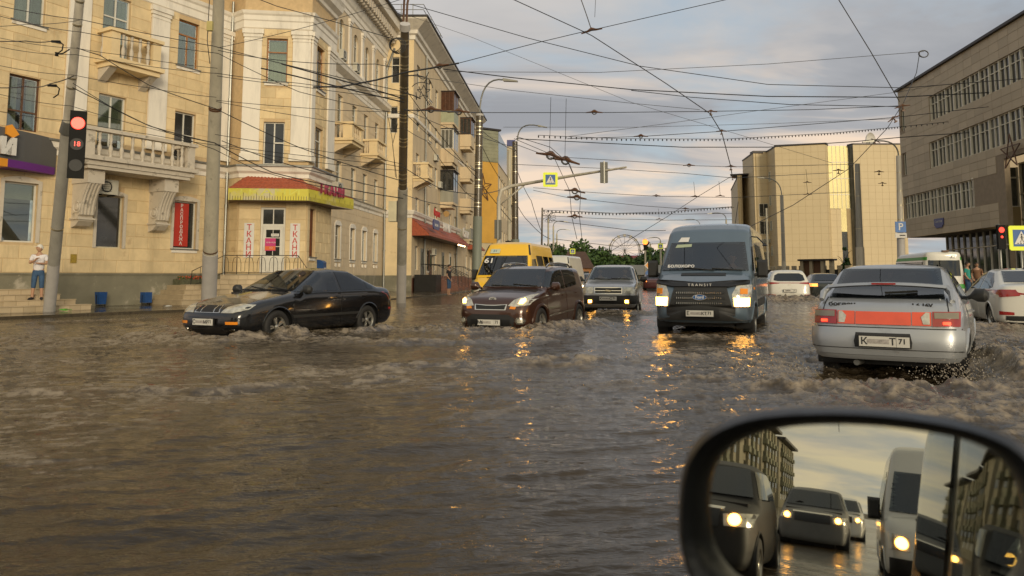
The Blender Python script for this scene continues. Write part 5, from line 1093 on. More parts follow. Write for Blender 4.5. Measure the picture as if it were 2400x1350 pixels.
L_ = [
 ('topmost cable from the left edge past both near poles to the tall banded pole', [(-60, 0, 12), (190, 46, 17.8), (500, 108, 20.3), P3(215)], 2.6, .1),
 ('second cable from the left edge under the small balcony', [(-60, 20, 12), (188, 75, 17.8), P2_(125), (700, 215, 22), P3(268)], 2.4, .15),
 ('cable rising from the left edge to the leaning pole', [(-60, 62, 12), (60, 57, 14), P1_(47)], 2.2, .05),
 ('thick twin cable at the left edge ending in a clamp', [(-60, 92, 13), (60, 96, 15), (118, 97, 17), (145, 102, 17.3)], 3.5, .05),
 ('lower twin cable at the left edge ending in a clamp', [(-60, 198, 13), (60, 202, 15), (118, 196, 17), P1_(178)], 3.5, .12),
 ('cable from the left edge to the leaning pole just above the clamp', [(-60, 75, 13), P1_(113), (280, 128, 18.5), P2_(160)], 2.0, .1),
 ('thin cable from the left edge ending at the insulator', [(-60, 95, 13), (130, 127, 17.5), P1_(128), (300, 148, 18), P2_(172)], 2.0, .1),
 ('thin cable across the second floor windows of the left facade', [(-60, 140, 13), P1_(176), (350, 206, 19), P2_(228)], 2.0, .1),
 ('thin cable over the big balcony to the stout pole', [(-60, 205, 13), P1_(248), (350, 300, 19), P2_(335)], 2.0, .1),
 ('thin cable crossing the traffic light and the balcony rail', [(-60, 250, 13), P1_(283), (350, 315, 19), P2_(340), (700, 375, 22), P3(400)], 2.0, .1),
 ('heavy cable sloping from the leaning pole to the balcony corner', [P1_(112), (235, 130, 18.2), (350, 200, 19), P2_(255), (700, 345, 22), P3(425)], 3.0, .1),
 ('twisted cable sloping from the signal to the shop awning', [P1_(205), (220, 230, 18), (350, 295, 19), P2_(335), (640, 405, 22), P3(465)], 3.4, .12),
 ('second twisted cable below the first near the stout pole', [P1_(195), (260, 250, 18), (340, 290, 19), (420, 320, 19.6), P2_(350), (600, 398, 21), (760, 440, 23), (860, 470, 35)], 2.4, .1),
 ('cable from the stout pole top to the sky at upper right', [P2_(112), (700, 68, 22), (935, 0, 24), (1060, -40, 26)], 2.0, .05),
 ('long cable from above the bay to the banded pole', [(560, -20, 20), (650, 15, 21), (780, 50, 23), (918, 90, 24.3)], 2.8, .0),
 ('black cable from the stout pole through the bay windows', [P2_(118), (610, 136, 21), (740, 148, 22.5), (880, 150, 24), (925, 158, 24.4)], 2.6, .05),
 ('thick feeder cable across the bay to the banded pole', [(660, 150, 21), (740, 172, 22), (860, 205, 24), P3(232)], 5.0, .0),
 ('second thick feeder cable under the brown bay window', [(612, 160, 21), (690, 178, 22), (840, 215, 24), P3(240)], 5.0, .0),
 ('heavy dark feeder rising from the bay corner to the banded pole', [(735, 204, 21), (800, 203, 22), (880, 188, 23.5), P3(170), (1020, 158, 25.5), (1075, 148, 26)], 6.0, .0),
 ('cable pair between the stout pole and the banded pole, upper', [P2_(172), (700, 195, 22), (860, 212, 24), P3(225)], 2.2, .05),
 ('cable pair between the stout pole and the banded pole, lower', [P2_(178), (700, 202, 22), P3(232)], 2.2, .05),
 ('slack cable across the white pilasters to the banded pole', [P2_(235), (700, 252, 22), (860, 261, 24), P3(262)], 2.0, .03),
 ('slack cable ending in a green clamp near the drainpipe', [P2_(238), (700, 272, 22), (900, 302, 24), P3(300)], 2.0, .03),
 ('straight cable low across the bay to the banded pole', [P2_(315), (700, 345, 22), (900, 375, 24), P3(385)], 2.0, .03),
 ('straight cable just above the awning to the banded pole', [P2_(338), (760, 370, 23), (905, 385, 24), P3(392)], 2.0, .03),
 ('long service cable from the left awning side to the pale box', [(520, 330, 20.5), (640, 375, 22), (780, 412, 24), (905, 442, 25)], 3.0, .05),
 ('sky cable from the banded pole top far to the right building', [(962, 10, 24.4), (1240, 90, 30), (1500, 155, 38), (1800, 198, 46), (2120, 206, 50), (2450, 180, 46)], 2.6, .0),
 ('span wire from the feeder clamp up to the trolley cross clamp', [(1075, 148, 26), (1260, 100, 22), (1365, 75, 20), (1412, 65, 19.5), (1720, -5, 15)], 2.6, .0),
 ('thin wire from the roof edge down to the right', [(880, 10, 40), (1100, 85, 40), (1480, 240, 42), (1780, 330, 45), (1950, 382, 50)], 1.3, .0),
 ('nearly level thin wire high across the sky with a loop of cable', [(1045, 168, 26), (1400, 170, 32), (1800, 150, 38), (2153, 122, 42), (2165, 121, 42)], 1.8, .0),
 ('heavy twisted wire from the banded pole to the right building', [(1040, 162, 25), (1200, 182, 27), (1480, 210, 34), (1800, 226, 44), (2100, 228, 52), (2450, 210, 50)], 3.6, .0),
 ('second twisted wire just under the heavy one', [(1480, 212, 34), (1620, 228, 40), (1850, 245, 46), (2110, 250, 52)], 2.6, .0),
 ('thin wire falling from the banded pole across the lamp', [P3(175), (1200, 212, 30), (1480, 242, 38), (1640, 257, 42)], 1.7, .0),
 ('level span wire with a ring clamp across the middle of the sky', [(1105, 264, 36), (1400, 264, 38), (1660, 261, 40), (1900, 257, 44), (2110, 248, 50)], 2.4, .0),
 ('faint level wire above the garland', [(1180, 298, 40), (1500, 298, 44), (1800, 290, 48), (2110, 278, 52)], 1.4, .0),
 ('rising thin wire toward the grey office building', [(1330, 320, 44), (1560, 290, 46), (1800, 256, 50), (2110, 215, 56), (2250, 190, 60)], 1.4, .0),
 ('span wire with a ring clamp over the second cross clamp', [(1330, 325, 42), (1500, 320, 43), (1690, 308, 45), (2100, 275, 52), (2450, 235, 50)], 2.2, .0),
 ('wavy dark cable below the garland', [(1210, 325, 38), (1400, 335, 42), (1600, 345, 46), (1800, 345, 50), (2000, 332, 54), (2110, 322, 56), (2450, 298, 52)], 3.0, .0),
 ('trolley wire running from the top edge through three cross clamps', [(1195, -5, 9), (1370, 75, 12), (1388, 84, 12.4), (1560, 195, 19), (1664, 266, 27), (1692, 312, 34), (1712, 388, 60), (1716, 412, 75)], 3.2, .0),
 ('trolley wire from the top edge to the dark junction', [(1960, -10, 11), (2040, 120, 19), (2108, 238, 34)], 3.2, .0),
 ('cable hanging from the loop to the dark junction', [(2155, 125, 42), (2148, 170, 40), (2118, 240, 36)], 2.6, .0),
 ('trolley wire from the junction down toward the van', [(2113, 248, 36), (2080, 300, 44), (1990, 395, 52), (1860, 480, 68), (1760, 530, 90)], 2.4, .0),
 ('trolley wire receding over the far cross clamps', [(1716, 412, 75), (1640, 458, 90), (1560, 510, 110), (1430, 590, 160)], 1.8, .0),
 ('far span wire through the first pair of cross clamps', [(1310, 368, 46), (1480, 378, 55), (1615, 388, 66), (1716, 391, 75), (2000, 385, 90)], 1.8, .0),
 ('far span wire just under the mast arm', [(1200, 385, 42), (1420, 395, 52), (1600, 406, 66), (1716, 417, 75), (1950, 405, 90)], 1.8, .0),
 ('far span wire at mid height', [(1250, 440, 50), (1400, 452, 60), (1540, 460, 74), (1720, 463, 88), (1990, 450, 95)], 1.7, .0),
 ('far span wire below mid height', [(1250, 446, 52), (1330, 463, 60), (1500, 482, 80), (1610, 490, 92), (1720, 486, 100)], 1.7, .0),
 ('low far span wire over the trees', [(1270, 492, 95), (1450, 500, 110), (1600, 502, 120), (1716, 500, 130)], 1.6, .0),
 ('lower far span wire over the trees', [(1270, 505, 95), (1400, 512, 110), (1560, 516, 120), (1716, 515, 130)], 1.6, .0),
 ('lowest sagging cable over the far trees', [(1280, 515, 110), (1400, 530, 120), (1490, 541, 130), (1560, 540, 140)], 2.0, .0),
 ('very low cable above the tree line', [(1300, 560, 120), (1440, 577, 130), (1560, 570, 140)], 1.8, .0),
 ('cable from the far brown pole sloping to the trolley ends', [(1210, 320, 58), (1290, 345, 60), (1335, 385, 62), (1345, 410, 66)], 2.2, .0),
 ('first trolley wire pair at left, dropping to the horizon', [(1200, 335, 40), (1300, 372, 46), (1335, 447, 62), (1340, 508, 85), (1352, 560, 130)], 2.0, .0),
 ('second trolley wire pair at left, dropping to the horizon', [(1205, 325, 38), (1330, 378, 46), (1361, 450, 62), (1358, 508, 85), (1364, 560, 130)], 2.0, .0),
 ('cable from the banded pole under the mast arm to the far pole', [P3(392), (1040, 446, 32), (1120, 456, 37), (1190, 440, 50)], 2.6, .1),
 ('cable from the banded pole to the farther lamp pole', [P3(455), (1040, 480, 32), (1120, 486, 37)], 2.4, .1),
 ('tangled cable falling from the banded pole to the green base pole', [P3(205), (1010, 290, 28), (1120, 420, 37), (1200, 520, 52)], 2.4, .1),
 ('tangled cable parallel to the first in front of the balconies', [P3(262), (1020, 330, 29), (1120, 405, 37)], 2.2, .1),
 ('tangled cable between the two lamp poles near the glazed balconies', [P3(255), (1050, 300, 30), (1120, 318, 37), (1210, 345, 55)], 2.2, .1),
 ('tangled cable low between the two lamp poles', [P3(300), (1000, 330, 28), (1090, 450, 34), (1120, 470, 37)], 2.0, .1),
 ('dark feeder clamp line from the banded pole over the balconies', [P3(258), (1000, 259, 26), (1060, 262, 30), (1115, 264, 36)], 4.0, .0),
 ('dark short feeder stub right of the banded pole, upper', [P3(178), (975, 176, 25), (995, 181, 25.5)], 4.0, .0),
 ('dark short feeder stub right of the banded pole, lower', [P3(218), (970, 224, 25), (985, 231, 25.5)], 4.5, .0),
 ('vertical cable hanging beside the banded pole', [(908, 265, 24.3), (920, 330, 24.3), (927, 415, 24.3)], 2.0, .0),
 ('second vertical cable hanging beside the banded pole', [(932, 290, 24.2), (920, 340, 24.2), (930, 418, 24.2)], 2.0, .0),
 ('slack cable from the lamp pole to the far brown pole', [(1124, 300, 37), (1165, 330, 48), (1210, 352, 60)], 2.2, .2),
 ('slack cable looping low to the far brown pole', [(1124, 330, 37), (1160, 400, 45), (1210, 470, 60)], 2.0, .2),
 ('cable sloping from the far brown pole to the black leaning pole', [(1212, 400, 60), (1245, 470, 80), (1268, 540, 95)], 2.0, .4),
 ('cable from the far brown pole toward the road lamps', [(1212, 480, 60), (1240, 520, 75), (1290, 560, 100)], 2.0, .4),
]
for lb, pts, w, sg in L_: cable(lb, pts, w, sg, m=wirem if w > 1.9 else wireg)
cable('garland wire hung with small dark pendants across the middle of the sky', [(1262, 317, 40), (1450, 325, 43), (1700, 326, 48), (1950, 312, 54), (2110, 297, 58), (2450, 262, 54)], 1.8, 0, garland=True, name='garland', group='pendant garlands', cat='garland')
cable('small pendant garland low over the far trees', [(1275, 492, 90), (1420, 500, 100), (1560, 497, 110), (1716, 484, 120)], 1.4, 0, garland=True, name='garland', group='pendant garlands', cat='garland')
# trolley wire fittings
def fitting(label, px, py, D, w, kind='cross', roll=0):
    P = Wp(px, py, D); s = w * D / FPX; t = thing('wire_fitting', label, 'wire fitting', Matrix.Translation(P) @ Matrix.Rotation(roll, 4, 'Y'), 'trolley wire fittings')
    mb = MB(); mb.tube([(-s / 2, 0, 0), (-s * .2, 0, s * .03), (0, 0, s * .1), (s * .2, 0, s * .03), (s / 2, 0, 0)], [s * .03, s * .05, s * .09, s * .05, s * .03], 6); part('yoke', mb, framed, t)
    if kind == 'cross': mb = MB(); mb.tube([(0, 0, 0), (0, 0, -s * .25)], s * .045, 6); mb.box(-s * .1, s * .1, -s * .05, s * .05, -s * .3, -s * .2); part('clamp', mb, framed, t)
    if kind == 'hang': mb = MB(); mb.tube([(0, 0, s * .1), (-s * .04, 0, s * .8), (-s * .1, 0, s * 1.6)], s * .022, 5); part('hanger', mb, wirem, t)
    if kind == 'ring': mb = MB(); mb.tube([(s * .13 * math.cos(a), 0, s * .13 * math.sin(a) + s * .03) for a in np.linspace(0, 2 * math.pi, 11)], s * .035, 5); part('ring', mb, wirem, t)
for i, a in enumerate([('large rusty cross clamp at the top of the sky', 1387, 73, 20, 52, 'hang', R(-14)), ('grey cross clamp on the trolley wire, upper of two', 1666, 262, 40, 30, 'cross', 0), ('grey cross clamp on the trolley wire, lower of two', 1691, 308, 45, 26, 'cross', 0), ('ring clamp on the level span wire', 1393, 264, 38, 40, 'ring', 0), ('ring clamp on the wire beside the garland', 1502, 320, 43, 34, 'ring', 0),
    ('cross clamp at the corner of the tan block, upper', 1713, 391, 75, 28, 'cross', 0), ('cross clamp at the corner of the tan block, lower', 1717, 417, 75, 18, 'cross', 0), ('hanging clamp in front of the blue van, left of two', 1629, 461, 80, 22, 'hang', 0), ('hanging clamp in front of the blue van, right of two', 1688, 460, 85, 22, 'hang', 0),
    ('hanging clamp low over the road', 1545, 514, 110, 16, 'hang', 0), ('clamp between the far span wires', 1606, 489, 95, 18, 'cross', 0), ('ring clamp on the far span wire', 1538, 459, 74, 20, 'ring', 0), ('ring clamp under the mast arm', 1615, 388, 66, 28, 'ring', 0), ('dark junction clamp before the grey office building', 2115, 250, 40, 38, 'cross', R(-12)), ('dark junction clamp below the first', 2095, 278, 43, 34, 'cross', R(-30)),
    ('clamp over the curved lamp', 2052, 330, 50, 24, 'cross', R(25)), ('clamp before the golden glass', 1965, 400, 60, 26, 'cross', 0), ('clamp before the tan wall, upper', 1892, 428, 70, 20, 'hang', 0), ('clamp before the tan wall, lower', 1893, 456, 70, 20, 'hang', 0), ('clamp beside the thick dark pole', 2060, 403, 60, 24, 'cross', 0), ('second clamp beside the thick dark pole', 2068, 430, 60, 20, 'cross', 0),
    ('rail fitting at the left trolley wires, upper', 1290, 366, 46, 70, 'ring', R(12)), ('rail fitting at the left trolley wires, second', 1325, 378, 47, 70, 'ring', R(12)), ('rail fitting lower down on the left trolley wires', 1347, 449, 62, 50, 'ring', R(8)), ('rail fitting third down on the left trolley wires', 1352, 464, 64, 46, 'ring', R(6)), ('smallest rail fitting on the left trolley wires', 1347, 508, 85, 36, 'ring', 0),
    ('black feeder clamp beside the banded pole', 1030, 156, 25.6, 46, 'ring', R(-14)), ('black feeder clamp over the brown loggia', 1010, 258, 26.5, 54, 'ring', 0), ('black feeder clamp left of the lamp pole', 1075, 263, 32, 54, 'ring', 0)]):
    fitting(a[0], a[1], a[2], a[3], a[4], a[5], a[6])
for px, py, D, py2, lb in ((1291, 228, 40, 355, 'thin drop wire left of the pair over the trolley wires'), (1327, 231, 40, 370, 'thin drop wire right of the pair over the trolley wires'), (1397, -30, 18, 40, 'thin drop wire above the rusty cross clamp')): cable(lb, [(px, py, D), (px - 3, py2, D + 2)], 1.6, 0, n=3)
# coil of cable, clamps on pole 1, star wire decoration
t = thing('cable_coil', 'round loop of spare cable hanging on the high wire before the grey office building', 'cable coil', Matrix.Translation(Wp(2165, 126, 42))); mb = MB()
for k in range(2): mb.tube([((.26 + k * .02) * math.cos(a), k * .03, .2 * math.sin(a)) for a in np.linspace(0, 2 * math.pi, 17)], .03, 5)
part('loop', mb, wirem, t)
t = thing('cable_coil', 'black coil of cable at the top of the banded pole', 'cable coil', Matrix.Translation(Wp(926, 105, 24.2))); mb = MB()
for k in range(4): mb.tube([((.2 + k * .02) * math.cos(a) + k * .03, k * .03, (.22 + .02 * k) * math.sin(a)) for a in np.linspace(0, 2 * math.pi, 15)], .015, 5)
part('loops', mb, wirem, t)
for px, py, lb in ((131, 97, 'upper cable clamp left of the leaning pole'), (122, 200, 'lower cable clamp left of the leaning pole')):
    t = thing('cable_clamp', lb, 'cable clamp', Matrix.Translation(Wp(px, py, 17.4))); mb = MB(); mb.tube([(-.1, 0, 0), (.1, 0, -.01)], [.03, .035], 8); mb.tube([(.1, 0, -.01), (.18, 0, -.08), (.16, 0, -.22), (.05, 0, -.3)], .015, 6); part('body', mb, sigb, t)
t = thing('insulator', 'pair of round black insulators left of the leaning pole', 'insulator', Matrix.Translation(Wp(133, 127, 17.4))); mb = MB(); mb.lathe([(.001, -.05), (.045, -.04), (.03, 0), (.045, .04), (.001, .05)], n=10); mb.tube([(0, 0, 0), (.15, 0, .02), (.3, 0, .12)], .015, 6); part('body', mb, sigb, t)
t = thing('light_decoration', 'tangled wire star decoration hanging right of the banded pole', 'decoration', Matrix.Translation(Wp(985, 215, 25.5))); mb = MB(); rnd = random.Random(3)
for k in range(6):
    pts = [(rnd.uniform(-.35, .45), rnd.uniform(-.1, .1), rnd.uniform(-.7, .8)) for _ in range(4)]; P_ = [Vector(p) for p in pts]; mb.tube([P_[0].lerp(P_[1], s).lerp(P_[2].lerp(P_[3], s), s) for s in np.linspace(0, 1, 9)], .014, 5)
for k in range(5): a_ = k * math.pi * 2 / 5; mb.tube([(.12 + .24 * math.sin(a_), 0, .24 * math.cos(a_)), (.12 + .11 * math.sin(a_ + .628), 0, .11 * math.cos(a_ + .628)), (.12 + .24 * math.sin(a_ + 1.257), 0, .24 * math.cos(a_ + 1.257))], .014, 5)
part('wires', mb, wirem, t)
t = thing('light_decoration', 'round lace of light wires on the far tan pole', 'decoration', Matrix.Translation(Wp(1287, 508, 108))); mb = MB()
for k in range(14): a_ = k * .45; mb.tube([(0.1 * math.cos(a_), 0, .1 * math.sin(a_)), (.9 * math.cos(a_ + .3), 0, .9 * math.sin(a_ + .3)), (1.0 * math.cos(a_ + .7), 0, .8 * math.sin(a_ + .7))], .03, 4)
part('wires', mb, wireg, t)
# ================================================================== vehicles
tyre = mat('tyre rubber', (.018, .017, .016), .75, var=.2, scale=6); alloy = mat('alloy wheel', (.45, .44, .40), .3, .8, var=.1); hubg = mat('steel wheel', (.16, .16, .15), .5, .6, var=.1)
trim = mat('black trim', (.02, .02, .019), .55, var=.15, scale=5); chrome = mat('chrome', (.7, .68, .62), .12, 1.0, var=0); grille = mat('grille black', (.012, .012, .012), .5, var=.2, scale=9)
intr = mat('car interior', (.022, .02, .018), .8, var=.2); seatm = mat('seat cloth', (.04, .038, .036), .9)
gl_car = glass('car glass', .55, (.9, 1, .95), refl=.05); gl_dark = glass('tinted car glass', .12, (.9, 1, 1), refl=.05); gl_mid = glass('half tinted glass', .35, (.9, 1, 1), refl=.06)
lampg = mat('headlight glass', (.50, .48, .40), .12, .3, var=.35, scale=12, coat=1); tail = mat('tail light red', (.30, .012, .010), .15, var=.2, scale=10, coat=1); tailo = mat('orange red reflector', (.72, .07, .015), .2, var=.1, scale=4, coat=1); amber = mat('amber lens', (.75, .25, .02), .2, var=.1)
head_on = emit('headlight lit', (1, .46, .08), 20); fog_on = emit('fog light lit', (1, .46, .08), 15); tail_on = emit('tail light lit', (1, .06, .02), 2.2); brake_or = emit('tail light glowing orange', (1, .25, .05), 3); head_w = emit('white headlight lit', (1, .72, .38), 5)
platew = mat('number plate', (.60, .58, .52), .4, var=.05); platet = mat('plate lettering', (.03, .03, .03), .6); blur = mat('smudged plate strip', (.36, .33, .30), .5, var=.4, scale=30)
def paint(n, c, metal=.35, rough=.3): return mat('car paint ' + n, c, rough, metal, var=.06, scale=1.2, coat=.8, backdark=True, stain=(tuple(x * .8 + .012 for x in c), .60, 2.5))
def lerp_tab(tab, x):
    t = np.array(sorted(tab)); return np.interp(x, t[:, 0], t[:, 1])
class Shape:
    def __init__(s, sp): s.p = sp; s.zc = sp.get('zc', .55); s.W = sp['W'] / 2
    def F(s, x, y, z):
        p = s.p; ay = np.abs(y); k = p.get('soft', .05)
        plan = lerp_tab(p['plan'], x); sec = lerp_tab(p['sect'], z); top = lerp_tab(p['top'], x) - p.get('crown', .05) * (ay / s.W) ** 2
        side = ay - s.W * plan * sec
        h = .03; dt = (lerp_tab(p['top'], x + h) - lerp_tab(p['top'], x - h)) / (2 * h)
        f_t = (z - top) / np.sqrt(1 + dt * dt)
        fr = x - (lerp_tab(p['nose'], z) - p.get('ncurve', .16) * (ay / s.W) ** 3); re = (lerp_tab(p['tail'], z) + p.get('tcurve', .12) * (ay / s.W) ** 3) - x
        bt = p['zb'] - z
        A = np.stack([side, f_t, fr, re, bt]); m = A.max(0); return m + k * np.log(np.exp((A - m) / k).sum(0)) - 0
    def cast(s, o, d, tmax=3.2, n=26):
        o = np.asarray(o, float); d = np.asarray(d, float); lo = np.zeros(len(o)); hi = np.full(len(o), tmax)
        for _ in range(n):
            m = (lo + hi) / 2; q = o + d * m[:, None]; ins = s.F(q[:, 0], q[:, 1], q[:, 2]) < 0; lo = np.where(ins, m, lo); hi = np.where(ins, hi, m)
        return o + d * ((lo + hi) / 2)[:, None]
    def proj(s, kind, a, b):
        a = np.asarray(a, float); b = np.asarray(b, float); z = np.zeros_like(a); o1 = z + 1
        if kind in ('L', 'R'): o = np.stack([a, z, b], -1); d = np.stack([z, o1 * (1 if kind == 'L' else -1), z], -1); return s.cast(o, d)
        if kind in ('F', 'B'):
            sg = 1 if kind == 'F' else -1; o = np.stack([z + (s.p.get('xc', 0)), a * 0, np.minimum(b, 9)], -1); o[:, 1] = a; return s.cast(o, np.stack([o1 * sg, z, z], -1), 4.2)
        o = np.stack([a, b, z + s.zc], -1); return s.cast(o, np.stack([z, z, o1], -1))
def inpoly(P, x, y):
    r = np.zeros(np.shape(x), bool); n = len(P)
    for i in range(n):
        (x0, y0), (x1, y1) = P[i], P[(i + 1) % n]
        if y0 == y1: continue
        c = ((y0 > y) != (y1 > y)) & (x < (x1 - x0) * (y - y0) / (y1 - y0) + x0); r ^= c
    return r
def shrink(P, d):
    cx = sum(p[0] for p in P) / len(P); cy = sum(p[1] for p in P) / len(P); return [(x - d * (x - cx) / max(.05, math.hypot(x - cx, y - cy)), y - d * (y - cy) / max(.05, math.hypot(x - cx, y - cy))) for x, y in P]
def patch(sh, name, kind, P, off, m, parent, rings=6, thick=.012, smooth=True, step=.05):
    """a panel that follows the body surface inside outline P"""
    D = []
    for i in range(len(P)):
        a, b = P[i], P[(i + 1) % len(P)]; n = max(1, int(math.dist(a, b) / step)); D += [(a[0] + (b[0] - a[0]) * k / n, a[1] + (b[1] - a[1]) * k / n) for k in range(n)]
    cx = sum(p[0] for p in P) / len(P); cy = sum(p[1] for p in P) / len(P); n = len(D); pts = [(cx, cy)]; quad = len(P) == 4
    if quad:
        nu = max(2, int(max(math.dist(P[0], P[1]), math.dist(P[3], P[2])) / .06)); nv = max(2, int(max(math.dist(P[1], P[2]), math.dist(P[0], P[3])) / .06)); pts = []
        for j in range(nv + 1):
            for i in range(nu + 1):
                u_, v_ = i / nu, j / nv; pts.append(tuple((P[0][q] * (1 - u_) + P[1][q] * u_) * (1 - v_) + (P[3][q] * (1 - u_) + P[2][q] * u_) * v_ for q in (0, 1)))
    for r_ in range(1, rings + 1 if not quad else 1): t = r_ / rings; pts += [(cx + (x - cx) * t, cy + (y - cy) * t) for x, y in D]
    A = np.array(pts); S = sh.proj(kind, A[:, 0], A[:, 1]); e = 1e-3
    S1 = sh.proj(kind, A[:, 0] + .02, A[:, 1]); S2 = sh.proj(kind, A[:, 0], A[:, 1] + .02); N = np.cross(S1 - S, S2 - S); N /= np.linalg.norm(N, axis=1)[:, None] + 1e-9
    ref = {'L': (0, 1, 0), 'R': (0, -1, 0), 'F': (1, 0, 0), 'B': (-1, 0, 0), 'T': (0, 0, 1)}[kind]; sg = np.sign(N @ np.array(ref)); sg[sg == 0] = 1; N *= sg[:, None]
    V = S + N * off; mb = MB(); mb.smooth = smooth; vs = [tuple(v) for v in V]; fs = []
    if quad:
        w_ = nu + 1; fs = [(j * w_ + i, j * w_ + i + 1, (j + 1) * w_ + i + 1, (j + 1) * w_ + i) for j in range(nv) for i in range(nu)]
        loop = [i for i in range(nu)] + [j * w_ + nu for j in range(nv)] + [nv * w_ + i for i in range(nu, 0, -1)] + [j * w_ for j in range(nv, 0, -1)]
    else:
        fs += [(0, 1 + k, 1 + (k + 1) % n) for k in range(n)]; loop = [1 + (rings - 1) * n + k for k in range(n)]
    n0 = n; n = len(loop)
    for r_ in range(rings - 1 if not quad else 0):
        a0 = 1 + r_ * n; fs += [(a0 + k, a0 + n + k, a0 + n + (k + 1) % n, a0 + (k + 1) % n) for k in range(n)]
    lo = [tuple(v) for v in (S - N * thick)[loop]]; base = len(vs)
    vs += [vs[k] for k in loop] + lo; fs2 = [(base + k, base + n + k, base + n + (k + 1) % n, base + (k + 1) % n) for k in range(n)]
    mb.add(vs, fs + fs2); me = mb.mesh(name, [m]); bm = bmesh.new(); bm.from_mesh(me); bmesh.ops.recalc_face_normals(bm, faces=bm.faces)
    bm.faces.ensure_lookup_table(); f0 = bm.faces[0]
    if f0.normal.dot(Vector(ref)) < 0: bmesh.ops.reverse_faces(bm, faces=bm.faces)
    bm.to_mesh(me); bm.free(); return link(name, me, parent)
def body_mesh(sh, holes, res=.045):
    p = sh.p; x0, x1 = -p['L'] / 2, p['L'] / 2; hw = sh.W; z0, z1 = p['zb'], p['H']; nx = int((x1 - x0) / res); ny = int(2 * hw / res); nz = int((z1 - z0) / res)
    gx = np.linspace(x0 - .1, x1 + .1, nx); gy = np.linspace(-hw - .1, hw + .1, ny); gz = np.linspace(z0 - .05, z1 + .1, nz); V = []; Fc = []; K = []
    def sheet(A, B, fn, kind):
        U, Wd = np.meshgrid(A, B, indexing='ij'); P = fn(U, Wd).reshape(-1, 3); o = sum(len(v) for v in V); V.append(P); ids = np.arange(o, o + len(P)).reshape(U.shape)
        q = np.stack([ids[:-1, :-1], ids[1:, :-1], ids[1:, 1:], ids[:-1, 1:]], -1).reshape(-1, 4); Fc.append(q); K.extend([kind] * len(q))
    o1 = lambda U, v: np.full(U.shape, v)
    sheet(gx, gz, lambda U, W: np.stack([U, o1(U, hw + .1), W], -1), 'L'); sheet(gx, gz, lambda U, W: np.stack([U, o1(U, -hw - .1), W], -1), 'R')
    sheet(gy, gz, lambda U, W: np.stack([o1(U, x1 + .1), U, W], -1), 'F'); sheet(gy, gz, lambda U, W: np.stack([o1(U, x0 - .1), U, W], -1), 'B'); sheet(gx, gy, lambda U, W: np.stack([U, W, o1(U, z1 + .1)], -1), 'T')
    P = np.concatenate(V); Q = np.concatenate(Fc); K = np.array(K); m = p.get('inset', .75)
    an = np.stack([np.clip(P[:, 0], x0 + m, x1 - m), np.zeros(len(P)), np.clip(P[:, 2], z0 + .25, sh.zc)], -1)
    S = sh.cast(an, P - an, 1.0)
    C = S[Q].mean(1); keep = np.ones(len(Q), bool); n_ = np.cross(S[Q[:, 2]] - S[Q[:, 0]], S[Q[:, 3]] - S[Q[:, 1]]); n_ /= np.linalg.norm(n_, axis=1)[:, None] + 1e-9; an_ = np.abs(n_)
    for kind, poly in holes:
        if kind in ('L', 'R'): sel = ((C[:, 1] > 0) if kind == 'L' else (C[:, 1] < 0)) & (an_[:, 1] > .35) & inpoly(poly, C[:, 0], C[:, 2])
        elif kind == 'A': sel = (an_[:, 1] > .25) & inpoly(poly, C[:, 0], C[:, 2]) & (np.abs(C[:, 1]) > hw * .55)
        else: sel = ((C[:, 0] > p.get('xc', 0)) if kind == 'F' else (C[:, 0] < p.get('xc', 0))) & (an_[:, 0] > .2) & (an_[:, 1] < .8) & inpoly(poly, C[:, 1], C[:, 2])
        keep &= ~sel
    Q = Q[keep]; me = bpy.data.meshes.new('body'); me.from_pydata(S.tolist(), [], Q.tolist()); bm = bmesh.new(); bm.from_mesh(me); bmesh.ops.remove_doubles(bm, verts=bm.verts, dist=.004); bmesh.ops.recalc_face_normals(bm, faces=bm.faces)
    f = max(bm.faces, key=lambda f: f.calc_center_median().z)
    if f.normal.z < 0: bmesh.ops.reverse_faces(bm, faces=bm.faces)
    for f in bm.faces: f.smooth = True
    bm.to_mesh(me); bm.free(); return me
_wh = {}
def wheel(root, x, y, r, w, rm, spokes=5):
    sg = 1 if y > 0 else -1; k = (r, w, rm.name, sg, spokes)
    if k not in _wh:
        a = MB(); a.lathe([(r * .62, -w / 2), (r * .93, -w / 2), (r, -w / 2 + .03), (r, w / 2 - .03), (r * .93, w / 2), (r * .62, w / 2), (r * .60, w / 2 - .03)], n=26, axis='y')
        b = MB(); q = w / 2 * sg; b.lathe([(.62 * r, q), (.60 * r, q - .01 * sg), (.57 * r, q - .05 * sg)], axis='y', n=24); b.lathe([(.001, q - .01 * sg), (.1 * r, q - .012 * sg), (.15 * r, q - .03 * sg)], axis='y', n=12)
        for i in range(spokes):
            t = 2 * math.pi * i / spokes; c, s_ = math.cos(t), math.sin(t)
            for e in (-.09, .09): b.bar((.1 * r * c, q - .035 * sg, .1 * r * s_), (.60 * r * math.cos(t + e * 1.6), q - .03 * sg, .60 * r * math.sin(t + e * 1.6)), .085 * r * (5 / max(5, spokes)) ** .5, .03)
        d = MB(); d.lathe([(.001, q - .08 * sg), (.6 * r, q - .08 * sg)], axis='y', n=20); _wh[k] = (a.mesh('wheel', [tyre]), b.mesh('rim', [rm]), d.mesh('brake_disc', [grille]))
    T = Matrix.Translation((x, y, r)); o = link('wheel', _wh[k][0], root, T); link('rim', _wh[k][1], o); link('brake_disc', _wh[k][2], o)
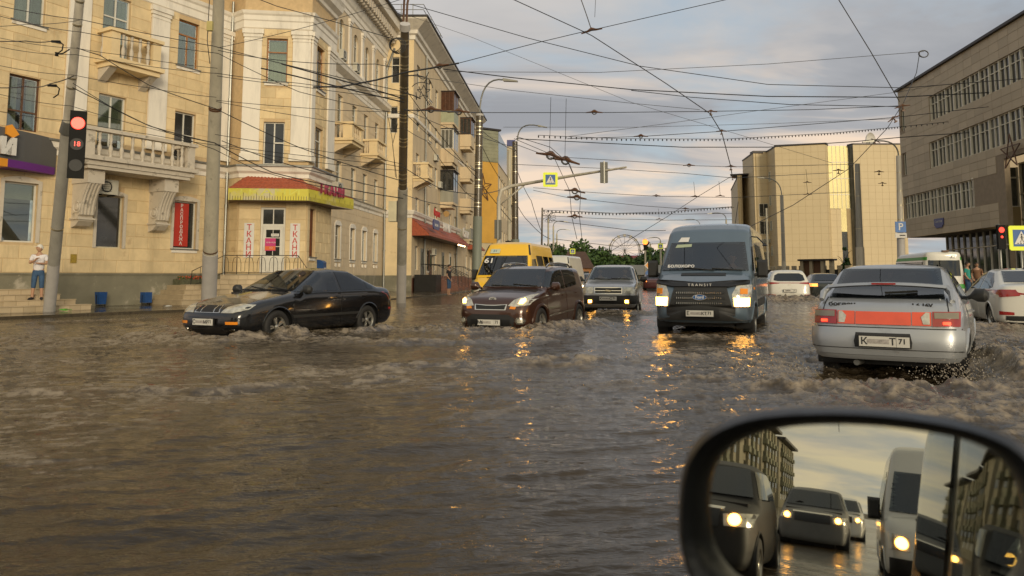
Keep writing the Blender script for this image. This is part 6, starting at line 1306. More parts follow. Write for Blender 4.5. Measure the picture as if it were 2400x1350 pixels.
def mirror_part(root, x, y, z, m, s=1.0, tall=1.0):
    sg = 1 if y > 0 else -1; mb = MB(); mb.smooth = True
    if tall > 1.3:
        mb.smooth = False; mb.tube([(x + .05, y - sg * .12, z - .05), (x, y + sg * .02, z + .02)], .035, 6); x0, y0 = x, y + sg * .11; P = []
        for dx in (-.09, -.07, .03, .07): w, h = {-.09: (.085, .16), -.07: (.10, .18), .03: (.10, .18), .07: (.07, .13)}[dx]; P.append([(x0 + dx, y0 - w, z + .12 - h), (x0 + dx, y0 + w, z + .12 - h), (x0 + dx, y0 + w, z + .12 + h), (x0 + dx, y0 - w, z + .12 + h)])
        mb.add([q for r_ in P for q in r_], [(0, 1, 2, 3), (12, 15, 14, 13)] + [(k * 4 + j, (k + 1) * 4 + j, (k + 1) * 4 + (j + 1) % 4, k * 4 + (j + 1) % 4) for k in range(3) for j in range(4)])
        return mb.obj('wing_mirror', m, root)
    mb.tube([(x + .02, y, z), (x, y + sg * .05 * s, z + .02), (x - .0, y + sg * .12 * s, z + .05 * tall), (x - .01, y + sg * .22 * s, z + .05 * tall), (x - .02, y + sg * .26 * s, z + .05 * tall)], [.025 * s, .03 * s, .095 * s, .095 * s, .05 * s], 10)
    o = mb.obj('wing_mirror', m, root, Matrix.Diagonal((.75, 1, .9 * tall, 1)) if 0 else None); return o
def plate(root, x, z, rz, txt, region, y=0, front=True, w=.52, h=.115):
    yaw = R(90) if front else R(-90); M_ = Matrix.Translation((x, y, z)) @ Matrix.Rotation(yaw, 4, 'Z')
    mb = MB(); mb.box(-w / 2 - .012, w / 2 + .012, -.006, .02, -h / 2 - .012, h / 2 + .012); fr_ = mb.obj('number_plate', trim, root, M_)
    mb = MB(); mb.box(-w / 2, w / 2, -.012, -.0065, -h / 2, h / 2); mb.obj('plate_face', platew, fr_)
    for s, px_, sz in txt: textobj('plate_text', s, sz * h, platet, fr_, Matrix.Translation((px_ * w, -.014, -.002)) @ STAND, .001, bold=.002)
    mb = MB(); mb.box(w * .24, w * .245, -.014, -.0125, -h / 2, h / 2); mb.obj('plate_divider', platet, fr_); textobj('plate_text', region, .7 * h, platet, fr_, Matrix.Translation((w * .36, -.014, .006)) @ STAND, .001, bold=.002)
    mb = MB(); mb.box(-w * .34, w * .10, -.0145, -.013, -h * .22, h * .22); mb.obj('smudge', blur, fr_)
def vehicle(sp, label, cat, loc, head, name, group=None, glassm=None, rimm=None):
    """local x = forward, y = left; head = compass heading (0 = away from the camera, clockwise)"""
    root = thing(name, label, cat, Matrix.Translation(loc) @ Matrix.Rotation(R(90) - head, 4, 'Z'), group); sh = Shape(sp); pm = sp['paint']; g = glassm or gl_mid
    holes = []
    for k, P in sp.get('side_glass', []): holes += [(s, shrink(P, .03)) for s in 'LR']
    if 'ws' in sp: holes.append(('F', shrink(sp['ws'], .04)))
    if 'rw' in sp: holes.append(('B', shrink(sp['rw'], .04)))
    for wx in sp['wheels']: r = sp['wr'] + .055; holes.append(('A', [(wx + r * math.cos(t), sp['wr'] + r * math.sin(t)) for t in np.linspace(0, 2 * math.pi, 25)[:-1]]))
    link('body', body_mesh(sh, holes, sp.get('res', .045)), root)
    for o in root.children: o.data.materials.append(pm)
    for s in sp.get('sides', 'LR'):
        for i, (k, P) in enumerate(sp.get('side_glass', [])):
            if sp.get('glass_band', True): patch(sh, 'window_seal', s, [(x, z) for x, z in P], .002, trim, root, rings=1, thick=.02) if 0 else None
            patch(sh, 'side_window', s, P, .006, k or g, root, rings=4)
        for P in sp.get('doors', []):
            d = patch(sh, 'door', s, P, .006, pm, root, rings=5, thick=.01); hx, hz = P[0]; q = sh.proj(s, np.array([sp.get('hx', hx + .12)]), np.array([hz - .07]))[0]
            hx = P[0][0] + .1; q = sh.proj(s, np.array([hx]), np.array([P[0][1] - .09]))[0]; mb = MB(); e = 1 if s == 'L' else -1; mb.bar((q[0] - .02, q[1] + e * .025, q[2]), (q[0] + .17, q[1] + e * .025, q[2]), .03, .022); mb.obj('door_handle', sp.get('handle', pm), d)
        for nm, P, m_, off in sp.get('side_patches', []): patch(sh, nm, s, P, off, m_, root, rings=3)
    if 'ws' in sp: patch(sh, 'windscreen', 'F', sp['ws'], .018, sp.get('wsglass', g), root)
    if 'rw' in sp: patch(sh, 'rear_window', 'B', sp['rw'], .012, sp.get('rwglass', g), root)
    for nm, kd, P, m_, off in sp.get('patches', []):
        pp = patch(sh, nm, kd, P, off, m_, root, rings=3, thick=.02)
        if nm.startswith('m_'): pass
    for nm, kd, P, m_, off in sp.get('pairs', []):
        for sg in (1, -1): patch(sh, nm, kd, [(a * sg, b) for a, b in P], off, m_, root, rings=3, thick=.02)
    for wx in sp['wheels']:
        for sg in (1, -1):
            wheel(root, wx, sg * (sh.W * sp.get('track', .985) - .115), sp['wr'], sp.get('ww', .21), rimm or sp.get('rim', alloy), sp.get('spokes', 5))
            r = sp['wr'] + .06; mb = MB(); ang = np.linspace(-.35, math.pi + .35, 15); pts = []
            for t in ang: q = sh.proj('L' if sg > 0 else 'R', np.array([wx + r * math.cos(t)]), np.array([max(sp['zb'] + .03, sp['wr'] + r * math.sin(t))]))[0]; pts.append(q)
            mb.tube(pts, sp.get('archr', .018), 6); mb.obj('wheel_arch', sp.get('archm', pm), root)
            mb = MB(); y0 = sg * (sh.W - .36); y1 = sg * (sh.W - .03); mb.smooth = True
            V_ = [(wx + r * math.cos(t), y, sp['wr'] + r * math.sin(t)) for y in (y0, y1) for t in np.linspace(-.3, math.pi + .3, 13)]; mb.add(V_, [(k, k + 1, k + 14, k + 13) for k in range(12)] + [tuple(range(13))]); mb.obj('arch_liner', grille, root)
    mb = MB(); zb = sp['zb']; mb.box(-sp['L'] / 2 + .35, sp['L'] / 2 - .35, -sh.W + .38, sh.W - .38, zb - .06, zb + .1); mb.obj('underbody', grille, root)
    cx, cz = sp.get('cabin', (.25, .55)); mb = MB(); fx = sp.get('dash', cx + .75); bl = sp.get('belt', .95)
    mb.box(fx, fx + .4, -sh.W + .2, sh.W - .2, bl - .25, bl + .02); mb.box(-sp['L'] / 2 + .6, sp['L'] / 2 - .8, -sh.W + .12, sh.W - .12, .3, .42); mb.obj('dashboard', intr, root)
    for sx in sp.get('seats', (cx - .1, cx - .95)):
        for sy in (.38, -.38):
            mb = MB(); mb.box(sx - .12, sx + .05, sy - .23, sy + .23, .5, bl + .2); mb.box(sx - .1, sx + .02, sy - .12, sy + .12, bl + .23, bl + .40); mb.box(sx + .05, sx + .5, sy - .24, sy + .24, .45, .62); mb.obj('seat', seatm, root)
    sx = sp.get('steer', fx - .08); mb = MB(); mb.tube([(sx - .05 * math.sin(t), .38 + .18 * math.cos(t), bl + .02 + .18 * math.sin(t)) for t in np.linspace(0, 2 * math.pi, 17)], .014, 6); mb.bar((sx, .38, bl + .02), (sx + .2, .38, bl - .1), .05); mb.obj('steering_wheel', intr, root)
    if 'mirrors' in sp: mx, my, mz, mm, ms, mt = sp['mirrors']; [mirror_part(root, mx, sg * my, mz, mm, ms, mt) for sg in (1, -1)]
    root['_'] = 0; del root['_']; return root, sh
def wipers(root, sh, pts):
    for a, b in pts:
        P = sh.proj('F', np.linspace(a[0], b[0], 5), np.linspace(a[1], b[1], 5)); mb = MB(); mb.tube([tuple(q + np.array([.03, 0, .01])) for q in P], .012, 5); mb.obj('wiper', trim, root)
PL = [(-2.5, .80), (-2.25, .93), (-1.7, .99), (0, 1.0), (1.5, .985), (2.0, .93), (2.2, .86), (2.4, .74)]
def scale_plan(L, fr=1.0, rr=1.0): k = L / 4.6; return [(x * k, v) for x, v in PL]
sect_c = [(.1, .93), (.35, .985), (.6, 1.0), (.85, .985), (.95, .955), (1.40, .70)]
# ---- black sedan
sp = dict(L=4.67, W=1.78, H=1.44, zb=.20, zc=.60, paint=paint('black', (.009, .009, .010), .2, .18), plan=scale_plan(4.67), sect=sect_c, crown=.05,
    top=[(2.35, .55), (2.28, .68), (2.1, .76), (1.7, .86), (1.05, .965), (.9, .985), (.05, 1.40), (-.35, 1.44), (-.9, 1.41), (-1.72, 1.08), (-2.1, 1.05), (-2.3, .98), (-2.36, .8)],
    nose=[(.2, 2.2), (.35, 2.33), (.55, 2.35), (.7, 2.28), (.9, 2.1)], tail=[(.2, -2.2), (.4, -2.33), (.75, -2.33), (1.0, -2.25)], wheels=(1.38, -1.29), wr=.315, ww=.2, belt=.93, dash=.72, seats=(.1, -.8), steer=.62,
    side_glass=[(gl_mid, [(.86, .97), (.08, 1.335), (-.32, 1.36), (-.34, .97)]), (gl_dark, [(-.42, .97), (-.40, 1.36), (-.9, 1.335), (-1.22, 1.17), (-1.25, .98)]), (gl_dark, [(-1.30, .985), (-1.27, 1.15), (-1.52, 1.03), (-1.5, .99)])],
    doors=[[(-.28, .92), (.92, .92), (1.0, .7), (.86, .28), (-.30, .28)], [(-1.28, .93), (-.38, .92), (-.38, .28), (-.82, .28), (-1.0, .6)]], ws=[(.68, .99), (-.68, .99), (-.52, 1.37), (.52, 1.37)], rw=[(.6, 1.12), (-.6, 1.12), (-.48, 1.37), (.48, 1.37)],
    side_patches=[('side_moulding', [(1.0, .47), (1.0, .52), (-1.0, .52), (-1.0, .47)], trim, .012), ('side_lamp', [(-2.05, .52), (-2.05, .57), (-2.18, .57), (-2.18, .52)], tail, .008)],
    pairs=[('headlight', 'F', [(.36, .60), (.62, .60), (.80, .66), (.80, .74), (.6, .765), (.42, .70)], lampg, .01), ('indicator', 'F', [(.50, .40), (.72, .40), (.72, .45), (.50, .45)], amber, .01), ('fog_light', 'F', [(.55, .24), (.65, .24), (.65, .31), (.55, .31)], chrome, .008), ('tail_light', 'B', [(.35, .74), (.84, .74), (.84, .92), (.4, .92)], tail, .008)],
    patches=[('grille', 'F', [(.33, .60), (-.33, .60), (-.27, .735), (.27, .735)], chrome, .012), ('grille_inset', 'F', [(.15, .615), (-.15, .615), (-.13, .725), (.13, .725)], grille, .018), ('air_intake', 'F', [(.42, .22), (-.42, .22), (-.42, .31), (.42, .31)], grille, .006)], mirrors=(.72, .80, .96, trim, .95, .9))
for sg in (1, -1): sp['patches'].append(('grille_inset', 'F', [(sg * .19, .615), (sg * .29, .62), (sg * .25, .72), (sg * .18, .72)], grille, .018))
def placew(fx, fy, ax, ay, wbx, side, W):
    """origin of a car from its near front wheel (fx, fy), axis pointing backwards (ax, ay) and the side (+1 = its left side nearest)"""
    a = Vector((ax, ay)).normalized(); h = -a; left = Vector((-h.y, h.x)); o = Vector((fx, fy)) + a * wbx - left * side * (W / 2 - .1); return o, math.atan2(h.x, h.y)
o_, hd = placew(-4.47, 14.25, .462, .887, 1.38, 1, 1.78)
SED, sh = vehicle(sp, 'black four door sedan with twin nostril grille driving through the flood', 'car', (o_.x, o_.y, -.12), hd, 'sedan')
plate(SED, 2.37, .44, 0, [('С', -.42, .9), ('МР', .16, .7)], '71'); wipers(SED, sh, [((.55, 1.0), (0, 1.05)), ((0, 1.0), (-.5, 1.05))])
# ---- brown boxy hatchback
brn = paint('brown', (.062, .026, .015), .4, .28)
sp = dict(L=4.1, W=1.785, H=1.60, zb=.21, zc=.75, paint=brn, plan=[(-2.1, .86), (-1.8, .96), (0, 1.0), (1.3, .99), (1.75, .93), (1.95, .84), (2.1, .74)], sect=[(.1, .95), (.35, 1.0), (.6, 1.0), (.95, .97), (1.05, .955), (1.6, .80)], crown=.04,
    top=[(2.07, .55), (2.02, .78), (1.85, .90), (1.5, .99), (1.0, 1.06), (.85, 1.08), (.28, 1.52), (-.1, 1.585), (-.9, 1.60), (-1.7, 1.57), (-1.85, 1.5), (-2.05, .9)], nose=[(.2, 1.95), (.35, 2.05), (.6, 2.06), (.85, 1.98), (1.0, 1.8)], tail=[(.2, -1.95), (.5, -2.05), (.9, -2.03), (1.5, -1.88)], wheels=(1.25, -1.30), wr=.335, ww=.215, archr=.035, belt=1.02, dash=.75, seats=(.05, -.85), steer=.62, track=1.0,
    side_glass=[(gl_mid, [(.78, 1.10), (.34, 1.45), (-.34, 1.50), (-.34, 1.06)]), (gl_dark, [(-.42, 1.07), (-.42, 1.50), (-1.28, 1.50), (-1.3, 1.14)])], handle=brn,
    doors=[[(-.30, 1.0), (.86, 1.0), (.9, .7), (.78, .36), (-.34, .36)], [(-1.36, 1.04), (-.38, 1.0), (-.42, .36), (-.86, .36), (-1.02, .7)]], ws=[(.72, 1.10), (-.72, 1.10), (-.60, 1.50), (.60, 1.50)],
    side_patches=[('sill_strip', [(.85, .46), (.85, .49), (-.9, .56), (-.9, .53)], chrome, .012)],
    pairs=[('headlight', 'F', [(.40, .72), (.55, .70), (.80, .74), (.86, .92), (.80, .965), (.50, .84)], lampg, .012), ('lit_lamp', 'F', [(.62, .765), (.70, .765), (.74, .83), (.71, .87), (.64, .84)], head_on, .022), ('indicator', 'F', [(.44, .66), (.56, .65), (.58, .70), (.46, .71)], amber, .012), ('fog_light', 'F', [(.60, .34), (.72, .34), (.76, .41), (.72, .48), (.60, .48), (.56, .41)], chrome, .012), ('fog_lens', 'F', [(.62, .37), (.70, .37), (.72, .41), (.70, .45), (.62, .45), (.60, .41)], lampg, .02), ('tail_light', 'B', [(.60, .95), (.76, .95), (.64, 1.34), (.54, 1.34)], tail, .008)],
    patches=[('grille_frame', 'F', [(.36, .63), (-.36, .63), (-.38, .75), (-.1, .735), (.1, .735), (.38, .75)], chrome, .012), ('grille', 'F', [(.33, .645), (-.33, .645), (-.35, .735), (-.1, .72), (.1, .72), (.35, .735)], grille, .018), ('lower_grille', 'F', [(.52, .24), (-.52, .24), (-.56, .46), (-.42, .54), (.42, .54), (.56, .46)], trim, .008), ('air_intake', 'F', [(.44, .27), (-.44, .27), (-.46, .44), (.46, .44)], grille, .014)], mirrors=(.72, .83, 1.07, brn, 1.05, 1.0))
o_, hd = placew(.57, 16.4, .40, .916, 1.25, 1, 1.785)
SO, sh = vehicle(sp, 'dark brown boxy hatchback with lit headlights and roof rails pushing a bow wave', 'car', (o_.x, o_.y, -.20), hd, 'hatchback')
plate(SO, 2.085, .375, 0, [('М', -.42, .9), ('6', -.30, .9)], '71'); wipers(SO, sh, [((.6, 1.12), (0, 1.16)), ((.1, 1.11), (-.55, 1.14))])
mb = MB(); mb.prism([(.09 * math.cos(t) * 1.0, .045 * math.sin(t)) for t in np.linspace(0, 2 * math.pi, 17)[:-1]], 0, .012, 'yz'); q = sh.proj('F', np.array([0.]), np.array([.86]))[0]; em = mb.obj('emblem', chrome, SO, Matrix.Translation((q[0] + .005, 0, .86))); textobj('emblem_text', 'KIA', .06, trim, em, Matrix.Translation((.016, 0, 0)) @ Matrix.Rotation(R(90), 4, 'Z') @ STAND, .001)
for sg in (1, -1): mb = MB(); mb.tube([(.15, sg * .56, 1.56), (.02, sg * .57, 1.63), (-.6, sg * .58, 1.665), (-1.3, sg * .57, 1.65), (-1.5, sg * .56, 1.57)], .022, 8); mb.obj('roof_rail', chrome, SO)
# ---- silver off-roader
slv = paint('silver', (.36, .36, .36), .55, .3)
sp = dict(L=4.05, W=1.77, H=1.63, zb=.30, zc=.8, paint=slv, plan=[(-2.1, .9), (-1.7, .98), (0, 1.0), (1.4, .97), (1.8, .92), (2.05, .82)], sect=[(.1, .96), (.5, 1.0), (.9, .985), (1.02, .955), (1.63, .73)], crown=.04,
    top=[(2.02, .6), (1.98, .93), (1.7, 1.0), (.9, 1.10), (.15, 1.56), (-.3, 1.62), (-1.5, 1.60), (-1.85, 1.5), (-2.02, .95)], nose=[(.3, 1.95), (.5, 2.02), (.9, 1.98)], tail=[(.3, -2.0), (.9, -2.0), (1.5, -1.8)], wheels=(1.22, -1.23), wr=.34, belt=1.03, dash=.7, seats=(.1, -.8), steer=.6,
    side_glass=[(gl_mid, [(.72, 1.12), (.18, 1.50), (-.34, 1.53), (-.34, 1.10)]), (gl_mid, [(-.42, 1.10), (-.42, 1.53), (-1.2, 1.52), (-1.2, 1.12)])], ws=[(.72, 1.13), (-.72, 1.13), (-.58, 1.53), (.58, 1.53)], wsglass=gl_car, doors=[[(-.30, 1.02), (.86, 1.02), (.86, .4), (-.34, .4)]],
    pairs=[('headlight', 'F', [(.47, .72), (.78, .72), (.80, .90), (.47, .91)], lampg, .012), ('fog_light', 'F', [(.50, .45), (.60, .45), (.60, .52), (.50, .52)], fog_on, .05)],
    patches=[('bumper', 'F', [(.86, .36), (-.86, .36), (-.86, .66), (.86, .66)], trim, .03), ('bumper_lip', 'F', [(.74, .33), (-.74, .33), (-.80, .41), (.80, .41)], slv, .05), ('grille_frame', 'F', [(.42, .71), (-.42, .71), (-.42, .90), (.42, .90)], chrome, .014), ('grille', 'F', [(.40, .73), (-.40, .73), (-.40, .795), (.40, .795)], grille, .022), ('grille', 'F', [(.40, .815), (-.40, .815), (-.40, .88), (.40, .88)], grille, .022), ('emblem', 'F', [(.10, .79), (.05, .775), (-.10, .79), (-.10, .815), (-.05, .83), (.1, .815)], steelb, .03)], mirrors=(.68, .86, 1.1, trim, 1.0, 1.0))
NV, sh = vehicle(sp, 'silver off-roader with two people inside and lit fog lamps', 'car', (3.35, 24.9, -.10), R(180 + 12), 'off_roader')
plate(NV, 2.09, .57, 0, [('К', -.42, .9), ('С', .16, .9)], '71'); wipers(NV, sh, [((.6, 1.15), (0, 1.17)), ((0, 1.14), (-.55, 1.17))])
# ---- blue van
blu = paint('slate blue', (.095, .135, .175), .25, .34)
vsec = [(.1, .95), (.4, 1.0), (1.1, 1.0), (1.3, .985), (2.4, .86)]
sp = dict(L=5.7, W=1.95, H=2.42, zb=.32, zc=1.1, inset=.9, soft=.055, paint=blu, plan=[(-2.9, .95), (-2.6, .99), (1.6, 1.0), (2.2, .97), (2.6, .90), (2.85, .80)], sect=vsec, crown=.05,
    top=[(2.86, .7), (2.78, 1.02), (2.6, 1.14), (2.25, 1.28), (2.12, 1.33), (1.5, 1.92), (1.2, 2.25), (.95, 2.36), (.5, 2.42), (-2.6, 2.42), (-2.85, 2.3)], nose=[(.3, 2.78), (.5, 2.85), (.9, 2.84), (1.1, 2.72)], tail=[(.3, -2.85), (2.2, -2.82)], ncurve=.22, wheels=(1.9, -1.35), wr=.34, ww=.22, belt=1.25, dash=1.55, seats=(.9, -.3, -1.3), steer=1.42, cabin=(1.2, .6), rim=hubg, xc=.5,
    side_glass=[(gl_mid, [(1.92, 1.36), (1.45, 1.86), (.78, 1.92), (.78, 1.32)]), (gl_dark, [(.55, 1.32), (.55, 1.95), (-.9, 1.95), (-.9, 1.32)]), (gl_dark, [(-1.05, 1.32), (-1.05, 1.95), (-2.5, 1.95), (-2.5, 1.32)])], doors=[[(.72, 1.26), (1.95, 1.26), (1.6, .5), (.72, .45)]], ws=[(.86, 1.36), (-.86, 1.36), (-.76, 1.95), (.76, 1.95)], wsglass=glass('van windscreen', .42, (1, .98, .92), refl=.07),
    side_patches=[('side_moulding', [(1.4, .62), (1.4, .78), (-.9, .78), (-.9, .62)], trim, .015), ('indicator', [(2.02, .98), (2.02, 1.03), (1.93, 1.03), (1.93, .98)], amber, .012)],
    pairs=[('headlight', 'F', [(.62, .66), (.90, .66), (.93, 1.08), (.68, 1.06), (.60, .9)], lampg, .012), ('lit_lamp', 'F', [(.64, .67), (.88, .67), (.89, .83), (.63, .83)], head_on, .022), ('turn_lens', 'F', [(.74, .9), (.86, .9), (.86, 1.0), (.74, 1.0)], amber, .022)],
    patches=[('bumper', 'F', [(.96, .40), (-.96, .40), (-.97, .64), (-.60, .655), (-.5, 1.02), (.5, 1.02), (.60, .655), (.97, .64)], trim, .02), ('hood_guard', 'F', [(.52, 1.02), (.88, 1.09), (.88, 1.15), (.6, 1.12), (0, 1.10), (-.6, 1.12), (-.88, 1.15), (-.88, 1.09), (-.52, 1.02)], grille, .045), ('hood_vent', 'F', [(.44, 1.255), (-.44, 1.255), (-.44, 1.30), (.44, 1.30)], grille, .012), ('number_recess', 'F', [(.36, .44), (-.36, .44), (-.36, .62), (.36, .62)], grille, .026)] +
            [('grille', 'F', [(.47, z), (-.47, z), (-.47, z + .055), (.47, z + .055)], grille, .032) for z in (.70, .80, .90)], mirrors=(1.75, .98, 1.30, trim, 1.35, 2.1))
sp['mirrors'] = (1.78, 1.0, 1.28, trim, 1.25, 1.6)
h_ = R(180 + 22); fx_, fy_ = 3.64, 14.6; VX, VY = fx_ + 2.85 * math.sin(R(22)), fy_ + 2.85 * math.cos(R(22))
VAN, sh = vehicle(sp, 'slate blue high roofed passenger van with lit headlights and БОЛОХОВО sign in its windscreen', 'van', (VX, VY, -.10), h_, 'passenger_van')
plate(VAN, 2.885, .53, 0, [('Е', -.42, .9), ('КТ', .16, .7)], '71'); wipers(VAN, sh, [((.2, 1.36), (-.42, 1.42)), ((.75, 1.36), (.15, 1.40))])
q = sh.proj('F', np.array([0.]), np.array([.84]))[0]; mb = MB(); mb.prism([(.14 * math.cos(t), .058 * math.sin(t)) for t in np.linspace(0, 2 * math.pi, 21)[:-1]], .0, .02, 'yz'); em = mb.obj('emblem', chrome, VAN, Matrix.Translation((q[0] + .035, 0, .84)))
mb = MB(); mb.prism([(.125 * math.cos(t), .047 * math.sin(t)) for t in np.linspace(0, 2 * math.pi, 21)[:-1]], .021, .024, 'yz'); mb.obj('emblem_face', sblue, em); textobj('emblem_text', 'Ford', .085, signw, em, Matrix.Translation((.027, 0, 0)) @ Matrix.Rotation(R(90), 4, 'Z') @ STAND, .001, bold=.002)
FT = Matrix.Rotation(R(90), 4, 'Z') @ STAND
textobj('guard_lettering', 'TRANSIT', .07, signw, VAN, Matrix.Translation((2.80, 0, 1.075)) @ FT, .002, spacing=1.5, sx=1.2)
mb = MB(); [mb.box(2.895, 2.899, y, y + .012, z, z + .035) for z in (.71, .81, .91) for y in np.arange(-.44, .44, .04) if abs(y) > .15 or z != .81]; tag(mb.obj('grille_studs', chrome, VAN), kind='stuff')
q = sh.proj('F', np.array([-.52]), np.array([1.43]))[0]; textobj('route_sign', 'БОЛОХОВО', .095, signw, VAN, Matrix.Translation((q[0] + .075, -.47, 1.45)) @ Matrix.Rotation(R(90), 4, 'Z') @ Matrix.Rotation(R(50), 4, 'X'), .001, bold=.003)
mb = MB(); mb.add([tuple(sh.proj('F', np.array([a]), np.array([b]))[0] + np.array([.02, 0, .01])) for a, b in ((-.62, 1.97), (-.40, 1.97), (-.38, 2.07), (-.56, 2.07))], [(0, 1, 2, 3)]); mb.obj('paper_notice', signw, VAN)
mb = MB(); mb.add([tuple(sh.proj('F', np.array([a]), np.array([b]))[0] + np.array([.02, 0, .01])) for a, b in ((-.66, 1.84), (-.32, 1.86), (-.32, 1.92), (-.63, 1.91))], [(0, 1, 2, 3)]); mb.obj('permit_strip', mat('pale green strip', (.35, .40, .26), .5), VAN)
mb = MB(); mb.tube([(.62, -.05 + .55, 2.41), (.55, .57, 2.9)], .008, 5); mb.obj('aerial', trim, VAN)
mb = MB(); mb.tube([(1.2, .88, 2.08), (1.35, 1.0, 2.06), (1.45, 1.15, 1.9)], .015, 6); mb.lathe([(.001, -.02), (.06, 0), (.001, .05)], (1.45, 1.15, 1.88), n=8); mb.obj('spot_mirror', trim, VAN)
# ---- yellow minibus (61) and white van behind
ylp = paint('yellow', (.86, .50, .005), .0, .35); whp = paint('white', (.62, .60, .53), .0, .35)
van2 = dict(L=5.6, W=2.02, H=2.5, zb=.32, zc=1.1, inset=.9, paint=ylp, plan=[(-2.9, .95), (-2.5, .99), (1.6, 1.0), (2.3, .96), (2.8, .84)], sect=[(.1, .95), (.4, 1.0), (1.1, 1.0), (1.3, .985), (2.5, .74)], crown=.05,
    top=[(2.82, .7), (2.74, 1.0), (2.35, 1.22), (2.2, 1.27), (1.62, 2.0), (1.25, 2.40), (1.0, 2.48), (-2.6, 2.5), (-2.82, 2.35)], nose=[(.3, 2.75), (.6, 2.8), (1.0, 2.72)], tail=[(.3, -2.8), (2.3, -2.78)], wheels=(1.9, -1.35), wr=.33, belt=1.2, dash=1.6, seats=(.9, -.3), steer=1.45, cabin=(1.2, .6), rim=hubg, xc=.5,
    side_glass=[(gl_dark, [(1.9, 1.3), (1.45, 1.85), (.85, 1.88), (.85, 1.26)]), (gl_dark, [(.65, 1.3), (.65, 2.0), (-.4, 2.0), (-.4, 1.3)]), (gl_dark, [(-.55, 1.3), (-.55, 2.0), (-1.5, 2.0), (-1.5, 1.3)]), (gl_dark, [(-1.65, 1.3), (-1.65, 2.0), (-2.55, 2.0), (-2.55, 1.3)])], ws=[(.88, 1.3), (-.88, 1.3), (-.76, 1.97), (.76, 1.97)], wsglass=gl_mid,
    pairs=[('headlight', 'F', [(.55, .72), (.9, .72), (.9, .98), (.6, .92)], lampg, .012), ('roof_stripe', 'F', [(.80, 2.0), (.84, 2.0), (.74, 2.36), (.70, 2.36)], trim, .012)], patches=[('hood_slot', 'F', [(.5, 1.2), (-.5, 1.2), (-.5, 1.225), (.5, 1.225)], grille, .012), ('bumper', 'F', [(.9, .36), (-.9, .36), (-.9, .6), (.9, .6)], trim, .02)], mirrors=(1.75, 1.0, 1.2, trim, 1.3, 1.6))
a14 = R(14); YX, YY = -.48 + 2.8 * math.sin(a14), 25.0 + 2.8 * math.cos(a14)
YB, sh = vehicle(van2, 'bright yellow route 61 minibus behind the brown hatchback', 'minibus', (YX, YY, -.12), R(180) + a14, 'minibus')
q = sh.proj('F', np.array([-.62]), np.array([1.78]))[0]; textobj('route_number', '61', .30, signw, YB, Matrix.Translation((q[0] + .06, -.56, 1.80)) @ Matrix.Rotation(R(90), 4, 'Z') @ Matrix.Rotation(R(52), 4, 'X'), .002, bold=.006, sx=1.2)
q = sh.proj('F', np.array([-.52]), np.array([2.12]))[0]; mb = MB(); mb.box(-.17, .17, -.01, 0, -.1, .1); f_ = mb.obj('route_card', mat('faded card', (.50, .55, .40), .5), YB, Matrix.Translation((q[0] + .03, -.42, 2.14)) @ Matrix.Rotation(R(90), 4, 'Z') @ Matrix.Rotation(R(-42), 4, 'X')); textobj('route_card_number', '61', .15, sblue, f_, Matrix.Translation((0, -.014, 0)) @ STAND, .001)
whv = dict(van2, paint=whp, side_glass=[(gl_dark, [(1.9, 1.3), (1.45, 1.85), (.85, 1.88), (.85, 1.26)])], res=.08)
vehicle(whv, 'plain white van half hidden behind the yellow minibus', 'van', (2.9, 45, -.12), R(180 + 16), 'delivery_van')
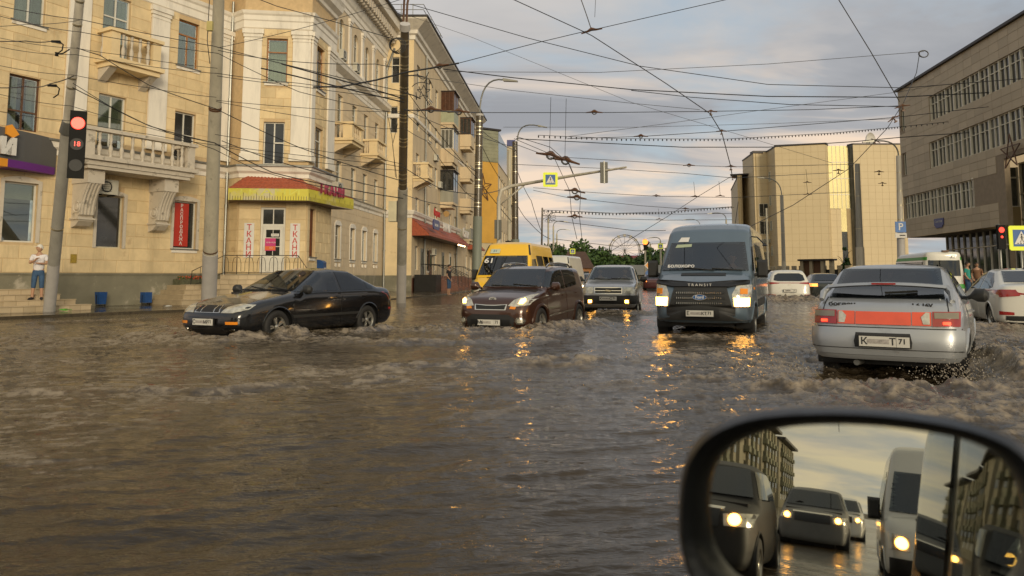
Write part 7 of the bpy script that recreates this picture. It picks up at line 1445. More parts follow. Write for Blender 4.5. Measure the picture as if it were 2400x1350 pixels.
# ---- silver hatchback seen from behind, near right
sil = paint('silver grey', (.36, .375, .39), .45, .36)
sp = dict(L=4.17, W=1.68, H=1.42, zb=.27, zc=.6, res=.035, paint=sil, plan=[(-2.15, .84), (-1.9, .93), (-1.3, .99), (0, 1.0), (1.3, .98), (1.8, .9), (2.1, .76)], sect=[(.1, .90), (.30, .96), (.48, 1.0), (.8, .985), (.92, .955), (1.40, .70)], crown=.05, tcurve=.13,
    top=[(2.08, .5), (2.0, .68), (1.6, .80), (.95, .92), (.85, .94), (.15, 1.36), (-.2, 1.41), (-.8, 1.41), (-1.0, 1.385), (-1.45, 1.12), (-1.72, 1.02), (-1.98, .93), (-2.07, .8)], nose=[(.2, 2.0), (.5, 2.08), (.8, 1.8)], tail=[(.2, -2.0), (.33, -2.07), (.55, -2.08), (.70, -2.02), (.95, -1.96)], wheels=(1.27, -1.22), wr=.29, ww=.18, belt=.9, dash=.68, seats=(.1, -.72), steer=.58, rim=hubg, track=.95,
    side_glass=[(gl_mid, [(.75, .97), (.12, 1.30), (-.28, 1.34), (-.28, .95)]), (gl_mid, [(-.34, .95), (-.34, 1.34), (-.72, 1.33), (-1.2, 1.08), (-1.2, .98)])], doors=[[(-.26, .9), (.86, .9), (.9, .6), (.76, .28), (-.30, .28)], [(-1.15, .93), (-.34, .9), (-.36, .28), (-.75, .28), (-.92, .6)]], handle=sil,
    rw=[(.62, .99), (-.62, .99), (-.55, 1.345), (.55, 1.345)], rwglass=gl_mid, ws=[(.64, .97), (-.64, .97), (-.52, 1.32), (.52, 1.32)], mirrors=(.66, .76, .95, trim, 1.0, .85),
    pairs=[('tail_light', 'B', [(.50, .69), (.755, .69), (.76, .85), (.50, .85)], tail, .02), ('smoked_lens', 'B', [(.52, .775), (.74, .775), (.74, .838), (.52, .838)], mat('smoked lens', (.20, .17, .12), .2, var=.1, coat=1), .027), ('reverse_light', 'B', [(.41, .71), (.475, .71), (.475, .835), (.44, .84), (.39, .79)], lampg, .022), ('tail_light', 'B', [(.30, .695), (.49, .695), (.49, .845), (.30, .845)], tailo, .014), ('lit_bulb', 'B', [(.60, .71), (.67, .71), (.67, .74), (.60, .74)], tail_on, .028)],
    patches=[('reflector_panel', 'B', [(.29, .695), (-.29, .695), (-.29, .84), (.29, .84)], tailo, .02), ('bumper_skirt', 'B', [(.72, .315), (-.72, .315), (-.74, .355), (.74, .355)], sil, .03), ('bumper', 'B', [(.77, .36), (-.77, .36), (-.775, .645), (.775, .645)], sil, .04), ('bumper_groove', 'B', [(.76, .425), (-.76, .425), (-.76, .433), (.76, .433)], trim, .043), ('bumper_seam', 'B', [(.78, .655), (-.78, .655), (-.78, .668), (.78, .668)], trim, .006), ('tailgate_seam', 'B', [(.655, .86), (.667, .86), (.645, 1.0), (.633, 1.0)], trim, .006), ('tailgate_seam', 'B', [(-.655, .86), (-.667, .86), (-.645, 1.0), (-.633, 1.0)], trim, .006), ('plate_recess', 'B', [(.29, .445), (-.29, .445), (-.30, .51), (-.28, .59), (.28, .59), (.30, .51)], trim, .046)])
hL = R(33); rx, ry = 4.28, 8.72; LX, LY = rx + 2.05 * math.sin(hL), ry + 2.05 * math.cos(hL)
LAD, sh = vehicle(sp, 'silver hatchback with rear spoiler and red reflector bar seen from behind in the churned water', 'car', (LX, LY, -.11), hL, 'hatchback')
plate(LAD, -2.15, .515, 0, [('К', -.40, .95), ('Т', .17, .95)], '71', y=-.02, front=False)
mb = MB(); mb.smooth = True
# spoiler bridge over the rear glass
prf = lambda y: (-1.62 - .08 * (1 - (abs(y) / .62) ** 2), 1.115 + .035 * (1 - (y / .64) ** 2))
ys = np.linspace(-.64, .64, 17); top_ = []; 
for y in ys: x, z = prf(y); top_.append([(x - .09, y, z + .005), (x - .06, y, z + .035), (x + .12, y, z + .04), (x + .12, y, z + .015), (x - .06, y, z - .01)])
for a, b in zip(top_, top_[1:]):
    for j in range(5): mb.quad(a[j], a[(j + 1) % 5], b[(j + 1) % 5], b[j])
for e in (0, -1): mb.add(top_[e], [tuple(range(5))])
for sg in (1, -1): mb.tube([(-1.60, sg * .63, 1.13), (-1.68, sg * .69, 1.06), (-1.78, sg * .70, .97)], [.035, .04, .03], 8)
mb.obj('spoiler', sil, LAD)
mb = MB(); x, z = prf(0); mb.box(x - .098, x - .088, -.13, .13, z + .008, z + .028); mb.obj('brake_lamp', tail, LAD)
BT = Matrix.Rotation(R(-90), 4, 'Z') @ STAND
q = sh.proj('B', np.array([.42]), np.array([.93]))[0]; textobj('badge', 'богдан', .06, trim, LAD, Matrix.Translation((q[0] - .012, .45, .925)) @ BT, .004, sx=1.5, bold=.003); textobj('badge', '1.6 16V', .05, trim, LAD, Matrix.Translation((q[0] - .012, -.40, .925)) @ BT, .004, sx=1.4, bold=.003)
mb = MB(); mb.tube([(-1.7, .28, .24), (-2.0, .30, .25)], .035, 10); mb.obj('exhaust', hubg, LAD); mb = MB(); P = sh.proj('B', np.linspace(.0, -.34, 4), np.linspace(1.04, 1.06, 4)); mb.tube([tuple(a + np.array([-.03, 0, .02])) for a in P], .014, 5); mb.obj('wiper', trim, LAD)
# ---- white crossover, dark hatchback, beige sedan, white sedan, route minibus
sp = dict(L=4.48, W=1.85, H=1.64, zb=.30, zc=.8, res=.06, paint=whp, plan=[(-2.25, .84), (-1.9, .95), (0, 1.0), (1.5, .97), (2.2, .8)], sect=[(.1, .95), (.5, 1.0), (.95, .98), (1.1, .95), (1.6, .72)], crown=.05, top=[(2.2, .6), (2.1, .9), (1, 1.08), (.2, 1.56), (-.3, 1.62), (-1.5, 1.6), (-1.75, 1.52), (-2.1, 1.1), (-2.25, .9)], nose=[(.3, 2.2), (.9, 2.1)], tail=[(.3, -2.1), (.5, -2.22), (1.0, -2.15), (1.6, -1.75)], wheels=(1.35, -1.3), wr=.34, belt=1.05,
    side_glass=[(gl_dark, [(.75, 1.12), (.25, 1.5), (-1.3, 1.5), (-1.6, 1.2)])], rw=[(.66, 1.14), (.60, 1.36), (.45, 1.45), (-.45, 1.45), (-.60, 1.36), (-.66, 1.14), (-.5, 1.10), (.5, 1.10)], rwglass=gl_dark, pairs=[('tail_light', 'B', [(.42, 1.0), (.88, .95), (.90, 1.06), (.42, 1.03)], tail, .015), ('reflector', 'B', [(.6, .42), (.88, .42), (.88, .52), (.6, .5)], tail, .03)], patches=[('light_bar', 'B', [(.42, 1.01), (-.42, 1.01), (-.42, 1.03), (.42, 1.03)], tail, .012), ('bumper', 'B', [(.88, .32), (-.88, .32), (-.86, .44), (.86, .44)], trim, .02), ('emblem', 'B', [(.07, .93), (-.07, .93), (-.07, .97), (.07, .97)], chrome, .012)])
SPT, sh = vehicle(sp, 'white crossover seen from behind between the blue van and the dark car', 'car', (12.95, 35.6, -.18), R(15), 'crossover'); plate(SPT, -2.27, .68, 0, [('С937', -.2, .8)], '71', front=False)
car3 = dict(L=4.3, W=1.74, H=1.46, zb=.22, zc=.6, res=.07, paint=paint('dark green black', (.02, .025, .024), .3, .3), plan=scale_plan(4.3), sect=sect_c, crown=.05, top=[(2.15, .6), (2.0, .75), (1.0, .95), (.1, 1.4), (-.3, 1.45), (-1.2, 1.42), (-1.8, 1.05), (-2.1, .95)], nose=[(.2, 2.05), (.9, 2.0)], tail=[(.2, -2.1), (.9, -2.1)], wheels=(1.3, -1.25), wr=.3, belt=.93, side_glass=[(gl_dark, [(.8, .98), (.1, 1.34), (-.9, 1.36), (-1.4, 1.02)])], rw=[(.6, 1.06), (-.6, 1.06), (-.5, 1.36), (.5, 1.36)], ws=[(.64, .98), (-.64, .98), (-.52, 1.34), (.52, 1.34)], pairs=[('tail_light', 'B', [(.5, .78), (.82, .78), (.82, .92), (.5, .92)], brake_or, .015), ('headlight', 'F', [(.5, .62), (.8, .64), (.8, .76), (.5, .72)], lampg, .01)])
vehicle(car3, 'dark car with glowing orange tail lamps beside the white crossover', 'car', (16.3, 39.5, -.15), R(14), 'car')
vehicle(dict(car3, paint=paint('beige silver', (.40, .38, .33), .4, .3), res=.06, pairs=car3['pairs'][1:]), 'beige sedan half hidden ahead of the silver hatchback', 'car', (11.9, 21.6, -.2), R(34), 'sedan')
wsd = dict(car3, L=4.4, paint=whp, res=.045, plan=scale_plan(4.4), H=1.46, top=[(2.2, .6), (2.05, .76), (1.05, .95), (.1, 1.4), (-.3, 1.455), (-.95, 1.42), (-1.7, 1.12), (-2.05, 1.08), (-2.2, .9)], side_glass=[(gl_mid, [(.82, .97), (.08, 1.335), (-.32, 1.37), (-.34, .97)]), (gl_mid, [(-.42, .97), (-.40, 1.37), (-.9, 1.34), (-1.3, 1.14), (-1.42, 1.02), (-1.2, .98)])], doors=[[(-.28, .92), (.92, .92), (1.0, .7), (.86, .28), (-.30, .28)], [(-1.2, .93), (-.38, .92), (-.38, .28), (-.82, .28), (-1.0, .6)]], wheels=(1.33, -1.27), wr=.31, track=.97, handle=whp,
   pairs=[('tail_light', 'B', [(.42, .84), (.84, .80), (.86, .96), (.5, .97)], tail, .015), ('reflector', 'B', [(.55, .42), (.80, .42), (.80, .50), (.55, .48)], tail, .012)], patches=[('bumper_insert', 'B', [(.7, .24), (-.7, .24), (-.7, .4), (.7, .4)], trim, .01)], side_patches=[('tail_light_side', [(-1.55, .90), (-1.6, .95), (-2.05, .97), (-2.1, .84)], tail, .014)], rw=[(.6, 1.13), (-.6, 1.13), (-.5, 1.38), (.5, 1.38)])
o_, hd = placew(11.05 + 2.6 * math.sin(R(20)), 17.3 + 2.6 * math.cos(R(20)), -math.sin(R(20)), -math.cos(R(20)), 1.33, 1, 1.74)
W4, sh = vehicle(wsd, 'clean white sedan cut by the right edge of the picture', 'car', (o_.x, o_.y, -.12), hd, 'sedan'); mb = MB(); mb.prism([(-.75, 1.44), (-1.0, 1.41), (-.98, 1.50)], -.02, .02); mb.obj('shark_fin', trim, W4)
bus = dict(van2, L=5.9, paint=whp, res=.08, H=2.5, top=[(2.9, .7), (2.8, 1.1), (2.2, 1.5), (1.5, 2.3), (1.2, 2.46), (-2.8, 2.5), (-2.95, 2.4)], sect=[(.1, .95), (.4, 1.0), (1.3, 1.0), (2.5, .84)], tail=[(.3, -2.9), (2.4, -2.86)], pairs=[('tail_light', 'B', [(.88, .8), (.98, .8), (.97, 1.3), (.88, 1.3)], tail, .012)], ws=van2['ws'],
   side_glass=[(gl_dark, [(1.6, 1.3), (1.6, 1.95), (-2.6, 1.95), (-2.6, 1.3)])], rw=[(.76, 1.25), (-.76, 1.25), (-.74, 2.05), (.74, 2.05)], rwglass=gl_dark, patches=[('green_band', 'B', [(.95, .62), (-.95, .62), (-.95, .85), (.95, .85)], mat('bus green', (.05, .30, .04), .4), .012)], side_patches=[('green_band', [(2.0, 2.06), (2.0, 2.22), (-2.8, 2.22), (-2.8, 2.06)], mat('bus green', (.05, .30, .04), .4), .012)])
a10 = R(10); BX, BY = 22.0 + 2.9 * math.sin(a10), 38.1 + 2.9 * math.cos(a10); BUS, sh = vehicle(bus, 'white and green route 62 minibus seen from behind above the silver hatchback', 'minibus', (BX, BY, -.1), a10, 'minibus')
textobj('route_number', '62', .22, trim, BUS, Matrix.Translation((-2.92, -.42, 2.22)) @ BT, .004); mb = MB(); mb.box(-2.9, -2.7, -.25, .05, 2.48, 2.56); mb.obj('roof_hatch', framed, BUS)
# far traffic
far = dict(car3, res=.12)
for i, (px, D, hd_, c, lb, cat) in enumerate([(1378, 50, 195, (.02, .03, .03), 'dark green car with lit headlamp behind the brown hatchback', 'car'), (1404, 44, 194, (.03, .03, .032), 'black car left of the silver off-roader', 'car'), (1531, 66, 12, (.07, .02, .02), 'small red car seen between the off-roader and the blue van', 'car'), (1526, 75, 10, (.25, .25, .24), 'grey car far down the road beside the priority sign', 'car'),
        (2392, 33, 20, (.01, .015, .04), 'dark blue car roof behind the white sedan', 'car'), (1360, 75, 195, (.3, .3, .28), 'pale car far behind the brown hatchback', 'car')]):
    s_ = dict(far, paint=paint('far%d' % i, c, .3, .3)); s_['pairs'] = [('headlight', 'F', far['pairs'][1][2], head_w if i < 2 else lampg, .012), far['pairs'][0]]
    p = Wp(px, 640, D); vehicle(s_, lb, cat, (p.x, p.y, -.12), R(hd_), 'car')
# ================================================================== people
skinm = mat('skin', (.42, .24, .15), .55, var=.06); hairm = mat('dark hair', (.03, .02, .015), .8); wht = mat('white cotton', (.70, .67, .68), .8, var=.06, scale=8); denim = mat('blue denim', (.035, .08, .16), .8, var=.2, scale=8); blk = mat('black cotton', (.014, .013, .015), .8, var=.2)
teal = mat('teal cotton', (.03, .30, .24), .8); capm = mat('pale cap', (.66, .63, .55), .8); gshirt = mat('grey shirt', (.30, .33, .30), .8, var=.1)
def skin(name, pts, edges, rad, m, parent, sub=1, root=0):
    me = bpy.data.meshes.new(name); me.from_pydata(pts, edges, []); o = link(name, me, parent); me.materials.append(m); md = o.modifiers.new('skin', 'SKIN'); me.skin_vertices.new(name='skin') if hasattr(me.skin_vertices, 'new') else None
    if not me.skin_vertices:
        bm = bmesh.new(); bm.from_mesh(me); bm.verts.layers.skin.verify(); bm.to_mesh(me); bm.free()
    for v, r in zip(me.skin_vertices[0].data, rad): v.radius = r if hasattr(r, '__len__') else (r, r)
    me.skin_vertices[0].data[root].use_root = True; md.use_smooth_shade = True; s = o.modifiers.new('subdivision', 'SUBSURF'); s.levels = sub; s.render_levels = sub
    return o
def arm(sg, sh_, el, wr, hd): return [sh_, el, wr, hd]
def person(label, mw, J, shirt, pants, hair=hairm, cap=None, shorts=True, shoes=None, beard=False, hands=True):
    t = thing('person', label, 'person', mw); V = Vector
    base = [(0, 0, .95), (0, .0, 1.12), (0, .01, 1.30), (0, .02, 1.42), (0, 0, 1.50), (0, -.01, 1.56)]; rad = [(.15, .11), (.135, .10), (.16, .11), (.14, .09), (.055, .055), (.06, .06)]
    P = list(base); E = [(0, 1), (1, 2), (2, 3), (3, 4), (4, 5)]
    def add(par, pts, rs):
        k = par
        for p, r in zip(pts, rs): P.append(tuple(p)); rad.append(r); E.append((k, len(P) - 1)); k = len(P) - 1
        return k
    for sg in (1, -1):
        a = J['arm' + ('L' if sg > 0 else 'R')]; add(3, [(sg * .17, .01, 1.41)] + a, [.055, .043, .032, .028])
        l = J['leg' + ('L' if sg > 0 else 'R')]; add(0, [(sg * .09, 0, .88)] + l, [(.09, .09), (.062, .062), (.040, .045), (.045, .04), (.028, .04)])
    skin('body', P, E, rad, skinm, t, 1)
    hy, hp = J.get('head', (0, 0)); HM = Matrix.Translation((0, -.02, 1.66)) @ Matrix.Rotation(hy, 4, 'Z') @ Matrix.Rotation(hp, 4, 'X')
    mb = MB(); mb.smooth = True; n, k = 12, 9; vs = []; 
    for i in range(k + 1):
        ph = math.pi * i / k
        for j in range(n):
            th_ = 2 * math.pi * j / n; x = .076 * math.sin(ph) * math.cos(th_); y = .097 * math.sin(ph) * math.sin(th_); z = .122 * math.cos(ph)
            if z < 0: x *= 1 + z * 2.2; y = y * (1 + z * 1.0) - .0
            if y < 0 and abs(x) < .018 and abs(z + .005) < .035: y -= .02
            vs.append((x, y, z))
    mb.add(vs, [(i * n + j, i * n + (j + 1) % n, (i + 1) * n + (j + 1) % n, (i + 1) * n + j) for i in range(k) for j in range(n)])
    for sg in (1, -1): mb.tube([(sg * .073, .01, .02), (sg * .085, .015, 0), (sg * .075, .01, -.03)], [.008, .016, .008], 6)
    hd = mb.obj('head', skinm, t, HM)
    mb = MB()
    for sg in (1, -1): mb.lathe([(.001, -.006), (.011, 0), (.001, .006)], (sg * .03, -.088, .012), 'y', 8)
    mb.box(-.022, .022, -.092, -.082, -.052, -.046); mb.obj('face_features', framed, hd)
    mb = MB(); mb.smooth = True; vs = []
    for i in range(6):
        ph = math.pi * .56 * i / 5
        for j in range(n): th_ = 2 * math.pi * j / n; q = 1.0 if math.sin(th_) > -.3 else .72; vs.append((.083 * math.sin(ph * q) * math.cos(th_), .106 * math.sin(ph * q) * math.sin(th_) + .006, .13 * math.cos(ph * q)))
    mb.add(vs, [(i * n + j, i * n + (j + 1) % n, (i + 1) * n + (j + 1) % n, (i + 1) * n + j) for i in range(5) for j in range(n)]); mb.obj('cap' if cap else 'hair', cap or hair, hd)
    if cap: mb = MB(); mb.prism([(-.07, -.08), (-.055, -.15), (0, -.18), (.055, -.15), (.07, -.08)], .045, .055, 'xy'); mb.obj('cap_peak', cap, hd)
    if beard: mb = MB(); mb.lathe([(.05, -.03), (.06, 0), (.045, .03), (.001, .04)], (0, -.035, -.08), n=10); mb.obj('beard', hair, hd)
    # clothes: a shirt with short sleeves and shorts or jeans, each a little outside the body
    P2, E2, r2 = [base[0], base[1], base[2], base[3]], [(0, 1), (1, 2), (2, 3)], [(.165, .125), (.15, .115), (.175, .125), (.145, .098)]; P2[0] = (0, 0, .84); r2[0] = (.185, .15); r2[1] = (.17, .135)
    for sg in (1, -1):
        a = J['arm' + ('L' if sg > 0 else 'R')]; s0 = V((sg * .175, .01, 1.41)); e0 = V(a[0]); P2 += [tuple(s0), tuple(s0.lerp(e0, .35)), tuple(s0.lerp(e0, .72))]; k = len(P2); E2 += [(3, k - 3), (k - 3, k - 2), (k - 2, k - 1)]; r2 += [.072, .068, .066]
    skin('shirt', P2, E2, r2, shirt, t, 1)
    P3, E3, r3 = [(0, 0, 1.02), (0, 0, .88)], [(0, 1)], [(.165, .13), (.16, .125)]
    for sg in (1, -1):
        l = J['leg' + ('L' if sg > 0 else 'R')]; k0 = V(l[0]); h0 = V((sg * .095, 0, .84)); P3 += [tuple(h0), tuple(h0.lerp(k0, .6)), tuple(k0 if not shorts else h0.lerp(k0, .95))]; r3 += [.098, .088, .078]; k = len(P3); E3 += [(1, k - 3), (k - 3, k - 2), (k - 2, k - 1)]
        P3.append(tuple(k0.lerp(V(l[1]), .35 if shorts else .9))); r3.append(.07); E3.append((k - 1, k))
    skin('shorts' if shorts else 'jeans', P3, E3, r3, pants, t, 1)
    for sg in (1, -1):
        l = J['leg' + ('L' if sg > 0 else 'R')]
        if shoes: mb = MB(); mb.smooth = True; f0, f1 = V(l[2]), V(l[3]); d = (f1 - f0).normalized(); mb.tube([f0 - d * .05, f0, f1, f1 + d * .04], [.035, .05, .045, .025], 8); mb.obj('shoe', shoes, t)
        a = J['arm' + ('L' if sg > 0 else 'R')]; w, h = V(a[1]), V(a[2]); d = (h - w).normalized(); sd = d.cross(V((0, 0, 1))).normalized() if abs(d.z) < .9 else V((0, 1, 0)); dn = d.cross(sd)
        for k in range(4): q = h + sd * (.024 * (k - 1.5)); mb = MB(); mb.smooth = True; L_f = (.07, .08, .075, .06)[k]; mb.tube([q - d * .03, q + d * L_f * .5, q + d * L_f * .85 + dn * .02, q + d * L_f * .8 + dn * .045], [.011, .010, .009, .007], 5); mb.obj('finger', skinm, t)
        mb = MB(); mb.smooth = True; mb.tube([w.lerp(h, .4), w.lerp(h, .8) + sd * sg * .04, h + sd * sg * .05 + d * .02], [.012, .011, .008], 5); mb.obj('thumb', skinm, t)
    return t
fz = .42 + .17 * 2
J1 = dict(armL=[(.24, -.02, 1.16), (.02, -.24, 1.17), (-.05, -.25, 1.18)], armR=[(-.25, -.05, 1.17), (-.08, -.27, 1.26), (-.02, -.31, 1.32)], legL=[(.11, -.03, .50), (.12, .03, .09), (.12, .02, .05), (.14, -.12, .03)], legR=[(-.11, -.01, .50), (-.14, .03, .09), (-.14, .02, .05), (-.2, -.10, .03)], head=(R(-60), R(0)))
s_, _z = FA.uv(90, 640, 2.0); pm_ = FA.pt(s_, 0, 2.0); G1 = Wp(91, 703, pm_.y)
person('man in a white T-shirt, denim shorts and pale cap beside the leaning pole', at(pm_.x, pm_.y, G1.z, R(25)), J1, wht, denim, cap=capm, shoes=blk)
J2 = dict(armL=[(.24, .03, 1.15), (.22, -.04, .92), (.21, -.07, .86)], armR=[(-.24, .03, 1.15), (-.2, -.10, .95), (-.16, -.14, .91)], legL=[(.10, -.02, .50), (.10, .03, .09), (.10, .02, .05), (.11, -.12, .03)], legR=[(-.09, -.01, .50), (-.08, .04, .09), (-.08, .03, .05), (-.09, -.11, .03)], head=(R(20), R(0)))
p2 = Wp(1052, 690, 43.7); person('barefoot man in a black T-shirt and rolled blue jeans standing on the wet pavement', at(p2.x, p2.y, .045, R(70)), J2, blk, denim, beard=True)
p3 = Wp(2268, 650, 36); person('person in a teal shirt half hidden behind the white sedan', at(p3.x, p3.y, .06, R(40)), J2, teal, denim)
p4 = Wp(2291, 655, 37.5); person('person in a brown top beyond the one in teal', at(p4.x, p4.y, .06, R(-30)), J2, mat('brown cotton', (.16, .08, .04), .8), blk)
def seated(veh, x, y, z, label, shirt, reach=True, k=1.0):
    M = veh.matrix_local @ Matrix.Translation((x, y, z)) @ Matrix.Rotation(R(90), 4, 'Z'); sg = 1
    J = dict(armL=[(.25, -.14, 1.17), (.17, -.40, 1.22), (.13, -.47, 1.26)], armR=[(-.25, -.14, 1.17), (-.17, -.40, 1.22), (-.13, -.47, 1.26)], legL=[(.12, -.42, .92), (.13, -.5, .52), (.13, -.5, .48), (.13, -.62, .46)], legR=[(-.12, -.42, .92), (-.13, -.5, .52), (-.13, -.5, .48), (-.13, -.62, .46)], head=(0, 0))
    if not reach: J['armL'] = [(.25, -.05, 1.15), (.15, -.25, 1.0), (.12, -.32, .98)]; J['armR'] = [(-.25, -.05, 1.15), (-.15, -.25, 1.0), (-.12, -.32, .98)]
    return person(label, M, J, shirt, blk, shorts=False)
seated(SED, .22, .38, -.42, 'driver in a white shirt behind the wheel of the black sedan', wht)
seated(SO, .16, .40, -.34, 'driver in a light top inside the brown hatchback', gshirt)
seated(NV, .18, .40, -.26, 'driver of the silver off-roader in a beige shirt', capm); seated(NV, .18, -.40, -.26, 'passenger beside the driver of the silver off-roader', wht, False)
seated(VAN, 1.0, .45, -.02, 'driver in a pale grey shirt high in the blue van', gshirt)
seated(LAD, .2, .38, -.44, 'driver of the silver hatchback seen through its rear glass', blk)
# ================================================================== trees, far houses, big wheel
def leaf_mat(n, c): 
    m = mat(n, c, .6, var=.35, scale=.8, spec=.2, obj=False); return m
lf = [leaf_mat('leaves mid green', (.075, .13, .035)), leaf_mat('leaves dark green', (.038, .075, .025)), leaf_mat('leaves light green', (.11, .17, .045))]; bark = mat('bark', (.06, .045, .03), .9, var=.3, scale=6)
def tree(label, x, y, h, w, kind=0, trunk=.3, seed=0, name='tree', base=0, size=.42, n=2200):
    rn = np.random.RandomState(seed + 100); t = thing(name, label, 'tree', at(x, y, base)); mb = MB(); pts = [(0, 0, -.4), (.1, 0, h * .3), (0, .1, h * .75)]; mb.tube(pts, [w * .04, w * .03, w * .01], 7)
    for k in range(6): a = k * 1.05; mb.tube([(0, 0, h * (.3 + .07 * k)), (w * .22 * math.cos(a), w * .22 * math.sin(a), h * (.5 + .07 * k)), (w * .36 * math.cos(a), w * .36 * math.sin(a), h * (.58 + .06 * k))], [w * .018, w * .01, w * .004], 5)
    mb.obj('trunk', bark, t); cl = []
    nb = 16
    for k in range(nb):
        zf = rn.uniform(trunk, .93); r = (1 - abs((zf - .58) / .5) ** 2.2) if kind != 3 else (1.05 - zf); a = rn.uniform(0, 6.28); q = rn.uniform(.25, .75) * max(.15, r) * w / 2; cl.append((q * math.cos(a), q * math.sin(a), zf * h, w * rn.uniform(.13, .22) * (max(.35, r) if kind == 3 else 1)))
    c = np.array(cl); idx = rn.randint(0, nb, n); d = rn.normal(size=(n, 3)); d /= np.linalg.norm(d, axis=1)[:, None]; rad = rn.uniform(.35, 1, n) ** .5; P = c[idx, :3] + d * (c[idx, 3] * rad)[:, None] * np.array([1, 1, .8])
    u = rn.normal(size=(n, 3)); u /= np.linalg.norm(u, axis=1)[:, None]; v = np.cross(u, d); v /= np.linalg.norm(v, axis=1)[:, None] + 1e-6; s = rn.uniform(.5, 1, n)[:, None] * size
    V = np.stack([P - u * s, P + v * s * .6, P + u * s, P - v * s * .6], 1).reshape(-1, 3); me = bpy.data.meshes.new('crown'); me.from_pydata(V.tolist(), [], np.arange(4 * n).reshape(-1, 4).tolist()); ms = [lf[kind % 3], lf[(kind + 1) % 3]] if kind != 3 else [lf[1], lf[1]]
    for m in ms: me.materials.append(m)
    me.polygons.foreach_set('material_index', (rn.rand(n) < .3).astype(np.int32)); link('crown', me, t); return t
TR = [(1335, 112, 8.0, 9, 0, 'rounded green tree just right of the white van'), (1372, 135, 6.2, 8, 1, 'dark low tree behind the brown roofed house'), (1398, 125, 7.0, 9, 0, 'broad mid green tree left of the centre of the tree line'), (1425, 130, 6.6, 8, 2, 'lighter bushy tree in the middle of the tree line'), (1452, 150, 6.0, 9, 0, 'low spreading tree before the big wheel'), (1476, 132, 6.6, 7, 0, 'green tree just below the big wheel'),
      (1502, 150, 6.5, 8, 1, 'dark tree left of the spruce'), (1538, 118, 6.5, 8, 1, 'dense dark tree right of the spruce'), (1572, 150, 7, 10, 0, 'tree partly behind the blue van on its left'), (1290, 130, 8, 9, 1, 'tree peeping over the yellow minibus'), (1620, 165, 7, 12, 1, 'tree hidden behind the blue van'), (1690, 175, 6, 12, 0, 'tree beyond the blue van on its right')]
for i, (px, D, h, w, k, lb) in enumerate(TR): p = Wp(px, 640, D); tree(lb, p.x, p.y, h * .74, w, k, seed=i)
p = Wp(1517, 640, 128); tree('tall dark spruce with a thin top above the tree line', p.x, p.y, 7.6, 4.2, 3, .15, 31, 'spruce', n=1500)
p = Wp(1982, 640, 86); tree('small spruce by the dark fence before the tan block', p.x, p.y, 4.6, 2.6, 3, .1, 33, 'spruce', size=.25, n=1200)
mb = MB()
rnf = np.random.RandomState(5); n = 9000; X_ = rnf.uniform(-60, 190, n); Y_ = 235 + rnf.uniform(-8, 8, n); Z_ = rnf.uniform(0, 1, n) ** .8 * (4.2 + 1.2 * np.sin(X_ * .11) + 1.5 * np.sin(X_ * .37 + 1)); u = rnf.normal(size=(n, 3)); u /= np.linalg.norm(u, axis=1)[:, None]; v = np.cross(u, rnf.normal(size=(n, 3))); v /= np.linalg.norm(v, axis=1)[:, None]; P = np.stack([X_, Y_, Z_], 1)
V = np.stack([P - u * .8, P + v * .6, P + u * .8, P - v * .6], 1).reshape(-1, 3); me = bpy.data.meshes.new('far_wood'); me.from_pydata(V.tolist(), [], np.arange(4 * n).reshape(-1, 4).tolist()); me.materials.append(lf[0]); tag(link('far_wood', me), 'low band of far trees closing the street', kind='stuff')
def house(label, px, D, w, dpt, h, wallm, roofm_, rh=2.2, yaw=0):
    p = Wp(px, 640, D); t = thing('house', label, 'house', at(p.x, p.y, 0, yaw)); mb = MB(); mb.box(-w / 2, w / 2, 0, dpt, -.4, h); mb.obj('wall', wallm, t)
    mb = MB(); o = .4; mb.add([(-w/2-o, -o, h), (w/2+o, -o, h), (w/2+o, dpt+o, h), (-w/2-o, dpt+o, h), (-w/2+w*.15, dpt/2, h+rh), (w/2-w*.15, dpt/2, h+rh)], [(0,1,5,4), (1,2,5), (2,3,4,5), (3,0,4), (0,3,2,1)]); mb.obj('roof', roofm_, t)
    for k in range(2): mb = MB(); x = -w / 4 + k * w / 2; mb.box(x - .5, x + .5, -.05, -.001, h * .35, h * .8); mb.obj('window', pane_d, t)
house('orange walled house with a brown roof right of the white van', 1356, 100, 3.5, 6, 2.2, mat('orange wall', (.50, .24, .10), .8, var=.1), mat('brown roof', (.10, .055, .035), .7, var=.2), 2.3)
house('long low house with a red roof between the trees', 1468, 170, 14, 8, 4.3, mat('dull wall', (.25, .2, .14), .8), mat('dull red roof', (.22, .04, .04), .7), 1.6)
house('low house with a pale grey roof behind the silver off-roader', 1512, 95, 8.0, 7, 1.3, mat('dull wall2', (.22, .2, .15), .8), mat('pale grey roof', (.24, .23, .19), .7, var=.15), 1.3)
p = Wp(1465, 640, 330); t = thing('ferris_wheel', 'faint big wheel rising behind the far trees', 'ferris wheel', at(p.x, p.y, 12.5)); mb = MB(); Rw = 6.8
for rr_, dy in ((Rw, -.8), (Rw, .8), (Rw * .88, -.8)): mb.tube([(rr_ * math.cos(a), dy, rr_ * math.sin(a)) for a in np.linspace(0, 2 * math.pi, 37)], .12, 5)
part('rim', mb, wireg, t)
for k in range(16):
    a = k * math.pi / 8; mb = MB(); mb.bar((0, 0, 0), (Rw * math.cos(a), 0, Rw * math.sin(a)), .12); part('spoke', mb, wireg, t); mb = MB(); mb.box(-.5, .5, -.5, .5, -.9, .1); part('cabin', mb, gal, t, Matrix.Translation((Rw * 1.03 * math.cos(a), 0, Rw * 1.03 * math.sin(a))))
for s in (-1, 1): mb = MB(); mb.bar((0, s * .9, 0), (s * 4, s * 1.5, -10), .3); part('support', mb, wireg, t)
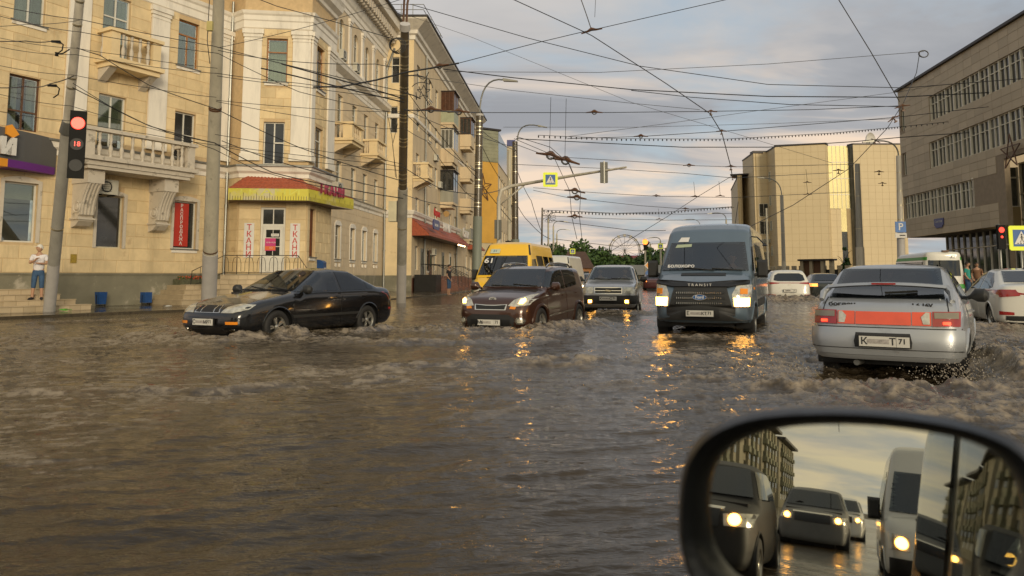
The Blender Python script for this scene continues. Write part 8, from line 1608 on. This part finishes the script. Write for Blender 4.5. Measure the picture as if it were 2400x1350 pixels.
# floating rubbish by the steps
for px, py, c, lb in ((152, 729, (.08, .35, .03), 'green crumpled plastic on the wet pavement by the broken steps'), (392, 720, (.5, .5, .48), 'white crumpled plastic on the wet pavement by the tiled steps')):
    p = Gp(px, py, .05); t = thing('litter', lb, 'litter', Matrix.Translation(p)); mb = MB(); rn = random.Random(px)
    for k in range(7): mb.add([(rn.uniform(-.2, .2), rn.uniform(-.1, .1), rn.uniform(0, .09)) for _ in range(3)], [(0, 1, 2)])
    mb.obj('bag', mat('litter %d' % px, c, .3, var=.1), t, fix=False)
# spray thrown up round the wheels
def spray(label, boxes, seed):
    rn = np.random.RandomState(seed); V = []; 
    for (x, y, z, sx, sy, sz, n, ang) in boxes:
        P = np.stack([rn.normal(0, sx, n), rn.normal(0, sy, n), np.abs(rn.normal(0, sz, n))], 1); c, s = math.cos(ang), math.sin(ang); P = np.stack([P[:, 0] * c + P[:, 1] * s + x, -P[:, 0] * s + P[:, 1] * c + y, P[:, 2] + z], 1); V.append(P)
    P = np.concatenate(V); n = len(P); s = rn.uniform(.003, .011, n)[:, None]; T = np.array([(1, 0, -.5), (-.5, .87, -.5), (-.5, -.87, -.5), (0, 0, 1)])
    Q = (P[:, None, :] + T[None] * s[:, :, None]).reshape(-1, 3); F_ = (np.arange(n)[:, None, None] * 4 + np.array([(0, 1, 3), (1, 2, 3), (2, 0, 3), (0, 2, 1)])[None]).reshape(-1, 3)
    me = bpy.data.meshes.new('spray'); me.from_pydata(Q.tolist(), [], F_.tolist()); me.materials.append(mat('water drops', (.34, .29, .22), .15, var=.2, spec=1.0)); return tag(link('spray', me), label, kind='stuff')
spray('brown spray around the cars', [(5.3, 8.9, .02, .25, .9, .10, 1500, R(33)), (3.2, 9.4, .0, .3, .7, .06, 700, R(33)), (6.6, 11.2, .0, .3, .8, .12, 900, R(33)), (11.7, 33.2, .0, .4, .6, .28, 900, R(15)), (13.4, 33.0, .0, .6, .6, .2, 600, R(15)), (.6, 16.2, .0, .3, .4, .08, 600, 0), (-1.2, 16.4, 0, .5, .25, .07, 600, 0), (1.7, 18.8, 0, .2, .5, .08, 500, 0), (-4.4, 14.0, 0, .3, .3, .06, 400, 0), (11.1, 17.1, 0, .3, .4, .08, 400, 0)], 3)
# ================================================================== the photographer's car: wing mirror, body, and the street behind it
HD_ = R(33.5); hv = Vector((math.sin(HD_), math.cos(HD_), 0)); CAM = Vector((0, 0, H))
r_in = ray(2010, 1200).normalized(); r_out = (-hv).normalized(); MN = (r_out - r_in).normalized(); MC = CAM + ray(2020, 1190).normalized() * .50
def onm(px, py, off=0): r = ray(px, py); t = (MC + MN * off - CAM).dot(MN) / r.dot(MN); return CAM + r * t
MG = [(1652, 1200), (1656, 1135), (1672, 1088), (1712, 1046), (1785, 1014), (1890, 997), (2030, 997), (2170, 1012), (2275, 1036), (2345, 1076), (2388, 1145), (2402, 1230), (2390, 1320), (2340, 1385), (2200, 1412), (2000, 1412), (1830, 1395), (1735, 1368), (1685, 1320), (1658, 1262)]
MO = [(1592, 1205), (1598, 1120), (1618, 1056), (1664, 1004), (1755, 968), (1880, 956), (2035, 958), (2190, 976), (2315, 1006), (2405, 1052), (2465, 1135), (2482, 1235), (2465, 1345), (2400, 1430), (2215, 1470), (1990, 1472), (1800, 1455), (1690, 1420), (1620, 1355), (1596, 1275)]
def smooth_loop(L, k=3):
    P = [Vector(p) for p in L]; out_ = []; n = len(P)
    for i in range(n):
        a, b, c, d = P[i - 1], P[i], P[(i + 1) % n], P[(i + 2) % n]
        for j in range(k): t = j / k; out_.append(.5 * ((2 * b) + (c - a) * t + (2 * a - 5 * b + 4 * c - d) * t * t + (3 * b - a - 3 * c + d) * t ** 3))
    return out_
g_ = [onm(*p) for p in smooth_loop(MG)]; o_ = [onm(*p, .012) for p in smooth_loop(MO)]
OWN = Vector((0, 0, 0))
mbk = mat('mirror housing black', (.012, .012, .012), .35, var=.15, scale=20, bump=.08, bscale=120)
mm = bpy.data.materials.new('mirror glass'); mm.use_nodes = True; b_ = mm.node_tree.nodes['Principled BSDF']; b_.inputs['Base Color'].default_value = (.62, .60, .50, 1); b_.inputs['Metallic'].default_value = 1; b_.inputs['Roughness'].default_value = .012
WMR = thing('wing_mirror', 'black framed car wing mirror in the foreground reflecting the traffic behind', 'wing mirror', Matrix.Translation(MC)); n = len(g_)
cen = MC.copy(); L0 = [p - MC for p in g_]; mb = MB(); mb.add([tuple(p - MN * .004) for p in L0], [tuple(range(n))]); gl = mb.obj('mirror_glass', mm, WMR, fix=False)
if gl.data.polygons[0].normal.dot(MN) < 0: gl.data.flip_normals()
mb = MB(); mb.smooth = True; rings = []
lip = [(p - MC) for p in o_]
def blend(t, off): return [L0[i].lerp(lip[i], t) + MN * off for i in range(n)]
rings = [blend(0, -.005), blend(0.02, .006), blend(.3, .014), blend(.65, .014), blend(.95, .004), blend(1.05, -.015), [p * .98 - MN * .05 for p in lip], [p * .86 - MN * .085 for p in lip], [p * .5 - MN * .11 for p in lip], [p * .05 - MN * .118 for p in lip]]
for r_ in rings: mb.v += [tuple(p) for p in r_]
for k in range(len(rings) - 1):
    for i in range(n): mb.f.append([k * n + i, k * n + (i + 1) % n, (k + 1) * n + (i + 1) % n, (k + 1) * n + i]); mb.mi.append(0); mb.sm.append(True)
mb.obj('housing', mbk, WMR)
rt = Vector((hv.y, -hv.x, 0))
mb = MB(); mb.tube([lip[33] * .8 - MN * .05, lip[33] * .9 + rt * .06 + Vector((0, 0, -.02)) - MN * .05, rt * .26 + Vector((0, 0, -.05)) - MN * .03], [.03, .035, .045], 10); mb.obj('stalk', mbk, WMR)
def Vm(px, d): P = CAM + Vector((ray(px, 1200).x, ray(px, 1200).y, 0)).normalized() * d; Q = P - MN * 2 * (P - MC).dot(MN); return Q
own = dict(car3, L=4.5, W=1.78, H=1.5, res=.05, paint=paint('dark grey green', (.05, .055, .045), .4, .3), plan=scale_plan(4.5), ws=None, pairs=[], side_glass=wsd['side_glass'], doors=wsd['doors'], wheels=(1.35, -1.3), sides='L'); own.pop('ws')
own.update(H=1.72, sect=[(.1, .95), (.5, 1.0), (1.05, .99), (1.7, .90)]); own['top'] = [(2.25, .8), (2.1, .95), (1.15, 1.15), (.4, 1.6), (-.2, 1.7), (-1.6, 1.66), (-2.1, 1.15), (-2.2, .9)]; own['side_glass'] = [(gl_mid, [(-.50, 1.08), (-.48, 1.58), (-1.3, 1.56), (-1.5, 1.3), (-1.4, 1.1)]), (gl_mid, [(.80, 1.08), (.25, 1.52), (-.3, 1.58), (-.34, 1.08)])]
oc = -hv * .42 + rt * (.89 + .06)
vehicle(own, "dark side of the photographer's own car, seen in the wing mirror", 'car', (oc.x, oc.y, -.22), HD_, 'car')
def rear(spd, px, d, label, cat, name, z=-.2, **k): P = Vm(px, d); return vehicle(dict(spd, **k), label, cat, (P.x, P.y, z), HD_, name)
van3 = dict(van2, res=.06); hp = [('headlight', 'F', [(.5, .60), (.80, .62), (.82, .80), (.52, .74)], head_on, .014)]
suv = dict(L=4.6, W=1.86, H=1.72, zb=.28, zc=.8, res=.06, soft=.06, paint=mat('dull dark paint', (.02, .019, .018), .5, .1, var=.15, spec=.3), plan=[(-2.3, .9), (0, 1.0), (1.6, .97), (2.3, .82)], sect=[(.1, .95), (.6, 1.0), (1.05, .96), (1.72, .76)], top=[(2.3, .75), (2.2, 1.0), (1.0, 1.18), (.3, 1.64), (-.3, 1.72), (-1.9, 1.68), (-2.3, 1.0)], nose=[(.3, 2.25), (1.0, 2.15)], tail=[(.3, -2.25), (1.6, -2.0)], wheels=(1.4, -1.35), wr=.36, ws=[(.74, 1.2), (-.74, 1.2), (-.62, 1.6), (.62, 1.6)], wsglass=gl_dark, belt=1.1, side_glass=[(gl_dark, [(.8, 1.2), (.3, 1.58), (-1.6, 1.6), (-1.8, 1.2)])], pairs=[('headlight', 'F', [(.52, .82), (.84, .84), (.86, 1.0), (.5, .96)], lampg, .014), ('lit_lamp', 'F', [(.64 + .075 * math.cos(t), .905 + .065 * math.sin(t)) for t in np.linspace(0, 6.283, 15)[:-1]], head_on, .024)], patches=[('grille', 'F', [(.45, .8), (-.45, .8), (-.45, 1.0), (.45, 1.0)], grille, .02), ('chrome_bar', 'F', [(.5, 1.0), (-.5, 1.0), (-.5, 1.03), (.5, 1.03)], chrome, .025)])
rear(suv, 1702, 13.6, 'dark grey off-roader with lit headlamp, nearest in the wing mirror', 'car', 'off_roader')
rear(suv, 1932, 26.5, 'grey off-roader second in the queue seen in the wing mirror', 'car', 'off_roader', paint=mat('dull grey paint', (.12, .12, .115), .5, .1, var=.1))
rear(suv, 1985, 37, 'white car third in the queue seen in the wing mirror', 'car', 'off_roader', paint=whp)
rear(suv, 1996, 52, 'dark car at the far end of the queue seen in the wing mirror', 'car', 'off_roader')
rear(van3, 2196, 18.0, 'white high roofed van with a bright lamp at the right of the wing mirror', 'van', 'delivery_van', paint=whp, pairs=[('headlight', 'F', [(.62, .72), (.9, .72), (.92, .98), (.62, .92)], lampg, .014), ('lit_lamp', 'F', [(.73 + .09 * math.cos(t), .83 + .09 * math.sin(t)) for t in np.linspace(0, 6.283, 15)[:-1]], head_on, .024)])
pw = mat('panel house pale', (.40, .36, .25), .8, var=.12, scale=.3); pg = mat('panel house green', (.27, .27, .185), .8, var=.12, scale=.3)
for k, (d0, d1, hh) in enumerate([(62, 80, 13.6), (85, 104, 13.4), (109, 130, 13.4), (136, 160, 13.2), (168, 205, 13), (70, 235, 12)]):
    lat = 14.5 if k < 5 else -24; q = Vm(2010, 1); vl = (Vm(1700, 50) - Vm(2010, 50)); sd = rt * (1 if vl.dot(rt) > 0 else -1); A = -hv * d0 + sd * lat; B = -hv * d1 + sd * lat; F = Facade(A.x, A.y, B.x - A.x, B.y - A.y)
    if F.n.dot(Vector((-A.x, -A.y))) < 0: F = Facade(B.x, B.y, A.x - B.x, A.y - B.y)
    L = (B - A).length; t = thing('panel_house', ['first', 'second', 'third', 'fourth', 'fifth', 'low opposite'][k] + ' house of the row seen in the wing mirror', 'apartment building', F.mw); mb = MB(); mb.box(0, L, 0, 12, -.4, hh); mb.obj('wall', pw, t)
    for j in range(int(L / 5.5)): mb = MB(); mb.box(1 + j * 5.5, 3.4 + j * 5.5, -.35, -.001, 2.5, hh - .5); mb.obj('bay', pg if j % 2 else pw, t); mb = MB(); [mb.box(3.6 + j * 5.5, 5.9 + j * 5.5, -.8, -.002, 4.1 + z * 2.9, 4.9 + z * 2.9) for z in range(3)]; tag(mb.obj('balconies', pg, t), kind='stuff'); mb = MB(); [mb.box(1.4 + j * 5.5, 3.0 + j * 5.5, -.40, -.351, 3.2 + z * 2.9, 4.8 + z * 2.9) for z in range(3)]; tag(mb.obj('bay_windows', pane_d, t), kind='stuff')
    for j in range(int(L / 5.5)):
        for z in range(5):
            if z * 3 + 3.4 < hh: mb = MB(); mb.box(3.9 + j * 5.5, 5.6 + j * 5.5, -.05, -.001, 1.4 + z * 2.9, 2.9 + z * 2.9); mb.obj('window', pane_d, t)
    mb = MB(); mb.box(-.2, L + .2, -1.3, 12.2, hh + .002, hh + .5); mb.obj('roof', roofm, t)
Pm = [Vm(1850, 20), Vm(1990, 45)]
for i, (a, b, za, zb_) in enumerate([((1840, 18), (2120, 30), 6.4, 5.6), ((1955, 9), (1985, 60), 7.2, 6)]):
    A, B = Vm(*a), Vm(*b); mb = MB(); A.z, B.z = za, zb_; mb.tube([tuple(A.lerp(B, s) - A - Vector((0, 0, .8 * s * (1 - s)))) for s in np.linspace(0, 1, 7)], .02, 5); tag(mb.obj('overhead_cable', wirem, None, Matrix.Translation(A), fix=False), ['cable crossing the sky in the wing mirror', 'trolley wire running away in the wing mirror'][i], 'cable', 'overhead cables')
